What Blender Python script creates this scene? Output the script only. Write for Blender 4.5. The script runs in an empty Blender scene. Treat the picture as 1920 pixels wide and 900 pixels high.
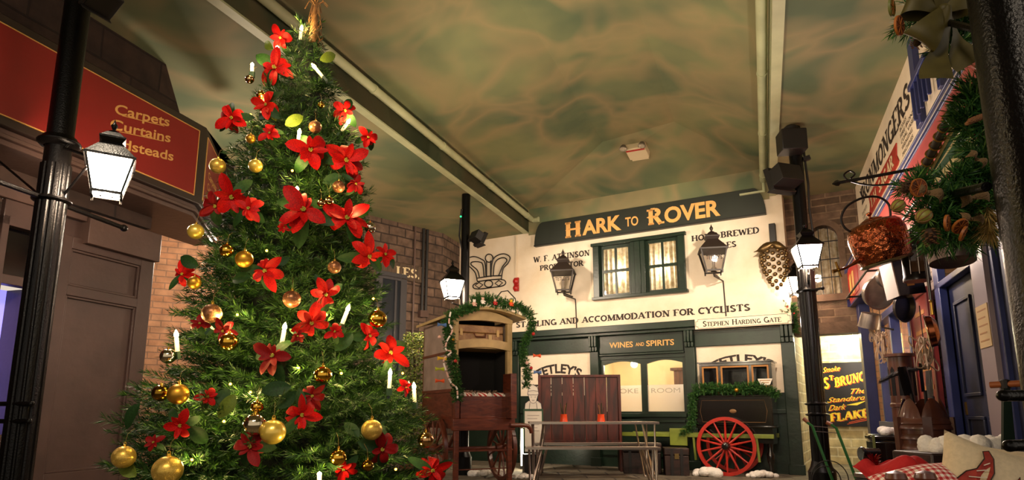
import bpy, bmesh, math, random
import numpy as np
from mathutils import Vector, Matrix
random.seed(7); rng = np.random.default_rng(7)
S = bpy.context.scene; COL = S.collection
# ---------------------------------------------------------------- camera
F, CX, CY, H = 1200., 960., 556., .88
PIT = math.atan(217/1200.)
cd = bpy.data.cameras.new('camera'); cam = bpy.data.objects.new('camera', cd); COL.objects.link(cam)
cam.location = (0, 0, H); cam.rotation_euler = (math.pi/2+PIT, 0, 0)
cd.sensor_width = 36; cd.lens = 36*F/1920; cd.shift_y = (CY-450)/1920; cd.clip_start = .02; cd.clip_end = 100
S.camera = cam
vs = S.view_settings
vs.view_transform = 'Standard'; vs.look = 'None'; vs.gamma = 1; vs.exposure = 0.42; vs.use_curve_mapping = False
# ---------------------------------------------------------------- world + lights
w = bpy.data.worlds.new('world'); S.world = w; w.use_nodes = True
w.node_tree.nodes['Background'].inputs[0].default_value = (1.0, .86, .70, 1)
w.node_tree.nodes['Background'].inputs[1].default_value = .58

def ray(px, py):
    xc = (px-CX)/F; yc = -(py-CY)/F
    return np.array([xc, math.cos(PIT)-yc*math.sin(PIT), math.sin(PIT)+yc*math.cos(PIT)])
CAM = np.array([0, 0, H])
def at_z(px, py, z): r = ray(px, py); return Vector(CAM+r*(z-H)/r[2])
def at_y(px, py, Y): r = ray(px, py); return Vector(CAM+r*Y/r[1])
class Frame:
    """a wall: local X to the right along it, -Y out of it towards the street, Z up"""
    def __init__(s, o, deg):
        s.o = np.array([o[0], o[1], 0.]); s.th = math.radians(deg); c, q = math.cos(s.th), math.sin(s.th)
        s.X = np.array([c, q, 0]); s.N = np.array([q, -c, 0])
    def px(s, px, py, out=0):
        r = ray(px, py); P = CAM+r*np.dot(s.o+s.N*out-CAM, s.N)/np.dot(r, s.N)
        return float(np.dot(P-s.o, s.X)), float(P[2])
    def w(s, x, out, z): return Vector(s.o+s.X*x+s.N*out+np.array([0, 0, z]))
FAC = Frame((4.112, 9.480), -29.6)      # the inn's front
RW = Frame((4.886, 8.482), -111.28)     # ironmonger's shop on the right
LW = Frame((-3.364, 5.681), 72.8)       # carpet shop on the left
BW = Frame((-1.289, 11.681), 45.0)      # dark stone wall behind the tree (X runs away from its left end)
STREET = Vector((.363, .932, 0)); SIDE = Vector((.932, -.363, 0))
def st(lat, along, z=0):                # street coordinates -> world
    return SIDE*lat+STREET*along+Vector((0, 0, z))

def lamp(name, loc, power, color=(1, .78, .5), r=.04, kind='POINT', target=None, **kw):
    l = bpy.data.lights.new(name, kind); l.energy = power; l.color = color
    if kind != 'AREA': l.shadow_soft_size = r
    for k, v in kw.items(): setattr(l, k, v)
    o = bpy.data.objects.new(name, l); COL.objects.link(o); o.location = loc
    if target is not None: o.rotation_euler = (Vector(target)-Vector(loc)).to_track_quat('-Z', 'Y').to_euler()
    return o
WARM = (1, .80, .60); WHITE = (1, .88, .74)
# flood lights: these sit in the flood lamp housings on the iron posts and aim at the inn and the tree
def flood_lamp(name, p, target, power, color, size, r=.07):
    p = Vector(p); d = (Vector(target)-p).normalized(); return lamp(name, p+d*.13, power, color, r, 'SPOT', target, spot_size=size, spot_blend=.8)
flood_lamp('flood_inn', at_y(1466, 337, 7.0), FAC.w(-2.6, 0, 2.0), 290, WARM, 2.0)
flood_lamp('flood_inn', at_y(898, 447, 9.3), FAC.w(-2.8, 0, 2.0), 150, WARM, 2.1)
flood_lamp('flood_tree', at_y(186, -4, 3.7), (-1, 3, 1.2), 60, (1, .82, .6), 1.5)
lamp('fill_behind', (-.1, -.3, 3.3), 125, (1, .82, .60), .12, 'SPOT', (-1.0, 3.2, 1.2), spot_size=1.25, spot_blend=.8)  # added fill on the tree from behind the camera, no fixture
lamp('ceiling_fill', st(-1.9, 4.6, 2.3), 230, (1, .82, .56), .3, 'SPOT', st(-1.75, 8.2, 5.0), spot_size=2.5, spot_blend=.95)  # added fill for the painted ceiling, hangs in mid-air without a fixture
lamp('brick_wall_fill', (-3.2, 7.3, 2.75), 75, (1, .82, .62), .1)  # bare point light added for the brick wall; a lantern there is only assumed
lamp('fill_behind', (-.9, -.6, 3.2), 150, (1, .82, .62), .3, 'SPOT', (1.0, 7.5, .8), spot_size=1.7, spot_blend=.9)  # second added fill, aimed down the street, no fixture either

# ---------------------------------------------------------------- materials
def hx(s):
    s = s.lstrip('#'); v = [int(s[i:i+2], 16)/255 for i in (0, 2, 4)]
    return tuple(c/12.92 if c <= .04045 else ((c+.055)/1.055)**2.4 for c in v)+(1,)
MATS = {}
def mat(name, col, rough=.6, metal=0., var=0., vscale=6., bump=0., bscale=40., emit=0., ecol=None, coat=0., alpha=1, col2=None, trans=0., detail=4):
    if name in MATS: return MATS[name]
    m = bpy.data.materials.new(name); m.use_nodes = True; nt = m.node_tree; N = nt.nodes; L = nt.links
    b = N['Principled BSDF']; c = hx(col) if isinstance(col, str) else col
    b.inputs['Base Color'].default_value = c; b.inputs['Roughness'].default_value = rough; b.inputs['Metallic'].default_value = metal
    b.inputs['Coat Weight'].default_value = coat; b.inputs['Transmission Weight'].default_value = trans
    if alpha < 1: b.inputs['Alpha'].default_value = alpha
    if emit: b.inputs['Emission Color'].default_value = hx(ecol) if ecol else c; b.inputs['Emission Strength'].default_value = emit
    if var or bump: tc = N.new('ShaderNodeTexCoord')
    if var:
        n = N.new('ShaderNodeTexNoise'); n.inputs['Scale'].default_value = vscale; n.inputs['Detail'].default_value = detail
        r = N.new('ShaderNodeValToRGB'); d = hx(col2) if col2 else tuple(x*(1-var) for x in c[:3])+(1,)
        r.color_ramp.elements[0].color = d; r.color_ramp.elements[1].color = c
        r.color_ramp.elements[0].position = .35; r.color_ramp.elements[1].position = .65
        L.new(tc.outputs['Object'], n.inputs['Vector']); L.new(n.outputs[0], r.inputs[0]); L.new(r.outputs[0], b.inputs['Base Color'])
    if bump:
        n = N.new('ShaderNodeTexNoise'); n.inputs['Scale'].default_value = bscale; n.inputs['Detail'].default_value = 3
        bp = N.new('ShaderNodeBump'); bp.inputs['Strength'].default_value = bump; bp.inputs['Distance'].default_value = .02
        L.new(tc.outputs['Object'], n.inputs['Vector']); L.new(n.outputs[0], bp.inputs['Height']); L.new(bp.outputs[0], b.inputs['Normal'])
    MATS[name] = m; return m
def brick_mat(name, c1, c2, mortar, bw, bh, mort=.012, rough=.85, noise=.5, bump=.6, vertical=True, offset=.5):
    """stone or brick courses, laid on the object's own X / Z (or X / Y for a floor)"""
    m = bpy.data.materials.new(name); m.use_nodes = True; nt = m.node_tree; N = nt.nodes; L = nt.links; b = N['Principled BSDF']
    tc = N.new('ShaderNodeTexCoord'); sp = N.new('ShaderNodeSeparateXYZ'); cb = N.new('ShaderNodeCombineXYZ')
    L.new(tc.outputs['Object'], sp.inputs[0]); L.new(sp.outputs['X'], cb.inputs['X']); L.new(sp.outputs['Z' if vertical else 'Y'], cb.inputs['Y'])
    n0 = N.new('ShaderNodeTexNoise'); n0.inputs['Scale'].default_value = 2.2
    mx0 = N.new('ShaderNodeVectorMath'); mx0.operation = 'MULTIPLY_ADD'; mx0.inputs[1].default_value = (.045, .03, 0)
    L.new(tc.outputs['Object'], n0.inputs['Vector']); L.new(n0.outputs['Color'], mx0.inputs[0]); L.new(cb.outputs[0], mx0.inputs[2])
    t = N.new('ShaderNodeTexBrick'); t.inputs['Scale'].default_value = 1; t.inputs['Brick Width'].default_value = bw; t.inputs['Row Height'].default_value = bh
    t.inputs['Mortar Size'].default_value = mort; t.inputs['Mortar Smooth'].default_value = .3; t.offset = offset
    t.inputs['Color1'].default_value = hx(c1); t.inputs['Color2'].default_value = hx(c2); t.inputs['Mortar'].default_value = hx(mortar)
    L.new(mx0.outputs[0], t.inputs['Vector'])
    n = N.new('ShaderNodeTexNoise'); n.inputs['Scale'].default_value = 7; n.inputs['Detail'].default_value = 6
    L.new(tc.outputs['Object'], n.inputs['Vector'])
    mr = N.new('ShaderNodeMapRange'); mr.inputs[1].default_value = .3; mr.inputs[2].default_value = .7; mr.inputs[3].default_value = 1-noise; mr.inputs[4].default_value = 1.15
    L.new(n.outputs[0], mr.inputs[0])
    mx = N.new('ShaderNodeMix'); mx.data_type = 'RGBA'; mx.blend_type = 'MULTIPLY'; mx.inputs[0].default_value = 1
    L.new(t.outputs['Color'], mx.inputs[6]); L.new(mr.outputs[0], mx.inputs[7]); L.new(mx.outputs[2], b.inputs['Base Color'])
    ad = N.new('ShaderNodeMath'); ad.operation = 'MULTIPLY_ADD'; ad.inputs[1].default_value = -1; L.new(t.outputs['Fac'], ad.inputs[0]); L.new(n.outputs[0], ad.inputs[2])
    bp = N.new('ShaderNodeBump'); bp.inputs['Strength'].default_value = bump; bp.inputs['Distance'].default_value = .02
    L.new(ad.outputs[0], bp.inputs['Height']); L.new(bp.outputs[0], b.inputs['Normal']); b.inputs['Roughness'].default_value = rough
    MATS[name] = m; return m
def wood_mat(name, c1, c2, rough=.5, scale=(14, 14, 1.2), coat=0., bump=.15):
    m = bpy.data.materials.new(name); m.use_nodes = True; nt = m.node_tree; N = nt.nodes; L = nt.links; b = N['Principled BSDF']
    tc = N.new('ShaderNodeTexCoord'); mp = N.new('ShaderNodeMapping'); mp.inputs['Scale'].default_value = scale
    n = N.new('ShaderNodeTexNoise'); n.inputs['Scale'].default_value = 1.6; n.inputs['Detail'].default_value = 6; n.inputs['Distortion'].default_value = 1.2
    r = N.new('ShaderNodeValToRGB'); r.color_ramp.elements[0].color = hx(c1); r.color_ramp.elements[1].color = hx(c2)
    r.color_ramp.elements[0].position = .36; r.color_ramp.elements[1].position = .66
    L.new(tc.outputs['Object'], mp.inputs[0]); L.new(mp.outputs[0], n.inputs['Vector']); L.new(n.outputs[0], r.inputs[0]); L.new(r.outputs[0], b.inputs['Base Color'])
    bp = N.new('ShaderNodeBump'); bp.inputs['Strength'].default_value = bump; bp.inputs['Distance'].default_value = .01
    L.new(n.outputs[0], bp.inputs['Height']); L.new(bp.outputs[0], b.inputs['Normal'])
    b.inputs['Roughness'].default_value = rough; b.inputs['Coat Weight'].default_value = coat
    MATS[name] = m; return m

# ---------------------------------------------------------------- mesh building
class MB:
    def __init__(s): s.v = []; s.f = []; s.mi = []; s.cur = 0
    def add(s, vs, fs):
        k = len(s.v); s.v += [tuple(v) for v in vs]; s.f += [tuple(i+k for i in f) for f in fs]; s.mi += [s.cur]*len(fs); return s
    def box(s, x0, x1, y0, y1, z0, z1):
        return s.add([(x0, y0, z0), (x1, y0, z0), (x1, y1, z0), (x0, y1, z0), (x0, y0, z1), (x1, y0, z1), (x1, y1, z1), (x0, y1, z1)],
                     [(0, 3, 2, 1), (4, 5, 6, 7), (0, 1, 5, 4), (1, 2, 6, 5), (2, 3, 7, 6), (3, 0, 4, 7)])
    def frustum(s, a, b, z0, z1, n=4, cx=0, cy=0, cap=True, rot=None):
        rot = math.pi/n if rot is None else rot; q = 1/math.cos(math.pi/n) if n == 4 else 1
        P = []
        for r, z in ((a, z0), (b, z1)):
            for i in range(n): t = rot+2*math.pi*i/n; P.append((cx+r*q*math.cos(t), cy+r*q*math.sin(t), z))
        f = [(i, (i+1) % n, n+(i+1) % n, n+i) for i in range(n)]
        if cap: f += [tuple(range(n))[::-1], tuple(range(n, 2*n))]
        return s.add(P, f)
    def lathe(s, prof, n=24, c=(0, 0, 0), cap=True, M=None):
        P = []; k = len(prof)
        for r, z in prof:
            for i in range(n): t = 2*math.pi*i/n; P.append((r*math.cos(t), r*math.sin(t), z))
        f = [(j*n+i, j*n+(i+1) % n, (j+1)*n+(i+1) % n, (j+1)*n+i) for j in range(k-1) for i in range(n)]
        if cap:
            if prof[0][0] > 1e-5: f.append(tuple(range(n))[::-1])
            if prof[-1][0] > 1e-5: f.append(tuple(range((k-1)*n, k*n)))
        if M is not None: P = [M @ Vector(p) for p in P]
        return s.add([(p[0]+c[0], p[1]+c[1], p[2]+c[2]) for p in P], f)
    def tube(s, pts, r, n=8, closed=False, cap=True):
        pts = [Vector(p) for p in pts]; k = len(pts); rs = r if isinstance(r, (list, tuple)) else [r]*k
        P = []; prev = None
        for i, p in enumerate(pts):
            if closed: d = pts[(i+1) % k]-pts[i-1]
            else: d = pts[min(i+1, k-1)]-pts[max(i-1, 0)]
            d = d.normalized() if d.length > 1e-9 else Vector((0, 0, 1))
            if prev is None:
                a = Vector((0, 0, 1)) if abs(d.z) < .9 else Vector((1, 0, 0)); prev = d.cross(a).normalized()
            prev = (prev-d*prev.dot(d)); prev = prev.normalized() if prev.length > 1e-6 else d.orthogonal().normalized()
            q = d.cross(prev)
            for j in range(n): t = 2*math.pi*j/n; P.append(p+(prev*math.cos(t)+q*math.sin(t))*rs[i])
        m = k if closed else k-1
        f = [(i*n+j, i*n+(j+1) % n, ((i+1) % k)*n+(j+1) % n, ((i+1) % k)*n+j) for i in range(m) for j in range(n)]
        if cap and not closed: f += [tuple(range(n))[::-1], tuple(range((k-1)*n, k*n))]
        return s.add(P, f)
    def bar(s, a, b, w, h=None):
        """square bar from a to b"""
        a, b = Vector(a), Vector(b); d = (b-a).normalized(); h = h or w
        u = d.cross(Vector((0, 0, 1))) if abs(d.z) < .95 else d.cross(Vector((0, 1, 0))); u.normalize(); v = u.cross(d)
        P = [p+u*i*w/2+v*j*h/2 for p in (a, b) for i, j in ((-1, -1), (1, -1), (1, 1), (-1, 1))]
        return s.add(P, [(0, 1, 2, 3), (7, 6, 5, 4), (0, 4, 5, 1), (1, 5, 6, 2), (2, 6, 7, 3), (3, 7, 4, 0)])
    def prism(s, poly, y0, y1, holes=None):
        """outline in X / Z pushed from y0 to y1"""
        n = len(poly); P = [(x, y0, z) for x, z in poly]+[(x, y1, z) for x, z in poly]
        return s.add(P, [tuple(range(n)), tuple(range(n, 2*n))[::-1]]+[(i, n+i, n+(i+1) % n, (i+1) % n) for i in range(n)])
    def prism_z(s, poly, z0, z1):
        n = len(poly); P = [(x, y, z0) for x, y in poly]+[(x, y, z1) for x, y in poly]
        return s.add(P, [tuple(range(n))[::-1], tuple(range(n, 2*n))]+[(i, (i+1) % n, n+(i+1) % n, n+i) for i in range(n)])
    def ball(s, c, r, n=16, k=10, sq=(1, 1, 1)):
        P = [(c[0], c[1], c[2]-r*sq[2])]
        for j in range(1, k):
            a = -math.pi/2+math.pi*j/k
            for i in range(n): t = 2*math.pi*i/n; P.append((c[0]+r*sq[0]*math.cos(a)*math.cos(t), c[1]+r*sq[1]*math.cos(a)*math.sin(t), c[2]+r*sq[2]*math.sin(a)))
        P.append((c[0], c[1], c[2]+r*sq[2])); e = len(P)-1
        f = [(0, 1+(i+1) % n, 1+i) for i in range(n)]
        f += [(1+j*n+i, 1+j*n+(i+1) % n, 1+(j+1)*n+(i+1) % n, 1+(j+1)*n+i) for j in range(k-2) for i in range(n)]
        f += [(e, 1+(k-2)*n+i, 1+(k-2)*n+(i+1) % n) for i in range(n)]
        return s.add(P, f)
    def grid(s, fn, nu, nv):
        P = [fn(i/nu, j/nv) for i in range(nu+1) for j in range(nv+1)]
        return s.add(P, [(i*(nv+1)+j, (i+1)*(nv+1)+j, (i+1)*(nv+1)+j+1, i*(nv+1)+j+1) for i in range(nu) for j in range(nv)])
    def move(s, M):
        s.v = [tuple(M @ Vector(v)) for v in s.v]; return s
    def mesh(s, name, mats, smooth=35):
        me = bpy.data.meshes.new(name); me.from_pydata(s.v, [], s.f)
        for m in (mats if isinstance(mats, (list, tuple)) else [mats]): me.materials.append(m)
        if max(s.mi, default=0): me.polygons.foreach_set('material_index', s.mi)
        me.update()
        if smooth:
            me.polygons.foreach_set('use_smooth', [True]*len(me.polygons)); me.set_sharp_from_angle(angle=math.radians(smooth))
        return me
    def build(s, name, mats, parent=None, smooth=35, bevel=0, loc=(0, 0, 0), rot=(0, 0, 0), fix=True):
        me = s.mesh(name, mats, smooth)
        if fix:
            bm = bmesh.new(); bm.from_mesh(me); bmesh.ops.recalc_face_normals(bm, faces=bm.faces); bm.to_mesh(me); bm.free()
        return link(name, me, parent, loc, rot, bevel)
def link(name, me, parent=None, loc=(0, 0, 0), rot=(0, 0, 0), bevel=0):
    o = bpy.data.objects.new(name, me); COL.objects.link(o); o.parent = parent; o.location = loc; o.rotation_euler = rot
    if bevel:
        b = o.modifiers.new('bevel', 'BEVEL'); b.width = bevel; b.segments = 2; b.limit_method = 'ANGLE'; b.angle_limit = math.radians(40)
    return o
def tag(o, label, cat, group=None):
    o['label'] = label; o['category'] = cat
    if group: o['group'] = group
    return o
def thing(name, label, cat, loc=(0, 0, 0), rz=0, group=None, rot=None):
    o = bpy.data.objects.new(name, None); COL.objects.link(o); o.location = loc; o.rotation_euler = rot or (0, 0, rz); o.empty_display_size = .1
    return tag(o, label, cat, group)
def on(fr, name, label, cat, x, out, z, group=None, drz=0):
    return thing(name, label, cat, fr.w(x, out, z), fr.th+drz, group)
def struct(mb, name, m, fr=None, smooth=35, parent=None, bevel=0):
    o = mb.build(name, m, parent, smooth, bevel)
    if fr and not parent: o.location = fr.o; o.rotation_euler = (0, 0, fr.th)
    if not parent: o['kind'] = 'structure'
    return o
def copy_tree(o, parent=None):
    c = o.copy(); COL.objects.link(c); c.parent = parent
    for ch in [x for x in COL.objects if x.parent == o]: copy_tree(ch, c)
    return c
# ---------------------------------------------------------------- lettering
# slab-serif capitals drawn as strokes: k thick, n thin, a = arc (cx cy rx ry from to, thick), then the places that carry a serif
GL = {
 'A': (.86, 'n.1,0 .43,1;k.43,1 .76,0;n.22,.34 .62,.34', '.1,0 .76,0'), 'B': (.76, 'k.16,0 .16,1;n.16,1 .4,1;n.16,.53 .42,.53;n.16,0 .42,0;a.4,.765,.2,.235,-90,90;a.42,.265,.24,.265,-90,90', '.1,0 .1,1'),
 'C': (.8, 'a.45,.5,.36,.5,50,310;n.7,.78 .7,.98', ''), 'D': (.86, 'k.16,0 .16,1;n.16,1 .4,1;n.16,0 .4,0;a.4,.5,.36,.5,-90,90', '.1,0 .1,1'),
 'E': (.7, 'k.16,0 .16,1;n.16,1 .6,1;n.16,.52 .48,.52;n.16,0 .62,0;n.6,.8 .6,1;n.62,0 .62,.22', '.1,0 .1,1'), 'F': (.66, 'k.16,0 .16,1;n.16,1 .58,1;n.16,.52 .46,.52;n.58,.8 .58,1', '.16,0 .1,1'),
 'G': (.86, 'a.45,.5,.36,.5,50,320;k.74,0 .74,.4;n.5,.4 .84,.4', ''), 'H': (.9, 'k.18,0 .18,1;k.72,0 .72,1;n.18,.52 .72,.52', '.18,0 .18,1 .72,0 .72,1'),
 'I': (.4, 'k.2,0 .2,1', '.2,0 .2,1'), 'K': (.86, 'k.18,0 .18,1;n.2,.42 .66,1;k.36,.6 .72,0', '.18,0 .18,1 .72,0 .66,1'),
 'L': (.66, 'k.16,0 .16,1;n.16,0 .6,0;n.6,0 .6,.24', '.1,0 .16,1'), 'M': (1.06, 'n.16,0 .18,1;k.18,1 .53,.05;n.53,.05 .88,1;k.88,1 .9,0', '.16,0 .14,1 .92,1 .9,0'),
 'N': (.9, 'n.18,0 .18,1;k.18,1 .74,0;n.74,0 .74,1', '.18,0 .12,1 .74,1'), 'O': (.88, 'a.44,.5,.36,.5,0,360', ''), 'P': (.74, 'k.16,0 .16,1;n.16,1 .4,1;n.16,.46 .4,.46;a.4,.73,.24,.27,-90,90', '.16,0 .1,1'),
 'R': (.84, 'k.16,0 .16,1;n.16,1 .4,1;n.16,.5 .4,.5;a.4,.75,.24,.25,-90,90;k.4,.5 .7,0', '.16,0 .1,1 .74,0'), 'S': (.7, 'a.36,.75,.24,.25,20,270;a.34,.25,.27,.25,-160,90', ''),
 'T': (.78, 'k.39,0 .39,1;n.08,1 .7,1;n.08,.78 .08,1;n.7,.78 .7,1', '.39,0'), 'U': (.86, 'k.18,.3 .18,1;a.43,.3,.25,.3,180,360;n.68,.3 .68,1', '.18,1 .68,1'), 'V': (.84, 'k.1,1 .42,0;n.42,0 .74,1', '.1,1 .74,1'), 'W': (1.1, 'k.1,1 .34,0;n.34,0 .55,.9;k.55,.9 .78,0;n.78,0 1.0,1', '.1,1 1.0,1'),
 'X': (.8, 'k.12,1 .68,0;n.12,0 .68,1', '.12,1 .68,0 .12,0 .68,1'), 'Y': (.8, 'k.1,1 .4,.48;n.4,.48 .7,1;k.4,0 .4,.48', '.1,1 .7,1 .4,0'), '.': (.3, 'k.1,.06 .2,.06', ''), "'": (.26, 'k.13,1 .1,.74', ''), ' ': (.42, '', ''), '1': (.5, 'k.27,0 .27,1;n.27,1 .1,.84', '.27,0')}
def glyph_serif(ch, wt=.2, tn=.11, sf=.32):
    w, strokes, ser = GL[ch]; V = []; Fs = []
    def stroke(pts, w):
        pts = [Vector((x, y, 0)) for x, y in pts]; k = len(V)
        for i, p in enumerate(pts):
            d = (pts[min(i+1, len(pts)-1)]-pts[max(i-1, 0)]).normalized(); n = Vector((-d.y, d.x, 0))*w/2
            V.extend([p+n, p-n])
        Fs.extend([(k+2*i, k+2*i+1, k+2*i+3, k+2*i+2) for i in range(len(pts)-1)])
    for st_ in [s for s in strokes.split(';') if s]:
        if st_[0] == 'a':
            cx, cy, rx, ry, a0, a1 = map(float, st_[1:].split(',')); n = 14
            o = wt/2
            stroke([(cx+(rx-o*.3)*math.cos(math.radians(a0+(a1-a0)*i/n)), cy+(ry-o*.6)*math.sin(math.radians(a0+(a1-a0)*i/n))) for i in range(n+1)], wt*.92)
        else: stroke([tuple(map(float, p.split(','))) for p in st_[1:].split()], wt if st_[0] == 'k' else tn)
    for p in ser.split():
        x, y = map(float, p.split(',')); h = tn; yy = h/2 if y < .5 else 1-h/2
        stroke([(x-sf/2, yy), (x+sf/2, yy)], h)
    return w, V, Fs
_fc = {}
def glyph_sans(t, bold=0., italic=0.):
    k = (t, bold, italic)
    if k not in _fc:
        c = bpy.data.curves.new('t', 'FONT'); c.body = t; c.size = 1; c.offset = bold; c.shear = italic; c.resolution_u = 4
        o = bpy.data.objects.new('t', c); me = bpy.data.meshes.new_from_object(o)
        _fc[k] = ([v.co.copy() for v in me.vertices], [tuple(p.vertices) for p in me.polygons])
        bpy.data.objects.remove(o); bpy.data.curves.remove(c); bpy.data.meshes.remove(me)
    return _fc[k]
def lettering(text, x0, x1, z0, z1, m, parent, y=-.004, font='sans', bold=.02, italic=0., arc=0., rise=0., name='lettering', cap=True, size_caps=None, wt=.23):
    """text fitted into x0..x1, z0..z1 on the plane y of its parent; arc bends it, rise lifts its end"""
    V = []; Fs = []
    if font == 'serif':
        x = 0
        for i, ch in enumerate(text):
            sc = 1
            if size_caps and ch != ' ' and not (i == 0 or text[i-1] == ' '): sc = size_caps
            w, v, f = glyph_serif(ch, wt, wt*.5); k = len(V); V += [Vector((x+p.x*sc, p.y*sc, 0)) for p in v]; Fs += [tuple(a+k for a in q) for q in f]; x += w*sc
    else:
        v, f = glyph_sans(text, bold, italic); V = [p.copy() for p in v]; Fs = list(f)
    xs = [p.x for p in V]; ys = [p.y for p in V]
    if font == 'serif' or not cap: lo, hi = min(ys), max(ys)
    else: lo, hi = 0, .73
    a, b = min(xs), max(xs); out = []
    for p in V:
        u = (p.x-a)/(b-a); X = x0+u*(x1-x0); Z = z0+(p.y-lo)/(hi-lo)*(z1-z0)
        if arc:
            W = x1-x0; R = W/(2*math.sin(arc)) if arc else 1; t = (u-.5)*2*arc; r = R+(Z-z0); X = (x0+x1)/2+r*math.sin(t); Z = z0+r*math.cos(t)-R
        out.append((X, Z+rise*u))
    mb = MB(); n = len(out); mb.add([(X, y, Z) for X, Z in out], Fs)
    o = mb.build(name, m, parent, smooth=0, fix=False); return o
# ================================================================ the setting
M_stone = brick_mat('dark_stone', '#5d4a3e', '#7a6353', '#3d3029', .34, .165, .014, noise=.55)
M_stone2 = brick_mat('coursed_stone', '#54402f', '#7d6350', '#8a7059', .40, .115, .012, noise=.5)
M_block = brick_mat('block_stone', '#3a2a22', '#4a372d', '#2a1e18', .62, .3, .012, noise=.5, bump=.35)  # larger, darker blocks with little mortar contrast
M_brick = brick_mat('salmon_brick', '#c48c68', '#d09c78', '#a58068', .235, .083, .008, noise=.3)
M_alc = brick_mat('pale_brick', '#b9a67c', '#cdbd92', '#d8cba6', .42, .15, .016, noise=.4)
M_flag = brick_mat('flagstones', '#6d6353', '#7d7260', '#45403a', .7, .45, .015, vertical=False, noise=.4)
M_rbrick = brick_mat('shop_brick', '#a5744c', '#bb8a5d', '#90714f', .235, .085, .008, noise=.3)
M_white_brick = brick_mat('whitewashed_brick', '#b8a69a', '#a89488', '#8a786e', .235, .085, .008, noise=.3)
def plaster(name, base, dirt, amt=.35):
    m = bpy.data.materials.new(name); m.use_nodes = True; nt = m.node_tree; N = nt.nodes; L = nt.links; b = N['Principled BSDF']
    tc = N.new('ShaderNodeTexCoord'); n = N.new('ShaderNodeTexNoise'); n.inputs['Scale'].default_value = 1.3; n.inputs['Detail'].default_value = 7; n.inputs['Roughness'].default_value = .6
    r = N.new('ShaderNodeValToRGB'); r.color_ramp.elements[0].color = hx(dirt); r.color_ramp.elements[1].color = hx(base); r.color_ramp.elements[0].position = .5-amt; r.color_ramp.elements[1].position = .58
    L.new(tc.outputs['Object'], n.inputs['Vector']); L.new(n.outputs[0], r.inputs[0]); L.new(r.outputs[0], b.inputs['Base Color'])
    n2 = N.new('ShaderNodeTexNoise'); n2.inputs['Scale'].default_value = 30; bp = N.new('ShaderNodeBump'); bp.inputs['Strength'].default_value = .12; bp.inputs['Distance'].default_value = .02
    L.new(tc.outputs['Object'], n2.inputs['Vector']); L.new(n2.outputs[0], bp.inputs['Height']); L.new(bp.outputs[0], b.inputs['Normal']); b.inputs['Roughness'].default_value = .8
    MATS[name] = m; return m
M_cream = plaster('cream_render', '#e9dac4', '#d2bb98')
M_creamR = plaster('cream_board', '#e6d6bd', '#cfb998')
def sky_paint():
    m = bpy.data.materials.new('painted_sky'); m.use_nodes = True; nt = m.node_tree; N = nt.nodes; L = nt.links; b = N['Principled BSDF']; b.inputs['Roughness'].default_value = .75
    tc = N.new('ShaderNodeTexCoord')
    n1 = N.new('ShaderNodeTexNoise'); n1.inputs['Scale'].default_value = .9; n1.inputs['Detail'].default_value = 3; n1.inputs['Distortion'].default_value = .3
    n2 = N.new('ShaderNodeTexNoise'); n2.inputs['Scale'].default_value = 1.0; n2.inputs['Detail'].default_value = 2; n2.inputs['Distortion'].default_value = .5
    r1 = N.new('ShaderNodeValToRGB'); e = r1.color_ramp.elements
    e[0].color = hx('#55644a'); e[0].position = .34; e[1].color = hx('#7f825a'); e[1].position = .68
    r2 = N.new('ShaderNodeValToRGB'); e = r2.color_ramp.elements; e[0].position = .40; e[0].color = (0, 0, 0, 1); e[1].position = .66; e[1].color = (0, 0, 0, 1)
    q = e.new(.52); q.color = (.5, .5, .5, 1)
    mp = N.new('ShaderNodeMapping'); mp.inputs['Location'].default_value = (3.1, 1.7, 0)
    L.new(tc.outputs['Object'], n1.inputs['Vector']); L.new(tc.outputs['Object'], mp.inputs[0]); L.new(mp.outputs[0], n2.inputs['Vector'])
    L.new(n1.outputs[0], r1.inputs[0]); L.new(n2.outputs[0], r2.inputs[0])
    mx = N.new('ShaderNodeMix'); mx.data_type = 'RGBA'; L.new(r2.outputs[0], mx.inputs[0]); L.new(r1.outputs[0], mx.inputs[6]); mx.inputs[7].default_value = hx('#a58c66')
    L.new(mx.outputs[2], b.inputs['Base Color']); MATS['painted_sky'] = m; return m
M_sky = sky_paint()
M_trim = mat('pale_green_paint', '#b9bc94', .5, var=.2, vscale=3)
M_green = mat('bottle_green_paint', '#192c1f', .36, var=.35, vscale=5, bump=.1, bscale=25)
M_green2 = mat('green_paint_light', '#31543a', .35, var=.3, vscale=4)
M_signgreen = mat('sign_green', '#2a2f28', .45, var=.2, vscale=2)
M_brown = mat('dark_brown_paint', '#4d3933', .42, var=.3, vscale=3, bump=.12, bscale=14)
M_black = mat('gloss_black_iron', '#060505', .28, bump=.14, bscale=110)
M_black.node_tree.nodes['Principled BSDF'].inputs['Specular IOR Level'].default_value = .2
M_blackm = mat('matt_black_metal', '#141110', .5)
M_blue = mat('royal_blue_paint', '#2b3468', .35, var=.25, vscale=4)
M_dblue = mat('dark_blue_paint', '#0f1738', .5, var=.3, vscale=4)
M_ink = mat('dark_brown_lettering', '#2b2019', .7)
M_gold = mat('gold_lettering', '#e0a95c', .5, var=.15)
M_int = mat('room_cream', '#e8d3a4', .8, var=.2, vscale=2)
M_glass = mat('window_glass', '#ffffff', .03, trans=1.0)
M_frost = mat('frosted_glass', '#f4f0ea', .55, trans=.75)

# floor
b = MB(); b.box(-9, 9, -3, 16, -.2, 0); struct(b, 'floor', M_flag)
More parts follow.
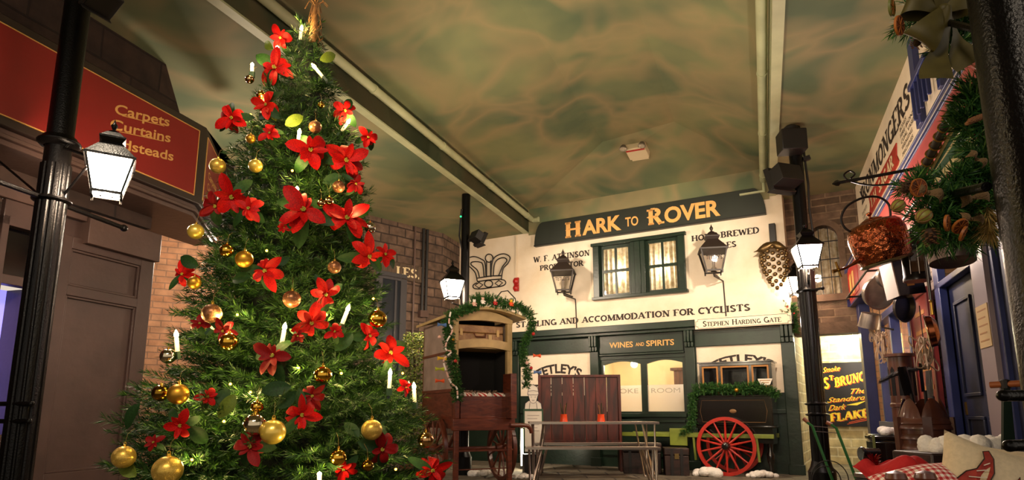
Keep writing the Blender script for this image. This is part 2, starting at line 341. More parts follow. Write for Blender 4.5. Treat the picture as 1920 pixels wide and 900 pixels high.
# ceiling: low flat sides, a raised hipped vault between the two beams
zc, zb, zt = 4.2, 4.65, 5.1
def hipped():
    b = MB(); Lm, Rm, L2, R2 = -3.92, .27, -2.13, -.98
    def fac_hit(lat, back=0):   # along-street distance where the line of this lateral meets the inn's front
        d = Vector(FAC.N); o = Vector(FAC.o); return (o.dot(d)+back-lat*SIDE.dot(d))/STREET.dot(d)
    aL, aR, a0 = fac_hit(Lm, .02), fac_hit(Rm, .02), -3
    A = [st(Lm, a0, zb), st(L2, a0, zt), st(R2, a0, zt), st(Rm, a0, zb)]
    B = [st(Lm, aL, zb), st(L2, 9.42, zt), st(R2, 9.10, zt), st(Rm, aR, zb)]
    b.add(A+B, [(0, 1, 5, 4), (1, 2, 6, 5), (2, 3, 7, 6), (4, 5, 6, 7)])
    low = [st(Lm, a0, zc), st(Lm, aL, zc), st(Rm, a0, zc), st(Rm, aR, zc)]
    b.add([A[0], B[0], low[0], low[1]], [(0, 1, 3, 2)]); b.add([A[3], B[3], low[2], low[3]], [(1, 0, 2, 3)])
    b.add([st(-9, a0, zc), st(Lm, a0, zc), st(Lm, 16, zc), st(-9, 16, zc)], [(0, 1, 2, 3)])
    b.add([st(Rm, a0, zc), st(5, a0, zc), st(5, 16, zc), st(Rm, 16, zc)], [(0, 1, 2, 3)])
    b.add([st(-9, a0, 5.3), st(5, a0, 5.3), st(5, 16, 5.3), st(-9, 16, 5.3)], [(3, 2, 1, 0)])
    o = struct(b, 'ceiling', M_sky, smooth=0); return aL, aR
aL, aR = hipped()
# beams and the round gutter pipes along them
for i, (lat, e, s) in enumerate(((-3.92, aL, 1), (.27, aR, -1))):
    b = MB(); P = [st(lat-.1*s, -3, zc-.02), st(lat+.0*s, -3, zc-.02), st(lat, -3, zb-.03), st(lat-.1*s, -3, zb-.03)]
    Q = [st(lat-.1*s, e-.02, zc-.02), st(lat, e-.02, zc-.02), st(lat, e-.02, zb-.03), st(lat-.1*s, e-.02, zb-.03)]
    b.add(P+Q, [(0, 1, 5, 4), (1, 2, 6, 5), (2, 3, 7, 6), (3, 0, 4, 7), (0, 3, 2, 1), (4, 5, 6, 7)])
    struct(b, 'trim_%d' % (i+1), M_trim)
    t = thing('gutter_pipe', ['pale green round pipe running along the left roof beam above the tree', 'pale green round pipe along the right roof beam, ending over the inn sign'][i], 'pipe', st(lat+.07*s, -3, 4.44), group=None)
    b = MB(); d = STREET*(e-.06+3); n = 10
    b.tube([(0, 0, 0), d], .05, 14); b.build('pipe', M_trim, t)
    b = MB()
    for k in range(1, 5): q = STREET*((e+3)*(.52+.12*k)-.3); b = MB(); b.tube([q-STREET*.02, q+STREET*.02], .056, 14); b.build('pipe_joint', M_trim, t)
    if i == 1:
        b = MB(); b.tube([d+Vector((0, 0, -.02)), d+Vector((0, 0, -.14)), d+Vector((0, 0, -.2))-Vector(FAC.X)*.0], .022, 8); b.bar(d+Vector((0, 0, -.18)), d+Vector((0, 0, -.18))-Vector(FAC.X)*.36, .03); b.build('bracket', M_trim, t)
    else:
        b = MB(); b.tube([d, d+Vector((.05, .02, -.02)), d+Vector((.14, -.05, -.02))], .05, 12); b.build('elbow', M_trim, t)

# ---- the inn's front wall (local X: 0 at its right end, negative to the left)
U = lambda x, y, o=0: FAC.px(x, y, o)
wx0, wx1, wz0, wz1 = -3.02, -1.51, 2.84, 3.75     # upper window opening
b = MB(); T = .25
b.box(-5.95, wx0, 0, T, 2.1, 4.75); b.box(wx1, .06, 0, T, 2.1, 4.75); b.box(wx0, wx1, 0, T, 2.1, wz0); b.box(wx0, wx1, 0, T, wz1, 4.75)
WP = struct(b, 'wall_back', M_cream, FAC)
b = MB(); b.box(-4.36, -.12, -.02, .0, 4.15, 4.72); struct(b, 'ceiling_gable', M_sky, FAC)
def fz(px, py): return U(px, py)
def fac_text(s, pL, pR, h, **kw):
    """lettering painted on the inn's wall, base line through two picture points"""
    (xa, za), (xb, zb_) = U(*pL), U(*pR); z = (za+zb_)/2
    hh = U(pR[0], pR[1])[1]; h2 = U(pR[0], pR[1]-h)[1]-hh
    return lettering(s, xa, xb, z, z+h2, M_ink, WP, **kw)
fac_text('W. F. ATKINSON', (1000, 492), (1106, 481), 12, font='serif')
fac_text('PROPRIETOR', (1012, 508), (1095, 499), 11, font='serif')
fac_text('HOME BREWED', (1297, 453), (1424, 438), 12.5, font='serif')
fac_text('ALES', (1342, 468), (1381, 463), 12, font='serif')
xa = U(1006, 612)[0]; xb = U(1407, 582)[0]; z0 = U(1406, 583)[1]
lettering('STABLING AND ACCOMMODATION FOR CYCLISTS', xa-(xb-xa)*.115, xb, z0, z0+.115, M_ink, WP, font='serif')
# upper sash windows: one structure with its frames, panes and the lit room behind
def sash(fr, parent, x0, x1, z0, z1, cols, rows, th=.035, y=0., fw=.05):
    b = MB(); b.box(x0, x0+fw, y, y+.05, z0, z1); b.box(x1-fw, x1, y, y+.05, z0, z1); b.box(x0+fw, x1-fw, y, y+.05, z1-fw, z1); b.box(x0+fw, x1-fw, y, y+.05, z0, z0+fw)
    for i in range(1, cols): x = x0+(x1-x0)*i/cols; b.box(x-th/2, x+th/2, y+.005, y+.045, z0+fw, z1-fw)
    for j in range(1, rows): z = z0+(z1-z0)*j/rows; b.box(x0+fw, x1-fw, y+.0, y+.05, z-th*.7, z+th*.7)
    o = b.build('window_frame', M_green, parent); 
    b = MB(); b.box(x0+fw, x1-fw, y+.022, y+.026, z0+fw, z1-fw); b.build('pane', M_glass, parent)
W1 = bpy.data.objects.new('window_1', None); COL.objects.link(W1); W1.location = FAC.w(0, 0, 0); W1.rotation_euler = (0, 0, FAC.th); W1['kind'] = 'structure'
b = MB(); f = .075
b.box(wx0-.05, wx0+.06, -.05, .12, wz0, wz1); b.box(wx1-.06, wx1+.05, -.05, .12, wz0, wz1); b.box(wx0-.08, wx1+.08, -.07, .12, wz1, wz1+.055); b.box(wx0-.07, wx1+.08, -.09, .14, wz0-.05, wz0)
mx = (wx0+wx1)/2; b.box(mx-.13, mx+.13, -.035, .12, wz0, wz1); b.box(mx-.05, mx+.05, -.05, -.03, wz0, wz1)
b.build('casing', M_green, W1, bevel=.006)
sash(FAC, W1, wx0+.06, mx-.13, wz0, wz1, 2, 2, y=.03); sash(FAC, W1, mx+.13, wx1-.06, wz0, wz1, 2, 2, y=.03)
M_lace = mat('lace_curtain', '#f6ecd6', .9, var=.4, vscale=14, col2='#cbb48a')
b = MB()
for x0, x1 in ((wx0+.0, mx-.1), (mx+.1, wx1)):
    b.grid(lambda u, v: (x0+(x1-x0)*u, .2+.02*math.sin(u*50), wz0-.02+(wz1-wz0+.04)*v), 60, 1)
b.build('curtain', M_lace, W1)
b = MB(); b.box(wx0-.3, wx1+.3, 1.0, 1.05, 2.4, 4.1); b.box(wx0-.3, wx1+.3, .26, 1.05, 2.38, 2.4); b.box(wx0-.3, wx1+.3, .26, 1.05, 4.1, 4.12); b.box(wx0-.32, wx0-.3, .26, 1.05, 2.38, 4.12); b.box(wx1+.3, wx1+.32, .26, 1.05, 2.38, 4.12)
b.build('room_lining', M_int, W1)
lamp('upstairs_lamp', FAC.w(-1.9, -.13, 3.3), 9, (1, .86, .64), .05); lamp('upstairs_lamp', FAC.w(-2.65, -.13, 3.3), 9, (1, .86, .64), .05)
# ground-floor shop front
zcor0, zcor1 = 2.18, 2.32
b = MB()
b.box(-5.95, .1, -.16, .02, zcor0+.03, zcor1); b.box(-5.95, .1, -.11, .02, zcor0-.02, zcor0+.03)                 # cornice
struct(b, 'trim_3', M_green, FAC, bevel=.008)
xR0, xR1 = -1.37, -.1; xM0, xM1 = -3.0, -1.55; xL0, xL1 = -4.55, -3.165     # right panel, windows, left panel
zw0, zw1, zfas0, zfas1 = U(1200, 775)[1], U(1200, 672)[1], U(1200, 662)[1], U(1200, 624)[1]
b = MB()
b.box(-5.95, xL0, 0, .2, 0, zcor0); b.box(-.1, .06, 0, .2, 0, zcor0)
b.box(xL0, xL1, 0, .2, 0, zcor0); b.box(xR0, xR1, 0, .2, 0, zcor0); b.box(xL1, xM0, 0, .2, 0, zcor0); b.box(xM1, xR0, 0, .2, 0, zcor0)
b.box(xM0, xM1, 0, .2, 0, zw0); b.box(xM0, xM1, 0, .2, zw1, zcor0)
GW = struct(b, 'wall_front', M_green, FAC)
b = MB()   # pilasters, corbels, string courses and panel mouldings
for x0, x1 in ((-.1, .08), (-1.53, -1.38), (-3.16, -3.01), (-4.72, -4.56)):
    b.box(x0, x1, -.06, .0, .12, 1.9); b.box(x0-.02, x1+.02, -.08, .0, 0, .14)
    for k in range(3): b.box(x0+(x1-x0)*k/3+.006, x0+(x1-x0)*(k+1)/3-.006, -.13, .0, 1.98, 2.16); b.box(x0+(x1-x0)*k/3+.006, x0+(x1-x0)*(k+1)/3-.006, -.10, .0, 1.9, 1.98)
b.box(xR0, xR1, -.05, 0, 1.9, 2.14); b.box(xL0, xL1, -.05, 0, 1.9, 2.14); b.box(xR0, xR1, -.03, 0, .86, .92); b.box(xL0, xL1, -.03, 0, .86, .92)
b.box(xM0, xM1, -.04, 0, zfas0-.03, zfas0); b.box(xM0, xM1, -.05, 0, zw0-.06, zw0)
b.box(xM0+.03, xM1-.03, -.03, 0, .18, .22); b.box(xM0+.03, xM1-.03, -.03, 0, .72, .76)
struct(b, 'trim_4', M_green, FAC, bevel=.006)
b = MB(); zp = U(1466, 736)[1]
b.box(xR0+.01, xR1-.01, -.012, 0, zp, 1.9); b.box(xL0+.01, xL1-.01, -.012, 0, zp, 1.9); PN = struct(b, 'wall_panel', M_cream, FAC)
xa, xb, za, zc1 = U(1336, 681)[0], U(1444, 676)[0], U(1390, 679.5)[1], U(1390, 664)[1]
lettering("TETLEY'S", xa, xb, za, zc1, M_ink, PN, y=-.016, arc=.5, bold=.035)
xa, xb, za, zc1 = U(1008, 705)[0], U(1086, 705)[0], U(1048, 699)[1], U(1048, 682)[1]
lettering("TETLEY'S", xa, xb, za, zc1, M_ink, PN, y=-.016, arc=.5, bold=.035)
lettering('FINE ALES', U(1003, 735)[0], U(1080, 735)[0], U(1008, 736)[1], U(1008, 721)[1], M_ink, PN, y=-.016, bold=.035)
# the wines and spirits fascia
t = on(FAC, 'fascia_sign', 'dark green fascia board over the inn windows lettered WINES AND SPIRITS', 'sign', (xM0+xM1)/2, .0, zfas0)
b = MB(); b.box(-(xM1-xM0)/2+.01, (xM1-xM0)/2-.01, -.03, 0, .01, zfas1-zfas0-.0); b.build('board', M_green, t, bevel=.004)
c = (xM0+xM1)/2; za = U(1144, 653)[1]-zfas0
lettering('WINES', U(1144, 653)[0]-c, U(1188, 650)[0]-c, za, za+.095, M_gold, t, y=-.034)
lettering('AND', U(1193, 650)[0]-c, U(1209, 650)[0]-c, za+.01, za+.07, M_gold, t, y=-.034)
lettering('SPIRITS', U(1213, 649)[0]-c, U(1265, 645)[0]-c, za, za+.095, M_gold, t, y=-.034)
# window_2: two arched panes, frosted below
W2 = bpy.data.objects.new('window_2', None); COL.objects.link(W2); W2.location = FAC.w(0, 0, 0); W2.rotation_euler = (0, 0, FAC.th); W2['kind'] = 'structure'
mid = U(1207, 720)[0]
for i, (x0, x1) in enumerate(((xM0, mid), (mid, xM1))):
    b = MB(); f = .05; n = 10; w2 = x1-x0-2*f
    arch = [(x0+f+w2*k/n, zw1-.09+.055*math.sin(math.pi*k/n)) for k in range(n+1)]
    for k in range(n): (xa, za), (xb, zb_) = arch[k], arch[k+1]; b.prism([(xa, za), (xb, zb_), (xb, zw1), (xa, zw1)], .02, .08)
    b.box(x0, x0+f, .02, .08, zw0, zw1); b.box(x1-f, x1, .02, .08, zw0, zw1); b.box(x0+f, x1-f, .02, .08, zw0, zw0+.03)
    b.build('window_frame', M_green, W2)
    zm = U(1200, 722)[1]
    b = MB(); b.box(x0+f, x1-f, .045, .05, zw0+.03, zm); b.build('frosted_pane', M_frost, W2)
    b = MB(); b.box(x0+f, x1-f, .045, .05, zm, zw1-.03); b.build('pane', M_glass, W2)
    lettering(('SMOKE', 'ROOM')[i], x0+f+.06, x1-f-.06, zm-.13, zm-.05, mat('etched_grey', '#b5aea2', .6), W2, y=.04, bold=0)
b = MB(); X0, X1 = xM0-.4, xM1+.3
b.box(X0, X1, 1.7, 1.75, .4, 2.15); b.box(X0, X1, .21, 1.75, .38, .4); b.box(X0, X1, .21, 1.75, 2.15, 2.17); b.box(X0-.02, X0, .21, 1.75, .38, 2.17); b.box(X1, X1+.02, .21, 1.75, .38, 2.17)
b.build('room_lining', M_int, W2)
b = MB(); b.box(xM1-.55, xM1+.05, 1.3, 1.68, .4, 1.62); b.box(xM1-.6, xM1+.1, 1.25, 1.7, 1.62, 1.67); b.build('dresser', wood_mat('dark_oak', '#3b2213', '#5d3a20'), W2)
b = MB(); b.lathe([(.17, 0), (.1, .14), (.03, .16)], 16, (xM0+.3, .9, 1.83), cap=False); b.build('lamp_shade', M_int, W2)
lamp('taproom_lamp', FAC.w(xM0+.35, -.75, 1.72), 28, (1, .88, .68), .06); lamp('taproom_lamp', FAC.w(xM1-.05, -.5, 1.55), 18, (1, .9, .72), .05)

# ---- stone end wall right of the inn, with an arched window over a passage
EW = Frame(FAC.w(.06, -.3, 0), -29.6)
b = MB(); ex1 = 1.9; zl = 2.2
# arched opening: window from x .25..72
ax0, ax1, az0, azs = .30, .70, 2.62, 3.5
b.box(-.1, ax0, 0, .3, zl, 4.25); b.box(ax1, ex1, 0, .3, zl, 4.25); b.box(ax0, ax1, 0, .3, zl, az0)
n = 14; cxa = (ax0+ax1)/2; ra = (ax1-ax0)/2
for k in range(n):
    t0, t1 = math.pi*(1-k/n), math.pi*(1-(k+1)/n)
    b.prism([(cxa+ra*math.cos(t0), azs+ra*math.sin(t0)), (cxa+ra*math.cos(t1), azs+ra*math.sin(t1)), (cxa+ra*math.cos(t1), 4.25), (cxa+ra*math.cos(t0), 4.25)], 0, .3)
struct(b, 'wall_end', M_stone2, EW)
M_sand = mat('sandstone', '#705846', .85, var=.3, vscale=8, bump=.3, bscale=30)
b = MB(); b.box(.0, ex1, -.02, .3, zl-.17, zl); b.box(ax0-.1, ax1+.1, -.05, .1, az0-.1, az0)
for sgn in (0, 1):
    x0 = ax0-.09 if sgn == 0 else ax1; b.box(x0, x0+.09, -.012, .1, az0, azs)
for k in range(n):
    t0, t1 = math.pi*(1-k/n), math.pi*(1-(k+1)/n); r0, r1 = ra, ra+.09
    b.prism([(cxa+r0*math.cos(t0), azs+r0*math.sin(t0)), (cxa+r0*math.cos(t1), azs+r0*math.sin(t1)), (cxa+r1*math.cos(t1), azs+r1*math.sin(t1)), (cxa+r1*math.cos(t0), azs+r1*math.sin(t0))], -.012, .1)
struct(b, 'trim_5', M_sand, EW)
W3 = bpy.data.objects.new('window_3', None); COL.objects.link(W3); W3.location = EW.w(0, 0, 0); W3.rotation_euler = (0, 0, EW.th); W3['kind'] = 'structure'
b = MB()
for x in (ax0+.14, ax0+.27): b.box(x-.006, x+.006, .08, .1, az0, azs+ra-.02)
for z in (2.9, 3.18, 3.46): b.box(ax0, ax1, .08, .1, z-.006, z+.006)
b.build('glazing_bar', M_blackm, W3)
b = MB(); b.box(ax0-.02, ax1+.02, .1, .104, az0, azs+ra); b.build('pane', M_glass, W3)
b = MB(); b.grid(lambda u, v: (ax0-.05+(ax1-ax0+.1)*u, .2+.015*math.sin(u*44), az0-.02+(azs+ra-az0+.04)*v), 50, 1); b.build('curtain', M_lace, W3)
b = MB(); b.box(ax0-.3, ax1+.3, .75, .78, 2.4, 4.0); b.build('room_lining', M_int, W3)
lamp('arched_window_lamp', EW.w(cxa, -.5, 3.5), 9, (1, .78, .5), .05)
# the lit alcove behind the passage
AW = Frame(FAC.w(0, -2.35, 0), -29.6)
b = MB(); b.box(-1.5, 3.2, 0, .2, 0, 2.9); struct(b, 'wall_alcove', M_alc, AW)
b = MB(); b.box(-.1, .05, -2.2, 0, 0, 2.9); struct(b, 'wall_passage_left', M_alc, AW)
b = MB(); b.box(-.1, 3.2, -2.05, 0, 2.45, 2.55); struct(b, 'ceiling_passage', M_trim, AW)

# ---- dark stone wall behind the tree and the salmon brick by the carpet shop
b = MB(); b.box(-4.6, 0, 0, .25, 0, 4.25); BWo = struct(b, 'wall_back_left', M_stone, BW)
BW2 = Frame((-1.289, 11.681), 71.5)
b = MB(); b.box(0, .9, 0, .25, 0, 4.25); struct(b, 'wall_corner', M_stone, BW2)
SB = Frame((-3.65, 8.82), 29.0)
b = MB(); b.box(-2.4, .1, 0, .2, 0, 3.3); struct(b, 'wall_brick', M_brick, SB)
# ---- carpet shop (left)
b = MB(); b.prism([(-9, 0), (-1.25, 0), (-1.25, 2.55), (.05, 2.55), (.05, 2.7), (.25, 2.7), (.25, 3.79), (0, 4.25), (-9, 4.25)], 0, .3); struct(b, 'wall_left', M_block, LW)
M_umber = mat('umber_boarding', '#5a443c', .45, var=.25, vscale=3, bump=.15, bscale=20)
b = MB()   # overhang, soffit and the moulded cornice under the sign
foot = [(-9, -.40), (.12, -.40), (1.0, .16), (1.0, .4), (-9, .4)]
b.prism_z(foot, 2.66, 2.70); b.prism_z([(-9, -.43), (.13, -.43), (1.04, .15), (1.04, .3), (-9, .3)], 2.70, 2.73); b.prism_z([(-9, -.41), (.12, -.41), (1.0, .16), (1.0, .3), (-9, .3)], 2.73, 2.77)
b.box(-9, -.62, -.06, .0, 2.42, 2.5); b.box(-.62, .1, -.09, .25, 2.24, 2.5)
struct(b, 'trim_6', M_umber, LW, bevel=.005)
t = on(LW, 'shop_fascia_sign', 'long red fascia board lettered Carpets Curtains Bedsteads with thin gold border', 'sign', 0, 0, 2.77)
b = MB(); b.prism_z([(-9, -.45), (.143, -.45), (1.05, .12), (1.05, -.0), (.2, .0), (-9, 0)], 0, .765); b.build('board', mat('dark_sign_frame', '#2b1d18', .4), t, bevel=.01)
M_red = mat('sign_red', '#8c1e1a', .38, var=.12, vscale=3, bump=.05, bscale=60); M_line = mat('gold_line', '#d9a558', .45)
b = MB(); b.box(-8.5, .05, -.456, -.44, .072, .687); b.build('red_panel', M_red, t)
b = MB(); g = .008
b.box(-8.5, .05, -.459, -.45, .072-g, .072); b.box(-8.5, .05, -.459, -.45, .687, .687+g); b.box(.05, .05+g, -.459, -.45, .072-g, .687+g); b.build('gold_border', M_line, t)
for s, x0, x1, z in (('Carpets', -.82, -.29, .455), ('Curtains', -.845, -.262, .317), ('Bedsteads', -.885, -.212, .165)):
    lettering(s, x0, x1, z, z+.088, M_gold, t, y=-.4575, rise=.128, bold=.018)
b = MB()
for x0, x1, z in ((-.75, -.34, .435), (-.76, -.33, .294)):
    k = .128/.55; b.add([(x0, -.4575, z+.03), (x1, -.4575, z+.03+k*(x1-x0)), (x1, -.4575, z+.036+k*(x1-x0)), (x0, -.4575, z+.036)], [(0, 1, 2, 3)])
b.build('underline', M_line, t)
d = Vector((.907, .57, 0)); L_ = d.length; ang = math.atan2(d.y, d.x); q = bpy.data.objects.new('return_panel', None)
b = MB(); b.box(.07, L_-.05, -.006, .004, .072, .687); rp = b.build('return_panel', M_red, t, loc=(.143, -.45, 0), rot=(0, 0, ang))
b = MB(); b.box(.07, L_-.05, -.009, 0, .064, .072); b.box(.07, L_-.05, -.009, 0, .687, .695); b.box(.062, .07, -.009, 0, .064, .695); b.build('gold_border', M_line, rp)
for i, s in enumerate(('Carpets', 'Curtains', 'Beds')): lettering(s, .2, .62, .34-.11*i, .41-.11*i, M_gold, rp, y=-.008)
bpy.data.objects.remove(q)
# the brown panelled door under the overhang
D1 = bpy.data.objects.new('door_1', None); COL.objects.link(D1); D1.location = LW.w(0, 0, 0); D1.rotation_euler = (0, 0, LW.th); D1['kind'] = 'structure'
b = MB(); x0, x1 = -.8, .1
b.box(x0, x1, 0, .04, 0, 2.42); b.box(x1-.0, x1+.03, 0, .5, 0, 2.42)
for a in ((x0, x0+.1, 0, 2.28), (x1-.14, x1, 0, 2.28)): b.box(a[0], a[1], -.03, 0, a[2], a[3])
for z0, z1 in ((2.18, 2.28), (1.80, 1.88), (0, .42)): b.box(x0+.1, x1-.14, -.03, 0, z0, z1)
for z0, z1 in ((1.88, 2.18), (.42, 1.80)):
    f = .02; b.box(x0+.1, x0+.1+f, -.02, 0, z0, z1); b.box(x1-.14-f, x1-.14, -.02, 0, z0, z1); b.box(x0+.1+f, x1-.14-f, -.02, 0, z0, z0+f); b.box(x0+.1+f, x1-.14-f, -.02, 0, z1-f, z1)
b.build('door_leaf', M_brown, D1, bevel=.004)
b = MB(); b.box(-.9, -.8, -.045, .06, 0, 2.3); b.box(-1.25, -.9, -.04, .06, 2.23, 2.42); b.box(-1.25, -.9, -.03, .06, 1.8, 1.87); b.box(-1.25, -1.2, -.04, .06, 0, 2.3); b.build('door_frame', M_brown, D1, bevel=.004)
b = MB(); b.box(-1.2, -.9, .04, .06, 1.87, 2.23); b.build('transom_glass', mat('black_glass', '#050406', .1), D1)
b = MB(); b.box(-.955, -.9, .0, .05, 0, 1.8); b.box(-.96, -.945, .05, .3, 0, 1.8); b.build('door_edge', M_brown, D1)
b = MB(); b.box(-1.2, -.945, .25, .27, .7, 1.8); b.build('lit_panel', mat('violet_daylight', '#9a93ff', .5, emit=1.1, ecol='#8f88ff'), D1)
b = MB(); b.box(-1.2, -.945, .04, .06, .0, .72); b.build('kick_board', M_brown, D1)

# ---- ironmonger's shop (right)
b = MB()
b.box(-.73, 6.6, 0, .3, 3.3, 4.25); RWo = struct(b, 'wall_right', M_creamR, RW)
b = MB(); b.box(-.73, .3, 0, .3, 0, 3.3); b.box(.3, 2.3, 0, .3, 0, .75); b.box(.3, 3.45, 0, .3, 2.02, 3.3); b.box(2.3, 3.45, 0, .3, 0, 2.02); b.box(3.45, 6.6, 0, .3, 2.2, 3.3); b.box(4.75, 6.6, 0, .3, 0, 2.2)
struct(b, 'wall_shop', M_rbrick, RW)
b = MB(); b.box(-.8, 6.6, -.20, 0, 2.99, 3.05); b.box(-.8, 6.6, -.02, 0, 3.33, 3.36); struct(b, 'trim_7', mat('cornice_cream', '#cdbfae', .5), RW, bevel=.004)
b = MB(); b.box(-.8, 6.6, -.225, -.20, 3.015, 3.03); b.box(-.8, 6.6, -.21, 0, 2.955, 2.99); b.box(-.8, 6.6, -.215, 0, 2.40, 2.43); struct(b, 'trim_8', M_blue, RW, bevel=.004)
t = on(RW, 'shop_fascia', 'red shop fascia with blue edges over the ironmonger shop front, numbered 11', 'sign', 2.8, 0, 2.43)
b = MB(); b.box(-3.65, 3.7, -.2, 0, .0, .525); b.build('board', mat('fascia_red', '#b04a48', .4, var=.15), t)
b = MB(); b.prism([(-3.72, .27), (-3.65, -.02), (-3.6, -.02), (-3.66, .27), (-3.6, .55), (-3.65, .55)], -.24, -.2); b.build('blue_edge', M_blue, t)
b = MB(); b.box(-3.6, -2.6, -.207, -.2, .06, .49); b.build('number_panel', mat('bright_red', '#b3261f', .4), t)
for x in (-3.46, -3.18): lettering('1', x, x+.24, .09, .42, M_gold, t, y=-.211, font='serif', wt=.3)
# upper lettering
lettering('IRONMONGERS', -.25, 3.03, 3.76, 4.02, M_ink, RWo, font='serif', wt=.2)
b = MB(); b.prism([(.28, 3.44), (2.26, 3.44), (2.33, 3.46), (2.25, 3.55), (2.30, 3.67), (.36, 3.70), (.42, 3.58)], -.012, 0)
bn = b.build('red_banner', mat('banner_red', '#a32a1e', .5), RWo)
lettering('T.H. SAGAR', .5, 2.12, 3.485, 3.64, mat('banner_cream', '#e0c9a0', .5), bn, y=-.016, font='serif')
for i, s in enumerate(('BOXES', 'FIRE IRONS', 'COAL VASES', 'WRINGING', 'MACHINES')):
    lettering(s, 2.5, 2.5+.062*len(s), 3.70-.066*i, 3.745-.066*i, M_ink, RWo, bold=0)
for i, s in enumerate(('BUCKETS', 'TUBS', 'FENDERS')): lettering(s, -.3, -.3+.06*len(s), 3.63-.075*i, 3.68-.075*i, M_ink, RWo, bold=0)
lettering('GIFT', 4.33, 4.80, 3.47, 3.67, M_ink, RWo, bold=0, rise=.05)
# balcony window with blue balusters
W4 = bpy.data.objects.new('window_4', None); COL.objects.link(W4); W4.location = RW.w(0, 0, 0); W4.rotation_euler = (0, 0, RW.th); W4['kind'] = 'structure'
b = MB(); b.box(3.36, 3.52, -.05, 0, 3.37, 4.2); b.box(4.12, 4.2, -.05, 0, 3.37, 4.2); b.box(3.52, 4.12, -.12, -.07, 3.66, 3.71)
for k in range(5): b.box(3.56+.125*k, 3.59+.125*k, -.11, -.08, 3.37, 3.66)
b.build('window_frame', M_blue, W4, bevel=.004)
# shop window, pilasters, door
b = MB(); b.box(-.76, -.52, -.14, 0, 0, 2.42); b.box(-.79, -.49, -.16, 0, 0, .15); b.box(3.35, 3.5, -.06, 0, 0, 2.2); b.box(4.70, 4.85, -.06, 0, 0, 2.2); b.box(3.35, 4.85, -.06, 0, 2.12, 2.2); b.box(3.35, 4.85, -.06, 0, 1.9, 1.95)
struct(b, 'trim_9', M_blue, RW, bevel=.006)
W5 = bpy.data.objects.new('window_5', None); COL.objects.link(W5); W5.location = RW.w(0, 0, 0); W5.rotation_euler = (0, 0, RW.th); W5['kind'] = 'structure'
b = MB()
for x in (.3, 1.26, 2.24): b.box(x, x+.07, -.08, .02, .75, 2.02)
b.box(.3, 2.31, -.1, .02, 1.97, 2.05); b.box(.28, 2.33, -.14, .02, .7, .77); b.build('window_frame', M_blue, W5, bevel=.005)
b = MB(); b.box(.3, 2.3, .03, .034, .75, 2.0); b.build('pane', M_glass, W5)
b = MB(); b.box(.0, 2.6, 1.3, 1.33, .4, 2.3); b.box(.0, 2.6, .3, 1.3, .38, .4); b.box(.0, 2.6, .3, 1.3, 2.3, 2.32); b.box(-.02, 0, .3, 1.3, .38, 2.32); b.box(2.6, 2.62, .3, 1.3, .38, 2.32); b.build('room_lining', M_int, W5)
M_ging = bpy.data.materials.new('red_gingham'); M_ging.use_nodes = True
def gingham(m, sc, red='#b3282a'):
    nt = m.node_tree; N = nt.nodes; L = nt.links; tc = N.new('ShaderNodeTexCoord'); sp = N.new('ShaderNodeSeparateXYZ'); L.new(tc.outputs['UV'], sp.inputs[0])
    outs = []
    for ax in 'XY':
        a = N.new('ShaderNodeMath'); a.operation = 'MULTIPLY'; a.inputs[1].default_value = sc; L.new(sp.outputs[ax], a.inputs[0])
        f = N.new('ShaderNodeMath'); f.operation = 'FRACT'; L.new(a.outputs[0], f.inputs[0])
        g = N.new('ShaderNodeMath'); g.operation = 'GREATER_THAN'; g.inputs[1].default_value = .5; L.new(f.outputs[0], g.inputs[0]); outs.append(g)
    s = N.new('ShaderNodeMath'); s.operation = 'ADD'; L.new(outs[0].outputs[0], s.inputs[0]); L.new(outs[1].outputs[0], s.inputs[1])
    h = N.new('ShaderNodeMath'); h.operation = 'MULTIPLY'; h.inputs[1].default_value = .5; L.new(s.outputs[0], h.inputs[0])
    r = N.new('ShaderNodeValToRGB'); e = r.color_ramp.elements; r.color_ramp.interpolation = 'CONSTANT'; e[0].color = hx('#efe4d8'); e[1].color = hx(red); e[1].position = .9; q = e.new(.3); q.color = hx('#d98a86')
    L.new(h.outputs[0], r.inputs[0]); L.new(r.outputs[0], N['Principled BSDF'].inputs['Base Color']); N['Principled BSDF'].inputs['Roughness'].default_value = .85
gingham(M_ging, 42)
def with_uv(o, fn):
    me = o.data; uv = me.uv_layers.new(name='uv')
    for l in me.loops: uv.data[l.index].uv = fn(me.vertices[l.vertex_index].co)
b = MB(); b.grid(lambda u, v: (1.35+.9*u, .16+.015*math.sin(u*40), 1.74+.2*v), 40, 3); o = b.build('valance', M_ging, W5); with_uv(o, lambda c: (c.x, c.z))
lamp('shop_lamp', RW.w(1.0, -.6, 1.75), 26, (1, .84, .6), .06); lamp('shop_lamp', RW.w(1.75, -.45, 1.6), 20, (1, .86, .64), .06)
b = MB(); b.box(2.31, 3.35, -.012, 0, 0, 2.42); struct(b, 'wall_pier', M_white_brick, RW)
D2 = bpy.data.objects.new('door_2', None); COL.objects.link(D2); D2.location = RW.w(0, 0, 0); D2.rotation_euler = (0, 0, RW.th); D2['kind'] = 'structure'
b = MB(); b.box(3.4, 4.72, .01, .05, 0, 1.92)
for x0, x1, z0, z1 in ((3.62, 4.05, .25, .85), (4.15, 4.6, .25, .85), (3.62, 4.05, 1.0, 1.75), (4.15, 4.6, 1.0, 1.75)):
    f = .025; b.box(x0, x1, -.005, .01, z0, z0+f); b.box(x0, x1, -.005, .01, z1-f, z1); b.box(x0, x0+f, -.005, .01, z0+f, z1-f); b.box(x1-f, x1, -.005, .01, z0+f, z1-f)
b.build('door_leaf', M_dblue, D2, bevel=.003)
b = MB(); b.box(3.57, 3.61, .0, .012, .86, .96); b.build('keyhole_plate', mat('brass', '#9a7534', .35, 1), D2)
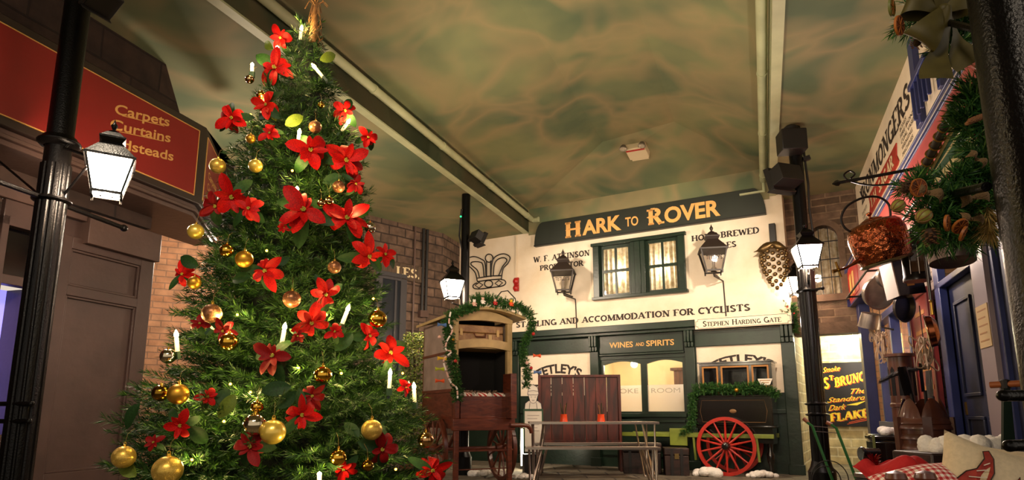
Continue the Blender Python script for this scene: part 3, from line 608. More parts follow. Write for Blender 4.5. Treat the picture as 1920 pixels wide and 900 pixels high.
b = MB(); b.box(4.5, 4.77, -.09, -.06, .0, 2.12); b.build('door_post', mat('lit_grey_board', '#8f7f84', .45), D2)  # pale tone paints in the light falling on this board
b = MB(); b.box(4.85, 6.6, -.03, 0, 0, 2.2); b.build('blue_boarding', M_dblue, D2)

# ================================================================ iron posts and lanterns
M_pane_lit = mat('lit_lantern_glass', '#fff3df', .3, emit=120, ecol='#ffe0c0')
def lantern(parent, c, s, drz=0, lit=True, text=None, power=60, metal=None, pane=None):
    """square tapering street lantern, c = centre of the eaves, s = width of the eaves"""
    metal = metal or M_black; c = Vector(c); R = (0, 0, drz)
    b = MB(); b.frustum(s*.52, s*.52, -.03*s, .03*s); b.frustum(s*.50, s*.2, .03*s, .42*s); b.frustum(s*.2, s*.27, .42*s, .52*s); b.frustum(s*.27, s*.27, .52*s, .56*s); b.frustum(s*.25, s*.13, .56*s, .70*s); b.build('roof', metal, parent, loc=c, rot=R)
    b = MB(); b.lathe([(.03*s, .7*s), (.11*s, .74*s), (.03*s, .79*s), (.06*s, .85*s), (.075*s, .9*s), (.03*s, .97*s), (.004*s, 1.06*s)], 12); b.build('finial', metal, parent, loc=c, rot=R)
    b = MB(); a, bt, z1, z0 = .47*s, .29*s, -.03*s, -.82*s
    for i in (-1, 1):
        for j in (-1, 1): b.bar((i*a, j*a, z1), (i*bt, j*bt, z0), .045*s)
    for z, r in ((z0, bt),): 
        b.box(-r-.03*s, r+.03*s, -r-.03*s, -r+.02*s, z-.03*s, z+.03*s); b.box(-r-.03*s, r+.03*s, r-.02*s, r+.03*s, z-.03*s, z+.03*s); b.box(-r-.03*s, -r+.02*s, -r+.02*s, r-.02*s, z-.03*s, z+.03*s); b.box(r-.02*s, r+.03*s, -r+.02*s, r-.02*s, z-.03*s, z+.03*s)
    for i in (-1, 1):
        for j in (-1, 1): b.box(i*bt-.025*s, i*bt+.025*s, j*bt-.025*s, j*bt+.025*s, z0-.11*s, z0-.03*s)
    b.frustum(.14*s, .1*s, z0-.04*s, z0-.0*s, 12); b.build('frame', metal, parent, loc=c, rot=R)
    b = MB(); g = .965; b.frustum(bt*g, a*g, z0+.02*s, z1-.005, cap=False)
    if lit:
        b.build('glass', pane or M_pane_lit, parent, loc=c, rot=R)
        b = MB(); b.lathe([(.001, z0-.08*s), (.1*s, z0-.05*s), (.1*s, z0-.03*s)], 12); b.build('base_glass', M_pane_lit, parent, loc=c, rot=R)
    else:
        b.build('glass', M_glass, parent, loc=c, rot=R)
        b = MB(); b.lathe([(.1*s, z0), (.1*s, z0+.14*s), (.055*s, z0+.16*s), (.055*s, z0+.5*s)], 12); b.build('lamp_holder', mat('lamp_white', '#b8aa98', .6), parent, loc=c, rot=R)
        if text:
            m = bpy.data.objects.new('x', None); o = lettering(text, -.30*s, .30*s, -.42*s, -.27*s, M_ink, parent, y=0, bold=.02)
            # lay the word on the sloping front pane
            o.location = c+Vector((math.sin(drz)*.405*s, -math.cos(drz)*.405*s, 0)) ; o.rotation_euler = (-.22*0, 0, drz); bpy.data.objects.remove(m)
            for v in o.data.vertices: v.co.y += (v.co.z+.345*s)*-.228
def iron_post(label, base, r, ztop, zc_, rl=None, flute=True):
    t = thing('iron_post', label, 'post', base); rl = rl or r*1.25
    b = MB(); n = 36; prof = [(rl*1.5, 0), (rl*1.5, .25), (rl*1.2, .3), (rl*1.05, .36)]
    b.lathe(prof, 24); zz = [(rl, .36), (rl*.98, zc_)]
    P = []
    for rr, z in zz:
        for i in range(72): a = 2*math.pi*i/72; q = rr*(1-.06*(i % 6 in (0, 5))); P.append((q*math.cos(a), q*math.sin(a), z))
    b.add(P, [(i, (i+1) % 72, 72+(i+1) % 72, 72+i) for i in range(72)]); b.build('fluted_shaft', M_black, t, smooth=20)
    b = MB(); b.lathe([(r, zc_), (r, ztop)], 32); b.build('column', M_black, t)
    return t
def collar(t, z, r, h=.04, name='collar'):
    b = MB(); b.lathe([(r*.86, z-h), (r*1.1, z-h*.8), (r*1.28, z-h*.3), (r*1.3, z), (r*1.22, z+h*.3), (r*1.04, z+h*.4), (r*1.0, z+h), (r*.86, z+h*1.1)], 28, cap=False); return b.build(name, M_black, t)
def flood(t, c, target, s=.18):
    """black flood-lamp housing with a hooded lens, on a short arm"""
    b = MB(); b.box(-s*.5, s*.5, -s*.35, s*.35, -.05, s*.55); b.prism([(-s*.6, -.055), (s*.6, -.055), (s*.5, .0), (-s*.5, .0)], -s*.5, s*.5); b.box(-s*.56, s*.56, -s*.46, -s*.42, -.10, 0)
    q = (Vector(target)-(Vector(t.location)+Vector(c))).to_track_quat('-Z', 'Y').to_euler()
    o = b.build('flood_lamp', M_blackm, t, loc=c, rot=q, bevel=.004); 
    b = MB(); b.box(-s*.45, s*.45, -s*.4, s*.4, -.06, -.052); b.build('lens', mat('flood_lens', '#15110e', .3), o)
# left post
PL_ = Vector((-2.93, 3.9, 0)); r = .076
t = iron_post('tall black iron post nearest the carpet shop sign, with a lantern on its arm', PL_, r, 4.2, 2.44, .088)
zc1 = at_y(65, 268, 3.9).z; zc2 = at_y(52, 376, 3.9).z
collar(t, zc1, r*1.25, .035); collar(t, zc2, r*1.12, .02, 'clamp')
b = MB(); b.tube([(0, 0, zc2), (.09, .62, zc2)], .016, 10); b.ball((.09, .62, zc2), .026); b.build('ladder_bar', M_black, t)
b = MB(); b.tube([(0, 0, zc2), (-.12, -.6, zc2)], .016, 10); b.ball((-.12, -.6, zc2), .026); b.build('ladder_bar', M_black, t)
lc = at_y(207, 303, 3.8)-PL_
b = MB(); b.tube([(.06, 0, zc2+.02), (lc.x-.14, lc.y, lc.z-.03)], .008, 8); b.tube([(.07, 0, zc1), (lc.x-.3, lc.y, lc.z+.09), (lc.x-.12, lc.y, lc.z+.03), (lc.x, lc.y, lc.z+.0)], .009, 8); b.tube([(-.06, 0, zc2+.02), (-.5, .1, zc1-.05)], .008, 8); b.build('lantern_arm', M_black, t)
lantern(t, lc, .265, .55, True, power=85)
for y in (757, 790):
    p = at_y(50, y, 3.8); b = MB(); b.tube([(-.3, 0, p.z), (.115, -.1, p.z)], .014, 10); b.ball((.115, -.1, p.z), .017); b.build('rail', M_black, t)
fl = at_y(186, -4, 3.7)-PL_
flood(t, fl, (-1, 3, 1.2), .17)
b = MB(); b.bar((.07, 0, fl.z+.1), (fl.x, fl.y, fl.z+.08), .02); b.build('flood_bracket', M_blackm, t)
# post by the dray, under the left beam
P2 = Vector((-.711, 9.484, 0)); 
t = iron_post('slim black iron post standing behind the covered wagon', P2, .066, 4.2, 2.2, .088)
collar(t, 2.2, .08, .03)
lc = at_y(848, 527, 9.1)-P2; lantern(t, lc, .30, .4, True, power=75)
b = MB(); b.tube([(0, 0, lc.z-.32), (lc.x, lc.y, lc.z-.32)], .014, 8); b.build('lantern_arm', M_black, t)
fc = at_y(898, 447, 9.3)-P2; flood(t, fc, FAC.w(-2.8, 0, 2.2), .2)
b = MB(); b.bar((0, 0, fc.z), fc, .03); b.build('flood_bracket', M_blackm, t)
gl = at_y(864, 406, 9.4)-P2; b = MB(); b.ball(gl, .014); b.build('indicator_light', mat('green_led', '#19c46a', .4, emit=3), t)
b = MB(); b.tube([gl+Vector((.01, .02, .12)), gl+Vector((.0, .02, 0)), gl+Vector((-.02, .02, -.3)), gl+Vector((.02, .02, -.5))], .015, 6); b.build('cable', M_blackm, t)
# post in front of the passage, right of the inn
P3 = Vector((3.34, 7.12, 0))
t = iron_post('black iron post with a lantern, standing between the red-wheeled cart and the ironmonger', P3, .074, 4.2, 2.62, .094)
for y in (757, 777): collar(t, at_y(1530, y, 7.12).z, .094, .02)
z = at_y(1507, 545, 7.12).z; collar(t, z, .09, .03, 'clamp')
b = MB(); b.tube([(-.04, .1, z), (.03, -.3, z-.03)], .014, 8); b.ball((.03, -.3, z-.03), .022); b.build('ladder_bar', M_black, t)
lc = at_y(1512, 463, 6.85)-P3; lantern(t, lc, .275, -.15, True, power=45)
b = MB(); b.tube([(0, -.05, z+.05), (lc.x, lc.y, lc.z-.30)], .013, 8); b.build('lantern_arm', M_black, t); b = MB(); b.tube([(0, -.05, lc.z+.06), (lc.x, lc.y, lc.z+.06)], .01, 8); b.build('lantern_stay', M_black, t)
p = at_y(1485, 267, 7.0)-P3; b = MB(); b.box(-.15, .13, -.13, .1, -.13, .12); o = b.build('junction_box', M_blackm, t, loc=p, rot=(0, 0, -.1), bevel=.008)
b = MB(); b.lathe([(.09, .12), (.09, .17), (.06, .2)], 14); b.build('speaker_cap', M_blackm, o)
p = at_y(1466, 337, 7.0)-P3; flood(t, p, FAC.w(-2.6, 0, 2.4), .3)
b = MB(); b.bar((0, 0, p.z+.05), p+Vector((0, 0, .05)), .04); b.build('flood_bracket', M_blackm, t)
zz = at_y(1512, 300, 7.1).z; b = MB(); b.tube([(.085, -.02, 4.0), (.09, -.03, zz), (.1, -.04, zz-.3), (.08, -.06, zz-.6), (.1, -.06, zz-.95)], .013, 6); b.bar((.07, -.03, zz), (.14, -.05, zz+.02), .05); b.build('cable', M_blackm, t)
# post at the right edge of the view
rl = .125; P4 = Vector((1.318, 1.50, 0))
POST4 = t = iron_post('broad gloss black iron post standing closest to the viewer', P4, .108, 4.2, .5, .125)
for y, x in ((742, 1882), (836, 1893)):
    p = at_y(x, y, 1.38); e = p-P4; b = MB(); b.tube([(0, 0, p.z+.005), e], .012, 12); b.ball(e, .0125, 12, 8, (1.2, 1, 1)); b.build('rail', M_black, t)
# the lamp on the end wall behind that post
t = thing('wall_lantern', 'lit lantern on the stone end wall, half hidden behind the iron post', 'lantern', EW.w(.12, .36, 2.85), EW.th)
lantern(t, (0, 0, 0), .30, .3, True, pane=mat('dim_lantern_glass', '#fff3df', .3, emit=22, ecol='#ffe0c0'))
b = MB(); b.tube([(0, .34, -.3), (0, .1, -.33), (0, 0, -.28)], .014, 8); b.box(-.04, .04, .32, .36, -.4, -.2); b.build('wall_bracket', M_black, t)
# ================================================================ things on the inn's front
zb_s = (U(1000, 463, .08)[1]+U(1437, 400, .08)[1])/2; zt_s = (U(1012, 415, .08)[1]+U(1411, 355, .08)[1])/2
xl, xr = U(1001, 463, .08)[0], U(1436, 400, .08)[0]; sc = (xl+xr)/2; hs = zt_s-zb_s
t = on(FAC, 'inn_sign_board', 'long dark green inn board lettered HARK TO ROVER in gold under the roof', 'sign', sc, .0, zb_s)
hw = (xr-xl)/2; n = 8; cr = .17
poly = [(-hw, 0), (hw, 0)]+[(hw-cr*(1-math.cos(a)), hs*math.sin(a)) for a in [math.pi/2*k/n for k in range(1, n+1)]]+[(-hw+cr*(1-math.cos(a)), hs*math.sin(a)) for a in [math.pi/2*k/n for k in range(n, 0, -1)]]
b = MB(); b.prism(poly, -.07, .0); b.build('board', M_signgreen, t, bevel=.004)
b = MB(); b.box(-hw, hw, -.085, -.07, 0, .025); b.build('bottom_moulding', mat('dark_edge', '#1a1c18', .5), t)
V = lambda x, y: (lambda q: (q[0]-sc, q[1]-zb_s))(U(x, y, .07))
zA = (V(1094, 440)[1]+V(1350, 403)[1])/2; hA = V(1099, 413)[1]-V(1099, 440)[1]
M_goldb = mat('sign_gold', '#eeb366', .5, var=.1)
for s, a, c_, f, k in (('H', 1060, 1089, 'serif', 1.1), ('ARK', 1092, 1165, 'sans', 1), ('TO', 1173, 1197, 'sans', .62), ('R', 1214, 1246, 'serif', 1.16), ('OVER', 1247, 1352, 'sans', 1)):
    z0 = zA-.02*(k > 1)+(.035 if k < 1 else 0)
    o = lettering(s, V(a, 430)[0], V(c_, 420)[0], z0, z0+hA*k, M_goldb, t, y=-.075, font=f, bold=.035 if k == 1 else .02, wt=.24)
    if f == 'serif':    # the ornamental spurs half-way up the big capitals
        x = V(a, 430)[0]; wd = V(c_, 420)[0]-x; b = MB()
        for q in ((.16, .84) if s == 'H' else (.15,)): b.prism([(x+wd*q-.05, z0+hA*k*.5), (x+wd*q, z0+hA*k*.58), (x+wd*q+.05, z0+hA*k*.5), (x+wd*q, z0+hA*k*.42)], -.077, -.074)
        b.build('lettering_spur', M_goldb, t)
# street name plate
x0, x1 = U(1303, 610, .17)[0], U(1484, 597, .17)[0]; z0, z1 = U(1303, 618, .17)[1], U(1303, 598.5, .17)[1]; c = (x0+x1)/2
t = on(FAC, 'street_name_plate', 'cream street name plate lettered STEPHEN HARDING GATE on the inn cornice', 'sign', c, .161, z0)
hw = (x1-x0)/2; hh = z1-z0; k = .035
poly = [(-hw+k, 0), (hw-k, 0), (hw-k, k), (hw, k), (hw, hh-k), (hw-k, hh-k), (hw-k, hh), (-hw+k, hh), (-hw+k, hh-k), (-hw, hh-k), (-hw, k), (-hw+k, k)]
b = MB(); b.box(-hw, hw, -.012, 0, 0, hh); b.build('plate', mat('plate_cream', '#efe2c6', .5), t, bevel=.003)
b = MB(); g = .012
pp = [(x*(1-.02), g+z*(hh-2*g)/hh) for x, z in poly]
for i in range(len(pp)): (xa, za), (xb, zb2) = pp[i], pp[(i+1) % len(pp)]; b.bar((xa, -.0135, za), (xb, -.0135, zb2), .005)
b.build('border', M_ink, t)
lettering('STEPHEN HARDING GATE', U(1318, 612, .17)[0]-c, U(1465, 602, .17)[0]-c, .035, hh-.04, M_ink, t, y=-.0135, font='serif', size_caps=.78, wt=.2)
# wall lanterns
for lab, px, py in (('unlit black wall lantern lettered TETLEYS, left of the inn\'s upper window', 1056, 511), ('unlit black wall lantern lettered TETLEYS, right of the inn\'s upper window', 1336, 470)):
    x, z = U(px, py, .38); t = on(FAC, 'wall_lantern', lab, 'lantern', x, .38, z, None)
    lantern(t, (0, 0, 0), .40, .32, False, text="TETLEY'S", metal=mat('bronze_black', '#221812', .55))
    b = MB(); b.tube([(0, 0, -.36), (0, .02, -.40), (.06, .36, -.42), (.06, .375, -.5), (.07, .375, -.98)], .011, 6); b.build('gas_pipe', MATS['bronze_black'], t)
    b = MB(); b.bar((0, .0, -.37), (0, .37, -.37), .025); b.build('wall_bracket', MATS['bronze_black'], t)
# the bunch of grapes
x, z = U(1447, 421, .12)
t = on(FAC, 'grape_sign', 'gilded bunch of grapes hanging on a black wall bracket beside HOME BREWED', 'inn emblem', x, .0, z)
b = MB(); b.box(-.045, .045, -.12, 0, -.29, .02); b.build('bracket', M_blackm, t, bevel=.006)
b = MB(); b.tube([(0, -.1, -.27), (0, -.17, -.3), (0, -.2, -.34)], .012, 6); b.tube([(0, -.2, -.33), (-.14, -.2, -.36), (-.2, -.18, -.48), (-.19, -.16, -.58)], .008, 6); b.build('stem', mat('gilt', '#6f5836', .36, .75, var=.5, vscale=14), t)
b = MB()
for a, s in ((-.12, 1), (.1, -1)): b.grid(lambda u, v: (a*1.2*(u*2)-.0+s*.02, -.235-.03*math.sin(math.pi*v), -.33-.10*u-.14*(v-.5)*math.sin(math.pi*min(u+.1, 1))), 6, 4)
b.build('vine_leaf', MATS['gilt'], t)
gm = None; cnt = 0
for k in range(13):
    f = k/12; zz = -.38-.62*f; rad = .175*math.sin(math.pi*(.28+.68*f))**.9+.01; m = max(1, int(rad*46))
    for j in range(m):
        a = math.pi*2*(j+.5*(k % 2))/m; 
        if math.cos(a) < -.35 or cnt >= 95: continue
        p = (rad*math.sin(a)+.02*f, -.16-.7*rad*math.cos(a), zz+random.uniform(-.012, .012))
        if gm is None: b = MB(); b.ball((0, 0, 0), .032, 12, 8); g = b.build('grape', MATS['gilt'], t, loc=p); gm = g.data
        else: link('grape', gm, t, p)
        cnt += 1
# wrought crown outline
t = on(FAC, 'crown_emblem', 'black wrought outline of a royal crown on the inn wall above the wagon', 'emblem', U(919, 540)[0], 0, U(919, 541)[1])
cx0, cz0 = U(919, 540, .03)[0], U(919, 541)[1]
def cp(zx, zy): q = U(780+zx/3.9125, 330+zy/3.9125, .03); return (q[0]-cx0, -.03, q[1]-cz0)
def curve(pts, n=6):   # Catmull-Rom through zoom points
    P = [Vector(p) for p in pts]; out = []
    for i in range(len(P)-1):
        a, b_, c_, d_ = P[max(i-1, 0)], P[i], P[i+1], P[min(i+2, len(P)-1)]
        for k in range(n): s = k/n; out.append(.5*((2*b_)+(c_-a)*s+(2*a-5*b_+4*c_-d_)*s*s+(3*b_-a-3*c_+d_)*s**3))
    return out+[P[-1]]
b = MB(); q = .011
for L in ([(455, 770), (440, 710), (405, 670), (370, 640), (375, 610), (430, 590), (490, 612), (512, 640), (520, 742)], [(470, 740), (455, 690), (410, 650), (420, 630), (470, 630), (495, 650), (505, 742)],
          [(555, 740), (562, 640), (590, 590), (650, 570), (695, 595), (680, 640), (645, 680), (632, 755)], [(572, 735), (580, 650), (605, 612), (650, 598), (672, 620), (640, 665), (612, 730)],
          [(455, 775), (540, 762), (632, 755)], [(450, 750), (540, 735), (632, 730)], [(452, 783), (425, 800), (430, 822), (470, 828), (560, 818), (640, 805), (664, 785), (655, 765), (630, 758)], [(523, 620), (523, 740)], [(553, 620), (553, 738)]):
    b.tube(curve([cp(*p) for p in L]), q, 6)
b.build('outline', M_blackm, t)
b = MB(); b.tube([cp(542+28*math.cos(a), 602+30*math.sin(a)) for a in np.linspace(0, 2*math.pi, 20)[:-1]], q, 6, closed=True); b.build('orb', M_blackm, t)
b = MB(); b.tube([cp(538+30*math.cos(a), 790+25*math.sin(a)) for a in np.linspace(0, 2*math.pi, 20)[:-1]], q, 6, closed=True)
b.build('roundel', M_blackm, t)
for zx, zy in ((468, 800), (613, 785)): b = MB(); b.tube([cp(zx-28, zy+2), cp(zx, zy-20), cp(zx+28, zy-2), cp(zx, zy+22)], q, 6, closed=True); b.build('lozenge', M_blackm, t)
# fire bell
x, z = U(967, 533, .05); t = on(FAC, 'fire_bell', 'small red fire alarm sounder on the cream inn wall right of the crown', 'alarm', x, 0, z)
M_fire = mat('alarm_red', '#a8201c', .35)
M90 = Matrix.Rotation(math.pi/2, 4, 'X')
b = MB(); b.box(-.05, .05, -.04, 0, -.13, .13); b.build('housing', M_fire, t, bevel=.01)
for dz in (.06, -.07): b = MB(); b.lathe([(.06, .03), (.058, .06), (.03, .085), (.012, .09)], 18, M=M90); b.build('sounder', M_fire, t, loc=(0, 0, dz))
b = MB(); b.bar((0, -.02, .13), (0, -.02, .95), .02); b.build('conduit', M_creamR, t)
# emergency twin-spot light on the end slope of the vault
pa, pb, pc_ = st(-2.13, 9.42, zt), st(-.98, 9.10, zt), FAC.w(-2.2, -.02, zb); nrm = (pb-pa).cross(pc_-pa).normalized()
if nrm.y > 0: nrm = -nrm
r_ = Vector(ray(1196, 277)); o_ = Vector(CAM); P = o_+r_*((pa-o_).dot(nrm)/r_.dot(nrm))
t = thing('emergency_light', 'white emergency light with two round lamps on the painted sky above the inn', 'emergency light', P+nrm*.05, FAC.th)
ax = Vector(FAC.X); az = ax.cross(-nrm).normalized(); ax = (-nrm).cross(az); t.rotation_euler = Matrix((ax, -nrm, az)).transposed().to_euler()
b = MB(); b.box(-.16, .16, -.07, .045, -.13, .13); b.build('case', mat('ivory_plastic', '#cdbb98', .5), t, bevel=.01)
b = MB(); b.box(-.15, .15, -.075, -.07, .07, .10); b.build('red_strip', M_fire, t)
b = MB(); b.box(-.13, .14, -.06, .045, -.17, -.13); b.build('base_strip', MATS['ivory_plastic'], t)
for dx in (-.15, .15):
    b = MB(); b.lathe([(.0, .0), (.04, .0), (.058, .05), (.06, .06)], 18, M=M90); o = b.build('lamp_head', mat('grey_metal', '#8a8178', .35, .8), t, loc=(dx, -.06, .21))
    b = MB(); b.lathe([(0.001, .07), (.05, .062)], 18, M=M90); b.build('lens', mat('lens_silver', '#d8d0c0', .12, .7, bump=.5, bscale=90), o)

# ================================================================ stone wall behind the tree
x0, z0 = BW.px(726, 521); x1, z1 = BW.px(790, 486)
t = on(BW, 'shop_name_board', 'weathered dark board ending LES. on the stone wall right of the tree', 'sign', x1, 0, z0)
b = MB(); b.box(-1.6, 0, -.05, 0, 0, .30); b.build('board', wood_mat('old_board', '#3a2e24', '#574636', .7), t, bevel=.006)
b = MB(); b.box(-1.58, -.02, -.06, -.05, .27, .29); b.box(-1.58, -.02, -.06, -.05, .01, .03); b.build('moulding', MATS['old_board'], t)
q = lambda px: BW.px(px, 503)[0]-x1
lettering('LES.', q(739), q(783), .06, .235, mat('sign_cream', '#d9c9a0', .6), t, y=-.054, font='serif', wt=.22)
W6 = bpy.data.objects.new('window_6', None); COL.objects.link(W6); W6.location = BW.o; W6.rotation_euler = (0, 0, BW.th); W6['kind'] = 'structure'
xw0, xw1 = BW.px(700, 580)[0], BW.px(759, 560)[0]; zw_1 = BW.px(757, 516)[1]
b = MB(); f = .13; b.box(xw1-f, xw1, -.06, 0, .5, zw_1); b.box(xw0, xw1-f, -.06, 0, zw_1-f, zw_1); b.box(xw0, xw0+f, -.06, 0, .5, zw_1-f); b.box(xw1-.24, xw1-.2, -.05, 0, .5, zw_1-f); b.build('window_frame', mat('slate_frame', '#3a393d', .5), W6, bevel=.005)
b = MB(); b.box(xw0+f, xw1-f, -.02, -.005, .5, zw_1-f); b.build('pane', mat('dark_pane', '#20262e', .2), W6)
for i, (px, lab) in enumerate(((777, 'thin dark drainpipe on the stone wall close to the shop name board'), (793, 'dark drainpipe on the stone wall, left one of the close pair'), (800, 'dark drainpipe on the stone wall, right one of the close pair'))):
    x = BW.px(px, 500, .05)[0]; zb2 = .9 if i == 0 else BW.px(px, 596)[1]
    t = on(BW, 'drainpipe', lab, 'pipe', x, .05, zb2)
    b = MB(); b.tube([(0, 0, 0), (0, 0, 4.18-zb2)], .028 if i else .018, 10); b.build('pipe', M_blackm if i else M_umber, t)
    b = MB(); b.box(-.05, .05, -.03, .05, 0, .12); b.build('pipe_foot', M_umber, t)
# ================================================================ needles, garlands and the tree
def needle_mat(name, a, b_, c_, rough=.5):
    m = bpy.data.materials.new(name); m.use_nodes = True; nt = m.node_tree; N = nt.nodes; L = nt.links; p = N['Principled BSDF']; p.inputs['Roughness'].default_value = rough; p.inputs['Specular IOR Level'].default_value = .25
    g = N.new('ShaderNodeNewGeometry'); r = N.new('ShaderNodeValToRGB'); e = r.color_ramp.elements; e[0].color = hx(a); e[1].color = hx(c_); q = e.new(.6); q.color = hx(b_)
    L.new(g.outputs['Random Per Island'], r.inputs[0]); L.new(r.outputs[0], p.inputs['Base Color']); MATS[name] = m; return m
M_needle = needle_mat('fir_needles', '#0d220d', '#1e3d15', '#416020')
M_gneedle = needle_mat('garland_needles', '#163a1c', '#2c5a24', '#5a8038')
def needle_mesh(name, twigs, per_m, ln, w, m, ang=(.6, 1.15)):
    """twigs = [(p0, p1)]; each one is clad with flat tapering needles"""
    A = np.array([t[0] for t in twigs], float); B = np.array([t[1] for t in twigs], float); D = B-A; Ls = np.linalg.norm(D, axis=1); ok = Ls > 1e-4; A, D, Ls = A[ok], D[ok], Ls[ok]
    n = np.maximum(3, (Ls*per_m).astype(int)); idx = np.repeat(np.arange(len(A)), n); N = len(idx)
    d = D/Ls[:, None]; ref = np.where(np.abs(d[:, 2:3]) < .9, np.array([[0, 0, 1.]]), np.array([[1., 0, 0]])); u = np.cross(d, ref); u /= np.linalg.norm(u, axis=1)[:, None]; v = np.cross(d, u)
    s = rng.random(N); ph = rng.random(N)*2*np.pi; a = ang[0]+(ang[1]-ang[0])*rng.random(N); a *= (1-.35*s)
    P = A[idx]+D[idx]*s[:, None]; rad = u[idx]*np.cos(ph)[:, None]+v[idx]*np.sin(ph)[:, None]
    dr = d[idx]*np.cos(a)[:, None]+rad*np.sin(a)[:, None]; dr[:, 2] += .06; dr /= np.linalg.norm(dr, axis=1)[:, None]
    tg = np.cross(dr, rad+.3*rng.standard_normal((N, 3))); tg /= np.linalg.norm(tg, axis=1)[:, None]+1e-9
    l = ln*(.7+.5*rng.random(N))
    V = np.empty((N, 4, 3)); V[:, 0] = P-tg*w*.35; V[:, 1] = P+dr*l[:, None]*.5-tg*w*.5; V[:, 2] = P+dr*l[:, None]; V[:, 3] = P+dr*l[:, None]*.5+tg*w*.5
    me = bpy.data.meshes.new(name); me.vertices.add(N*4); me.vertices.foreach_set('co', V.ravel().astype(np.float32))
    me.loops.add(N*4); me.loops.foreach_set('vertex_index', np.arange(N*4, dtype=np.int32)); me.polygons.add(N); me.polygons.foreach_set('loop_start', np.arange(0, N*4, 4, dtype=np.int32)); me.polygons.foreach_set('loop_total', np.full(N, 4, dtype=np.int32))
    me.materials.append(m); me.update(calc_edges=True); return me
TX, TY = -1.056, 3.0
_rz = [(.25, .80), (.58, .74), (.70, .72), (.935, .65), (1.18, .55), (1.46, .50), (1.754, .435), (2.11, .345), (2.395, .23), (2.62, .135), (2.80, .05), (2.9, .02)]
def tree_r(z): return float(np.interp(z, [a for a, _ in _rz], [b for _, b in _rz]))
tree = thing('christmas_tree', 'tall green Christmas tree covered in red flowers, gold baubles and candle lights', 'christmas tree', (TX, TY, 0))
twigs = []; wood = MB()
def branch(z, az, rr, inner=False):
    dz = random.uniform(-.02, .05); c, s = math.cos(az), math.sin(az); up = .10+.12*z/2.8
    base = Vector((c*rr*.08, s*rr*.08, z-rr*.10)); tip = Vector((c*rr, s*rr, z+dz)); mid = base.lerp(tip, .55)+Vector((0, 0, -.02*rr)); 
    side = Vector((-s, c, 0))
    st_ = .3 if not inner else .4
    pts = [base.lerp(mid, st_ if 0 else .55), mid, mid.lerp(tip, .5)+Vector((0, 0, -.006)), tip]
    for p, q in zip(pts, pts[1:]): twigs.append((p, q))
    k = 5 if rr > .3 else (4 if rr > .12 else 2)
    for i in range(k):
        f = .42+.5*i/k+random.uniform(-.04, .04); p = mid.lerp(tip, max(0, (f-.5)*2)) if f > .5 else base.lerp(mid, f*2)
        sg = 1 if i % 2 else -1; ln = (.15-.075*f)*min(1, .45+rr)*random.uniform(.75, 1.25)
        dr = (Vector((c, s, 0))*random.uniform(.55, .9)+side*sg*random.uniform(.45, .9)+Vector((0, 0, random.uniform(-.25, .35)))).normalized()
        twigs.append((p, p+dr*ln))
z = .30; ga = 0
while z < 2.80:
    R = tree_r(z); n = max(3, int(2*math.pi*R/.105))
    for i in range(n):
        ga += 2*math.pi/n; branch(z+random.uniform(-.03, .03), ga+random.uniform(-.2, .2), R*random.choice((.66, .76, .84, .90))*random.uniform(.92, 1.06)*(1.13 if z < 1.0 else 1), False)
    ga += .37; z += .062 if z < 2.5 else .05
for _ in range(26): a = random.uniform(0, 6.28); zz = random.uniform(2.62, 2.86); p = Vector((0, 0, zz)); twigs.append((p, p+Vector((math.cos(a)*.07, math.sin(a)*.07, random.uniform(.0, .08)))))
link('foliage', needle_mesh('foliage', twigs, 430, .036, .0036, M_needle), tree)
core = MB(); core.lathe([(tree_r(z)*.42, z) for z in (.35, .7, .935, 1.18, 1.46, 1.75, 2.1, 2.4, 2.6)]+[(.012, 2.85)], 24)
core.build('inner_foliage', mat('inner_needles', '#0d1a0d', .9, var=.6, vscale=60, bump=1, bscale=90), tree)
b = MB(); b.lathe([(.05, .05), (.045, .6), (.02, 2.0), (.008, 2.86)], 12); b.build('trunk', mat('bark', '#3a281b', .9, bump=.5), tree)
b = MB()
for k in range(3): a = 2.1*k; b.bar((0, 0, .12), (.4*math.cos(a), .4*math.sin(a), .015), .035)
b.lathe([(.07, .02), (.07, .25)], 14, cap=False); b.build('stand', M_black, tree)
def tree_hit(px, py, k=1.0):
    r = ray(px, py); best = (9, 3.)
    for i in range(900):
        Y = 1.6+i*.0018; P = CAM+r*Y/r[1]; d = math.hypot(P[0]-TX, P[1]-TY)/max(.03, tree_r(P[2])*k)
        if d <= 1: return Vector(P)
        if d < best[0]: best = (d, Y)
    return Vector(CAM+r*best[1]/r[1])
def outward(P): d = Vector((P.x-TX, P.y-TY, 0)); d = d.normalized() if d.length > 1e-4 else Vector((0, -1, 0)); return d
# ---- straw topper
P = at_y(587, 84, 3.0)
t = thing('straw_topper', 'brown woven straw cone at the very top of the Christmas tree', 'tree topper', (P.x, P.y, P.z))
M_straw = mat('straw', '#8a5f33', .7, var=.4, vscale=30)
b = MB()
for k in range(22):
    a = random.uniform(0, 6.28); tw = random.choice((-1, 1))*random.uniform(1.5, 5); pts = []
    for i in range(16): f = i/15; r = (.046*(1-f)**.8+.006)*(1+.05*random.random()); pts.append((r*math.cos(a+tw*f), r*math.sin(a+tw*f), .26*f))
    b.tube(pts, .0013, 4)
b.lathe([(.034, 0), (.02, .1), (.005, .25)], 12); b.build('woven_cone', M_straw, t)
b = MB()
for k in range(9): a = k*.7; b.tube([(0, 0, .22), (.04*math.cos(a), .04*math.sin(a), .25+.01*(k % 3)), (.065*math.cos(a), .065*math.sin(a), .22+.02*(k % 2))], .003, 5)
b.build('straw_bow', M_straw, t)
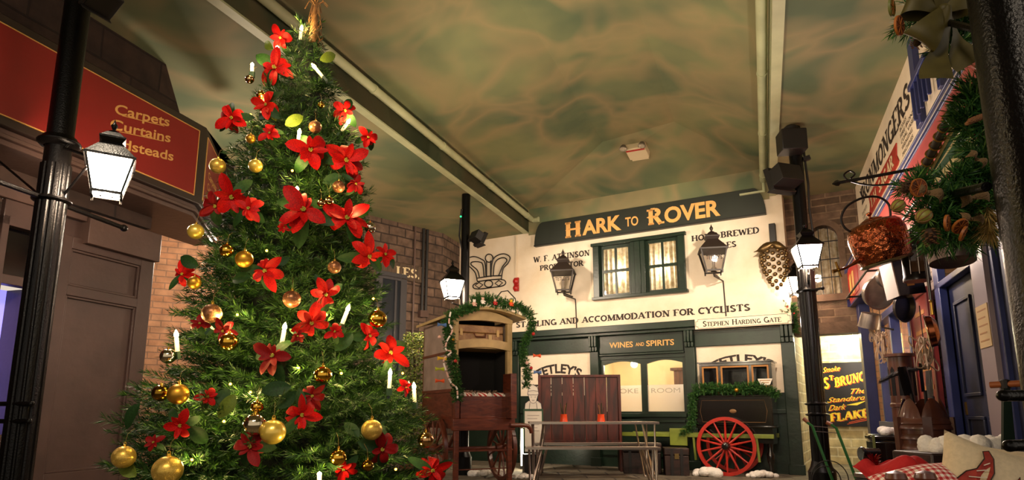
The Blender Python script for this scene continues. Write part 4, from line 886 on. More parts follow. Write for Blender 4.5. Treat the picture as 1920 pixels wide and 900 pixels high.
# ---- baubles
def glitter(name, c1, c2):
    m = bpy.data.materials.new(name); m.use_nodes = True; nt = m.node_tree; N = nt.nodes; L = nt.links; p = N['Principled BSDF']
    tc = N.new('ShaderNodeTexCoord'); v = N.new('ShaderNodeTexVoronoi'); v.inputs['Scale'].default_value = 900; L.new(tc.outputs['Object'], v.inputs['Vector'])
    r = N.new('ShaderNodeValToRGB'); e = r.color_ramp.elements; e[0].color = hx(c1); e[1].color = hx(c2); L.new(v.outputs['Color'], r.inputs[0]); L.new(r.outputs[0], p.inputs['Base Color'])
    b_ = N.new('ShaderNodeBump'); b_.inputs['Strength'].default_value = .9; b_.inputs['Distance'].default_value = .002; L.new(v.outputs['Color'], b_.inputs['Height']); L.new(b_.outputs[0], p.inputs['Normal'])
    p.inputs['Metallic'].default_value = .75; p.inputs['Roughness'].default_value = .32; MATS[name] = m; return m
BM = {'g': glitter('gold_glitter', '#a87a22', '#f0cf6a'), 'c': glitter('copper_glitter', '#4a2a18', '#b07850'), 's': mat('shiny_gold', '#d8a63a', .12, 1), 'm': mat('matt_gold', '#b8862a', .38, .85),
      'p': mat('pearl_gold', '#d2b24a', .3, .5, coat=.5), 'b': mat('bronze_mirror', '#b58a5a', .14, 1), 'v': mat('silver_gold', '#cbbda0', .1, 1), 'd': mat('dark_gold', '#8a6620', .16, 1)}
M_thread = mat('gold_thread', '#7a6030', .6)
TREEORN = []
def bauble(px, py, d, k, lab):
    P = tree_hit(px, py, 1.03); dep = P.y*math.cos(PIT)+(P.z-H)*math.sin(PIT); r = d*dep/F/2*.95
    P = P-Vector(ray(px, py)).normalized()*r*.6
    t = thing('bauble', lab, 'bauble', P, 0, 'baubles on the Christmas tree')
    b = MB(); b.ball((0, 0, 0), r, 28, 16, (1, 1, .97)); b.build('ball', BM[k], t, smooth=180)
    b = MB(); b.lathe([(r*.17, r*.94), (r*.17, r*1.12), (r*.1, r*1.15)], 12); b.tube([(r*.1*math.cos(a), 0, r*1.2+r*.1*math.sin(a)) for a in np.linspace(0, 6.28, 10)], r*.025, 5); b.build('cap', BM['s'], t)
    inn = -outward(P); b = MB(); b.tube([(0, 0, r*1.25), (inn.x*.006, inn.y*.006, r*1.25+.03), (inn.x*.03, inn.y*.03, r*1.25+.05)], .0006, 4); b.build('thread', M_thread, t)
for a in (
 (408, 311, 31, 'g', 'gold glitter bauble at the tree\'s left edge level with the carpet sign\'s end'), (470, 260, 19, 'm', 'small plain gold bauble in the upper left, below the flower with a candle above it'), (479, 311, 27, 'p', 'pearly gold bauble in the upper left, beside the glitter one at the edge'),
 (468, 149, 17, 'b', 'small bronze mirrored bauble at the left edge near the top'), (490, 179, 19, 's', 'small shiny bauble right above the upper left candle flame'), (602, 197, 13, 's', 'tiny shiny gold bauble in the upper right, smallest on the tree'),
 (591, 238, 25, 'c', 'copper glitter bauble right of the candle high in the centre'), (635, 350, 24, 'c', 'copper glitter bauble under the red flowers of the upper right'), (617, 377, 17, 'b', 'small bronze bauble, lower of the touching pair above the big central flower'),
 (602, 381, 16, 'b', 'small bronze bauble, left of the touching pair above the big central flower'), (694, 427, 22, 'v', 'champagne bauble hanging at the right edge beneath a candle'), (367, 434, 31, 'p', 'pearly gold bauble at the left edge beneath a spray of red petals'),
 (425, 470, 27, 's', 'mirrored gold bauble left of the large matt gold one'), (458, 486, 34, 'm', 'large matt gold bauble left of centre at mid height'), (364, 530, 26, 'm', 'matt gold bauble at the left edge in front of the brick wall'),
 (397, 588, 39, 'c', 'large bronze glitter bauble on the left touching a candle flame'), (429, 641, 36, 's', 'mirrored gold bauble on the left below the bronze glitter one'), (315, 668, 30, 'v', 'silvery mirrored bauble at the left edge beneath a lone candle'),
 (301, 737, 33, 'd', 'dark mirrored gold bauble at the left edge, lowest before the brick wall'), (334, 739, 41, 'm', 'frosted gold bauble beside the dark mirrored one at lower left'), (232, 857, 44, 'g', 'gold glitter bauble at the tree\'s far lower left, in front of the brown door'),
 (314, 882, 57, 'g', 'largest gold glitter bauble at the bottom edge, lower left'), (482, 763, 25, 's', 'small mirrored bauble sitting on top of a bigger mirrored one'), (478, 796, 45, 'v', 'big mirrored bauble beneath a small one, left of the plain yellow ball'),
 (512, 810, 49, 'p', 'big plain pearly yellow bauble at the bottom centre'), (627, 501, 26, 'c', 'copper glitter bauble right of centre below the red flowers'), (547, 561, 35, 'c', 'copper glitter bauble in the middle above a candle'),
 (708, 598, 36, 's', 'mirrored gold bauble at the right below the shop name board'), (605, 703, 35, 's', 'mirrored gold bauble in the lower centre hanging over a flower'), (697, 806, 41, 'g', 'gold glitter bauble at the lower right'),
 (634, 858, 33, 's', 'mirrored gold bauble at the bottom, hanging over red petals'), (689, 873, 24, 'd', 'small dark mirrored bauble at the bottom right of centre'), (798, 825, 32, 'b', 'bronze mirrored bauble at the right edge, in front of the wagon wheel')): bauble(*a)
# ---- silk poinsettias
M_bract = mat('red_silk', '#b80806', .6, var=.35, vscale=25, col2='#850504'); M_bract2 = mat('scarlet_silk', '#c4180a', .6, var=.35, vscale=25, col2='#960c06'); M_dark = mat('crimson_silk', '#80080a', .6, var=.4, vscale=25)
for m_ in (M_bract, M_bract2, M_dark):
    pb = m_.node_tree.nodes['Principled BSDF']; pb.inputs['Specular IOR Level'].default_value = .15
M_leaf = mat('silk_leaf', '#1f3d17', .6, var=.45, vscale=18); M_leaf_lit = mat('lit_silk_leaf', '#5a6a20', .6, var=.3, vscale=18)  # second leaf colour paints in yellow candle light
def petal(b, ang, L_, W_, lift, droop, tw=0.):
    ca, sa = math.cos(ang), math.sin(ang); nu, nv = 8, 6
    def fn(u, v):
        wv = W_*2.05*(u+.02)**.75*max(0, 1-u)**.8; s = (v-.5)*wv; x = u*L_*math.cos(droop*u); h = lift*u*L_-droop*u*u*L_*.7-abs(s)*.0+.35*abs(s)*(1-.6*u)+tw*s
        return (x*ca-s*sa, x*sa+s*ca, h)
    b.grid(fn, nu, nv)
VAR = []
for k in range(5):
    rr = random.Random(k+11); b = MB(); n = 6
    for i in range(n): petal(b, 2*math.pi*i/n+rr.uniform(-.38, .38), rr.uniform(.78, 1.2), rr.uniform(.5, .68), rr.uniform(-.1, .5), rr.uniform(.2, 1.3), rr.uniform(-.7, .7))
    for i in range(3): petal(b, 2*math.pi*i/3+.4+rr.uniform(-.4, .4), rr.uniform(.5, .72), rr.uniform(.32, .42), rr.uniform(.4, .8), rr.uniform(0, .5), rr.uniform(-.4, .4))
    c = MB()
    for i in range(7): a = i*.9; c.ball((.06*math.cos(a)*(i > 0), .06*math.sin(a)*(i > 0), .12), .034, 8, 6)
    l = MB()
    for i in range(3): petal(l, 2.1*i+rr.uniform(-.4, .4), rr.uniform(1.05, 1.3), rr.uniform(.55, .75), rr.uniform(-.3, .05), rr.uniform(.2, .8), rr.uniform(-.3, .3))
    VAR.append((b, c, l))
for m_ in (M_leaf, M_leaf_lit): m_.node_tree.nodes['Principled BSDF'].inputs['Specular IOR Level'].default_value = .2
M_yel = mat('flower_eye', '#8a8020', .6)
_pm = {}
def poinsettia(px, py, d, k, lab, tilt=0, leaves=True, cat='flower'):
    P = tree_hit(px, py, 1.0); dep = P.y*math.cos(PIT)+(P.z-H)*math.sin(PIT); r = d*dep/F/2*1.05
    o = outward(P); tocam = (Vector(CAM)-P).normalized(); nrm = (o*.55+tocam*.75+Vector((random.uniform(-.45, .45), 0, random.uniform(-.35, .45)))).normalized()
    q = nrm.to_track_quat('Z', 'Y').to_euler(); q.rotate_axis('Z', random.uniform(0, 6.28)); P = P+tocam*.01
    t = thing('poinsettia', lab, 'flower', P, 0, 'silk poinsettias on the Christmas tree', rot=q); t.scale = (r, r, r); v = random.randrange(5)
    for nm, mb, m in (('bracts', VAR[v][0], {'r': M_bract, 's': M_bract2, 'd': M_dark}[k]), ('flower_centre', VAR[v][1], M_yel), ('leaves', VAR[v][2], M_leaf)):
        if nm == 'leaves' and not leaves: continue
        key = (nm, v, m.name)
        if key not in _pm: _pm[key] = mb.build(nm, m, t, smooth=180).data
        else: link(nm, _pm[key], t)
for a in (
 (528, 72, 62, 'r', 'red poinsettia nearest the top of the tree'), (515, 128, 84, 'r', 'red poinsettia second from the top, beside a pale leaf'), (436, 222, 72, 'r', 'red poinsettia sticking out of the left edge near the top'), (500, 197, 66, 's', 'red poinsettia with a candle standing in it, upper left'),
 (506, 250, 50, 'r', 'small red poinsettia left of the high central candle'), (647, 208, 60, 'r', 'red poinsettia at the upper right edge behind a candle'), (582, 282, 92, 'r', 'red poinsettia in the centre just below the high central candle'), (690, 258, 50, 'r', 'small red poinsettia at the right edge, furthest out near the top'),
 (648, 300, 92, 'r', 'large red poinsettia right of centre in the upper third'), (666, 345, 52, 'd', 'small crimson poinsettia under the large upper right one'), (436, 370, 95, 'r', 'large red poinsettia on the left above the matt gold bauble'), (466, 392, 70, 'r', 'red poinsettia overlapping the large left one on its right'),
 (404, 386, 70, 'd', 'crimson poinsettia overlapping the large left one on its left'), (568, 395, 114, 'r', 'biggest red poinsettia, in the middle of the tree'), (650, 410, 100, 'r', 'big red poinsettia right of the biggest one'), (532, 427, 26, 'r', 'tiny red poinsettia bud left below the biggest flower'),
 (342, 515, 58, 'r', 'red poinsettia at the left edge around a matt gold bauble'), (497, 508, 82, 'r', 'red poinsettia at mid height right of the large matt gold bauble'), (375, 607, 48, 'd', 'small crimson poinsettia under the bronze glitter bauble'), (419, 620, 58, 'd', 'crimson poinsettia behind the mirrored bauble on the left'),
 (512, 668, 88, 'd', 'deep red star-shaped poinsettia in the lower left centre'), (390, 744, 50, 'r', 'small red poinsettia right of the frosted gold bauble'), (338, 797, 72, 'r', 'red poinsettia with big leaves at lower left above the largest glitter bauble'), (288, 830, 46, 'd', 'small crimson poinsettia at the lower left edge'),
 (470, 838, 84, 'd', 'dark crimson poinsettia beneath the two mirrored baubles'), (690, 480, 88, 's', 'red poinsettia at the right edge in front of the stone wall'), (722, 478, 60, 'r', 'red poinsettia next to the shop name board'), (610, 552, 72, 'r', 'drooping red poinsettia right of the copper glitter bauble in the middle'),
 (583, 605, 82, 's', 'scarlet poinsettia between the two lower central candles'), (628, 622, 46, 'r', 'small red poinsettia right of the scarlet one'), (692, 630, 62, 'r', 'red poinsettia above the pale-rimmed orange one at right'), (730, 662, 90, 's', 'orange-red poinsettia at the right, just above a candle'),
 (585, 742, 62, 'd', 'crimson poinsettia beneath the mirrored bauble in the lower centre'), (565, 778, 82, 'r', 'red poinsettia right of the big plain yellow bauble'), (716, 842, 82, 'd', 'dark crimson poinsettia behind the lower right glitter bauble'), (644, 880, 62, 'r', 'red poinsettia at the bottom below a mirrored bauble'),
 (810, 882, 82, 'r', 'red poinsettia at the bottom right corner of the tree'), (760, 727, 40, 'r', 'small red poinsettia between the two candles at lower right'), (558, 630, 34, 'd', 'small crimson poinsettia left of the scarlet one')): poinsettia(*a)
# loose silk leaves
lv = MB(); petal(lv, 0, 1.0, .72, -.1, .4, .15)
_lm = lv.mesh('leaf', M_leaf, 180); _lm2 = lv.mesh('leaf', M_leaf_lit, 180)
def leaf(px, py, d, k, lab):
    P = tree_hit(px, py, .98); dep = P.y; r = d*dep/F
    nrm = (outward(P)*.5+(Vector(CAM)-P).normalized()+Vector((random.uniform(-.5, .5), 0, random.uniform(-.4, .5)))).normalized(); q = nrm.to_track_quat('Z', 'Y').to_euler(); q.rotate_axis('Z', random.uniform(0, 6.28))
    o = link('silk_leaf', _lm2 if k else _lm, None, P, q); o.scale = (r, r, r); tag(o, lab, 'leaf', 'loose silk leaves on the Christmas tree')
for a in ((600, 112, 40, 1, 'pale green silk leaf sticking out right near the tree top, under a candle'), (512, 92, 34, 1, 'pale leaf lit by a candle beside the topmost flower'), (507, 190, 40, 1, 'pale leaf above the candle flower in the upper left'), (535, 235, 44, 1, 'dull pale leaf left of the high central candle'),
          (372, 500, 46, 0, 'dark leaf at the left edge above a matt gold bauble'), (470, 520, 50, 0, 'dark leaf under the large matt gold bauble'), (262, 758, 56, 0, 'broad dark leaf at the left edge below the brick wall'), (402, 765, 46, 0, 'round dark leaf right of the frosted gold bauble'),
          (355, 800, 52, 0, 'dark leaf over the lower left red flower'), (440, 740, 50, 1, 'greyish leaf left of the small mirrored bauble'), (545, 725, 54, 0, 'dark leaf left of the lower centre mirrored bauble'), (530, 690, 40, 0, 'dark leaf beneath the star-shaped flower'),
          (600, 745, 46, 1, 'pale leaf over the crimson flower in the lower centre'), (698, 645, 52, 0, 'dark veined leaf left of the orange-red flower'), (660, 625, 46, 0, 'dark leaf beside the small red flower at right'), (672, 820, 44, 0, 'leaf left of the lower right glitter bauble'),
          (255, 893, 50, 1, 'pale green leaf at the bottom left corner of the tree'), (520, 765, 46, 0, 'dark leaf above the big plain yellow bauble'), (735, 640, 44, 0, 'dark leaf above the orange-red flower'), (640, 330, 40, 0, 'dark leaf between the upper right flowers'), (835, 862, 40, 0, 'leaf at the lower right edge beside the wagon leg')): leaf(*a)
# ---- candle lights
M_candle = mat('candle_white', '#efe0c0', .5, emit=.25, ecol='#ffd9a0'); M_flame = mat('candle_bulb', '#ffe0a0', .4, emit=55, ecol='#ffc873'); M_clip = mat('clip_green', '#16301c', .5)
def candle(px, py, ln, tilt, lab, pw=1.0):
    P = tree_hit(px, py, 1.02); s = P.y/F*1.04; L_ = ln*s
    up = Vector((math.sin(tilt), -.12, math.cos(tilt))).normalized(); q = up.to_track_quat('Z', 'Y').to_euler()
    t = thing('candle_light', lab, 'candle light', P-up*L_, 0, 'electric candle lights on the Christmas tree', rot=q)
    b = MB(); b.lathe([(.0085, 0), (.0085, L_*.62), (.0075, L_*.66)], 12); b.build('candle', M_candle, t)
    b = MB(); b.lathe([(.004, L_*.64), (.0085, L_*.75), (.0085, L_*.85), (.004, L_*.98), (.001, L_*1.05)], 12); b.build('bulb', M_flame, t, smooth=180)
    b = MB(); b.box(-.012, .012, -.006, .006, -.03, 0); b.build('clip', M_clip, t)
    lamp('candle_glow', P+up*.012+(Vector(CAM)-P).normalized()*.03, 1.7*pw, (1, .72, .26), .012)
for a in ((566, 48, 30, .1, 'candle light highest on the tree, beside the straw topper'), (585, 120, 34, -.7, 'tilted candle light below the tree top, on the right'), (473, 118, 18, 0, 'small candle light at the left edge near the top', .6), (492, 188, 26, 0, 'candle light standing in a red flower in the upper left'),
          (562, 242, 30, .1, 'candle light high in the centre of the tree'), (656, 224, 28, .6, 'tilted candle light at the upper right edge'), (557, 350, 20, 0, 'candle light peeping out above the biggest flower'), (655, 386, 30, .05, 'candle light at right above the big red flower'),
          (411, 600, 20, .7, 'candle light touching the bronze glitter bauble'), (330, 620, 38, -.1, 'candle light at the left edge before the brick wall'), (535, 606, 36, .15, 'candle light in the middle under the copper glitter bauble'), (655, 572, 36, .35, 'candle light right of centre, leaning right'),
          (732, 692, 34, .05, 'candle light at right under the orange-red flower'), (776, 718, 34, -.05, 'candle light furthest right on the tree'), (599, 885, 16, 0, 'candle light at the bottom centre of the tree'), (520, 86, 14, 0, 'little candle light shining through the pale leaf near the top', .5)): candle(*a)
# inner fairy lights of the tree (bulbs among the branches)
fm = None
for i, (px, py) in enumerate(((352, 748), (445, 590), (470, 735), (432, 720), (612, 590), (548, 320), (560, 690), (700, 560), (500, 470), (755, 700), (360, 862), (640, 700), (420, 790), (470, 215), (742, 880))):
    P = tree_hit(px, py, .86)
    if fm is None: b = MB(); b.ball((0, 0, 0), .0055, 10, 6); fo = b.build('fairy_light', mat('fairy_bulb', '#ffb040', .4, emit=4, ecol='#ffa428'), None, loc=P); fm = fo.data
    else: fo = link('fairy_light', fm, None, P)
    tag(fo, 'tiny warm fairy light glowing inside the Christmas tree', 'fairy light', 'fairy lights among the branches'); lamp('fairy_glow', P+(Vector(CAM)-P).normalized()*.02, 1.0, (1, .74, .24), .012)
# ================================================================ covered wagon
def garland_mesh(name, pts, rad, per_m, ln=.03, w=.003, tw=420, m=None):
    """bushy garland: short twigs standing off a line of points"""
    tws = []
    for a, b_ in zip(pts, pts[1:]):
        a, b_ = Vector(a), Vector(b_); n = max(1, int((b_-a).length*tw)); d = (b_-a).normalized()
        for i in range(n):
            p = a.lerp(b_, (i+random.random())/n); q = d.orthogonal().normalized(); q.rotate(Matrix.Rotation(random.uniform(0, 6.28), 3, d)); dr = (q+d*random.uniform(-.5, .7)).normalized()
            tws.append((p, p+dr*rad*random.uniform(.6, 1.1)))
    return needle_mesh(name, tws, per_m, ln, w, m or M_gneedle)
WG = Frame((-.71, 7.90), 26.0); WW = .79
M_wag = wood_mat('wagon_brown', '#4a2013', '#6d3420', .35, (3, 3, 14), coat=.2); M_wcream = mat('wagon_cream', '#b89a66', .5, var=.25, vscale=6); M_wdark = mat('hollow_shade', '#0b0604', .9); M_side = mat('wagon_side_panel', '#9a8577', .5, var=.3, vscale=5)
g = lambda x, y, o=0: WG.px(x, y, o)
t = on(WG, 'covered_wagon', 'brown and cream covered hand wagon parked right of the Christmas tree', 'wagon', 0, 0, 0)
zt_b, zb_b = g(900, 785)[1], g(900, 807)[1]; zpan = g(900, 743)[1]; zsh0, zsh1 = g(905, 655)[1], g(905, 641)[1]; zrf = g(900, 598)[1]; Lw = 1.22
b = MB(); b.box(-.02, WW+.02, -.05, .03, zb_b, zt_b); b.box(0, WW, .03, Lw, zb_b+.02, zt_b); b.build('chassis', M_wag, t, bevel=.006)
b = MB(); b.box(.08, WW-.08, -.02, .01, zt_b, zpan); b.box(.08, WW-.08, -.03, -.02, zt_b, zt_b+.03); b.build('tailboard', M_wag, t, bevel=.004)
for bb in ((.0, .06, -.05, .06, zt_b, zpan+.02), (WW-.1, WW-.02, -.18, .06, zt_b, g(965, 702)[1])): b = MB(); b.box(*bb); b.build('side_cheek', M_wag, t, bevel=.006)
b = MB(); b.box(0, .03, .03, Lw, zt_b, zpan+.06); b.box(WW-.03, WW, .03, Lw, zt_b, zpan+.06); b.box(0, WW, Lw-.03, Lw, zt_b, zrf); b.box(.03, WW-.03, .03, Lw-.03, zt_b, zt_b+.03); b.build('lower_body', M_wag, t)
b = MB(); b.box(0, .02, .06, Lw-.03, zpan+.06, zrf); b.box(WW-.02, WW, .06, Lw-.03, zpan+.06, zrf)
b.build('side_panel', M_side, t); b = MB(); b.box(-.012, 0, .06, Lw, zpan+.05, zpan+.09); b.box(-.012, 0, .06, Lw, (zpan+zrf)/2+.05, (zpan+zrf)/2+.08); b.build('side_rail', M_wag, t)
b = MB(); b.box(.02, WW-.02, .5, .52, zpan, zrf+.04); b.box(.02, .025, .06, .5, zpan, zsh0); b.box(WW-.025, WW-.02, .06, .5, zpan, zsh0); b.box(.02, WW-.02, .06, .5, zt_b+.03, zt_b+.035); b.build('shade_lining', M_wdark, t)  # near-black sheets that paint in the shade inside the wagon
for bb in ((0, .05, -.01, .06, zpan+.02, zrf), (WW-.07, WW, -.01, .06, zpan+.02, zrf)): b = MB(); b.box(*bb); b.build('corner_post', M_wcream, t, bevel=.005)
n = 12; bow = lambda u: .035*math.sin(math.pi*u)
b = MB()
for k in range(n):
    u0, u1 = k/n, (k+1)/n; X0, X1 = .04+(WW-.08)*u0, .04+(WW-.08)*u1; b.prism([(X0, zsh0+bow(u0)-.01), (X1, zsh0+bow(u1)-.01), (X1, zsh1+bow(u1)), (X0, zsh1+bow(u0))], -.03, .0)
b.box(.03, WW-.03, 0, .5, zsh0+.01, zsh1); b.build('shelf', M_wcream, t)
b = MB(); x0, x1 = -.10, WW+.12
def rz(u): return zrf+.005+.10*math.sin(math.pi*u)
for k in range(n):
    u0, u1 = k/n, (k+1)/n; X0, X1 = x0+(x1-x0)*u0, x0+(x1-x0)*u1; b.prism([(X0, rz(u0)), (X1, rz(u1)), (X1, rz(u1)+.035), (X0, rz(u0)+.035)], -.16, Lw+.05)
b.build('roof', M_wcream, t)
b = MB()
for k in range(n):
    u0, u1 = k/n, (k+1)/n; X0, X1 = WW*u0, WW*u1; b.prism([(X0, zrf-.05+.03*math.sin(math.pi*u0)), (X1, zrf-.05+.03*math.sin(math.pi*u1)), (X1, rz(u1)), (X0, rz(u0))], -.02, .02)
b.build('front_arch', M_wcream, t)
for x in (.03, WW-.05): b = MB(); b.bar((x, -.02, 0), (x, -.02, zb_b), .06, .05); b.build('leg', M_wag, t, bevel=.006)
b = MB(); b.bar((.0, -.02, .42), (WW, -.02, .42), .02); b.bar((.03, -.02, .2), (WW-.05, -.02, .2), .012); b.build('stretcher', M_wag, t)
h0 = zb_b+.06; b = MB(); b.tube([(WW-.05, -.05, h0), (WW+.12, -.06, h0), (WW+.19, -.06, h0-.01), (WW+.235, -.06, h0-.05), (WW+.245, -.06, h0-.10)], [.03, .028, .028, .025, .024], 10); b.build('handle', M_wag, t)
def wheel(t, c, R, axis, m, spokes=14, wid=.05, rim=.05, hubm=None):
    """spoked cart wheel standing at c (its hub), axis 'x' or 'y' = the way the axle runs"""
    w = bpy.data.objects.new('wheel', None); b = MB(); prof = [(R-rim, -wid/2), (R, -wid/2), (R, wid/2), (R-rim, wid/2), (R-rim, -wid/2)]
    b.lathe(prof, 48, cap=False); o = b.build('wheel', m, t, loc=c, rot=(0, math.pi/2, 0) if axis == 'x' else (math.pi/2, 0, 0)); bpy.data.objects.remove(w)
    b = MB(); b.lathe([(.02, -.09), (.045, -.085), (.06, -.04), (.065, 0), (.06, .04), (.045, .085), (.02, .09)], 18); b.build('hub', hubm or m, o)
    sm = None
    for k in range(spokes):
        a = 2*math.pi*(k+.5)/spokes
        if sm is None: b = MB(); b.tube([(.05, 0, 0), (.1, 0, 0), (R-rim+.01, 0, 0)], [.016, .017, .011], 8); s = b.build('spoke', m, o, rot=(0, 0, a)); sm = s.data
        else: link('spoke', sm, o, rot=(0, 0, a))
    return o
wheel(t, (WW+.07, .46, .42), .42, 'x', M_wag, 12); wheel(t, (-.07, .46, .42), .42, 'x', M_wag, 12)
b = MB(); b.tube([(-.09, .46, .42), (WW+.09, .46, .42)], .025, 8); b.bar((.12, .2, zb_b), (.12, .46, .45), .03); b.bar((WW-.12, .2, zb_b), (WW-.12, .46, .45), .03); b.build('axle', M_wag, t)
# garland over the wagon
def wg(px, py, o=.1): x, z = WG.px(px, py, o); return Vector((x, -o, z))
def on_wg(name, label, cat, px, py, o, group=None): p = wg(px, py, o); return thing(name, label, cat, WG.w(p.x, o, p.z), WG.th, group)
t = on(WG, 'wagon_garland', 'green fir garland draped over the wagon roof and down both corners', 'garland', 0, 0, 0)
for pts in ([(905, 562), (885, 575), (865, 582), (840, 596), (842, 640), (850, 690), (858, 730), (858, 750)],):
    link('garland_left', garland_mesh('garland', [wg(x, y, .2) for x, y in pts], .075, 420, .03, .006), t)
link('garland_roof', garland_mesh('garland', [wg(x, y, .18) for x, y in ((885, 566), (905, 560), (930, 566), (960, 572), (985, 582), (995, 592))], .085, 420, .03, .006), t)
link('garland_right', garland_mesh('garland', [wg(x, y, .2) for x, y in ((992, 592), (1000, 610), (985, 640), (980, 670), (990, 700), (985, 725))], .06, 420, .028, .006), t)
b = MB(); b.tube([wg(925, 565, .15), wg(940, 547, .15), wg(952, 545, .15), wg(966, 560, .15), wg(968, 572, .15)], .008, 6); b.build('wire_hoop', MATS['bronze_black'], t)
Mw = {'y': mat('bow_yellow', '#e0b524', .5), 'l': mat('bow_lime', '#a8b528', .5), 'o': mat('bow_orange', '#e0521a', .5), 'b': mat('bow_blue', '#4a6fa8', .5), 'r': mat('bow_red', '#b3201c', .5), 'w': mat('white_cotton', '#efe6dc', .9, bump=.4, bscale=60), 'p': mat('pale_pink', '#dcae9e', .6)}
def bow(px, py, k, lab, s=.045):
    t = on_wg('bow', lab, 'bow', px, py, .29, 'felt bows on the wagon garland'); b = MB()
    for q in (-1, 1): b.grid(lambda u, v: (q*u*s*1.25, -.012*math.sin(math.pi*v)*(u > 0)-.006, (v-.5)*s*(.35+.75*u)), 5, 4)
    b.build('loops', Mw[k], t, smooth=180); b = MB(); b.ball((0, -.01, 0), s*.3, 10, 6); b.build('knot', Mw[k], t)
for a in ((828, 672, 'y', 'yellow felt bow on the wagon\'s left garland'), (824, 692, 'l', 'lime felt bow on the wagon\'s left garland'), (824, 714, 'o', 'orange felt bow on the wagon\'s left garland'), (828, 609, 'b', 'blue felt bow on the wagon\'s left garland'), (1007, 698, 'b', 'blue felt bow on the wagon\'s right garland'), (1006, 667, 'o', 'orange felt bow hanging at the right of the wagon')): bow(*a)
# striped ribbon chain down the left garland
t = on_wg('ribbon_chain', 'pink and white twisted ribbon hanging down the left wagon garland', 'ribbon', 845, 585, .3)
P0_ = wg(845, 585, .3); pts = [wg(x, y, .3)-P0_ for x, y in ((845, 585), (842, 605), (848, 620), (838, 640), (836, 655), (846, 660), (832, 675), (838, 700), (846, 718), (856, 727), (858, 742), (857, 750))]
b = MB(); q = curve(pts, 8)
for i in range(0, len(q)-4, 5): b.cur = (i//5) % 2; b.tube(q[i:i+5], .010, 6)
b.build('twist', [Mw['w'], Mw['p']], t)
def small_ball(px, py, r, m, lab, cat='bauble', grp='little baubles on the wagon garland', o=.29):
    t = on_wg('bauble', lab, cat, px, py, o, grp); b = MB(); b.ball((0, 0, 0), r, 14, 9); b.build('ball', m, t); b = MB(); b.lathe([(r*.2, r*.9), (r*.2, r*1.2)], 8); b.build('cap', BM['s'], t)
for a in ((854, 677, .02, Mw['r'], 'small red bauble on the left wagon garland'), (824, 632, .02, Mw['p'], 'small pink bauble on the left wagon garland, upper'), (850, 637, .016, BM['s'], 'small gold bauble on the left wagon garland'), (1000, 626, .022, Mw['r'], 'small red bauble on the right wagon garland, upper'), (988, 680, .02, Mw['p'], 'small pink bauble on the right wagon garland'), (996, 690, .02, Mw['r'], 'small red bauble on the right wagon garland, lower'), (981, 715, .02, Mw['w'], 'small white bauble on the right wagon garland')): small_ball(*a)
# toys on the roof
def toy(px, py, s, body, head, lab, cat):
    t = on_wg('soft_toy', lab, cat, px, py, .26, 'little soft toys on the wagon roof'); b = MB(); b.ball((0, 0, s*.5), s*.5, 14, 10, (.85, .8, 1)); b.build('body', body, t, smooth=180)
    b = MB(); b.ball((0, -.1*s, s*1.15), s*.36, 14, 10); b.ball((0, -.42*s, s*1.08), s*.14, 8, 6); b.build('head', head, t, smooth=180)
    for q in (-1, 1):
        b = MB(); b.tube([(q*.35*s, -.1*s, s*.75), (q*.55*s, -.3*s, s*.45)], [s*.14, s*.1], 8); b.build('arm', body, t); b = MB(); b.tube([(q*.22*s, -.2*s, s*.15), (q*.3*s, -.55*s, s*.05)], [s*.17, s*.14], 8); b.build('leg', body, t); b = MB(); b.ball((q*.24*s, -.05*s, s*1.46), s*.12, 8, 6); b.build('ear', head, t)
for a in ((889, 574, .055, Mw['p'], Mw['w'], 'pink and white soft toy on the wagon roof, leftmost', 'toy'), (905, 570, .055, Mw['w'], Mw['p'], 'white soft toy on the wagon roof in the middle', 'toy'), (928, 572, .05, Mw['r'], Mw['p'], 'red soft toy on the wagon roof', 'toy'), (958, 574, .055, Mw['o'], Mw['y'], 'orange and yellow soft toy at the right of the wagon roof', 'toy')): toy(*a)
# suitcase on the shelf
p0, p1 = g(850, 642, -.12), g(940, 616, -.12); wdt = p1[0]-p0[0]; hgt = p1[1]-p0[1]
t = on(WG, 'suitcase', 'tan leather suitcase lying on the wagon\'s upper shelf', 'suitcase', p0[0], -.06, zsh1+.004)
M_tan = wood_mat('tan_leather', '#7d5836', '#9a7448', .5, (8, 8, 8)); b = MB(); b.box(0, wdt, 0, .28, 0, hgt*.52); b.build('base', M_tan, t, bevel=.012); b = MB(); b.box(0, wdt, 0, .28, hgt*.54, hgt); b.build('lid', M_tan, t, bevel=.012)
for x in (.06, wdt-.10): b = MB(); b.box(x, x+.04, -.008, 0, hgt*.35, hgt*.75); b.build('latch', mat('dull_brass', '#8a7448', .35, .9), t)
b = MB(); b.tube([(wdt*.38, -.005, hgt*.5), (wdt*.4, -.03, hgt*.3), (wdt*.6, -.03, hgt*.3), (wdt*.62, -.005, hgt*.5)], .009, 6); b.build('handle', M_wag, t)
b = MB(); b.box(wdt*.68, wdt*.75, -.012, -.004, .0, hgt*.45); b.build('label_tag', M_wcream, t)
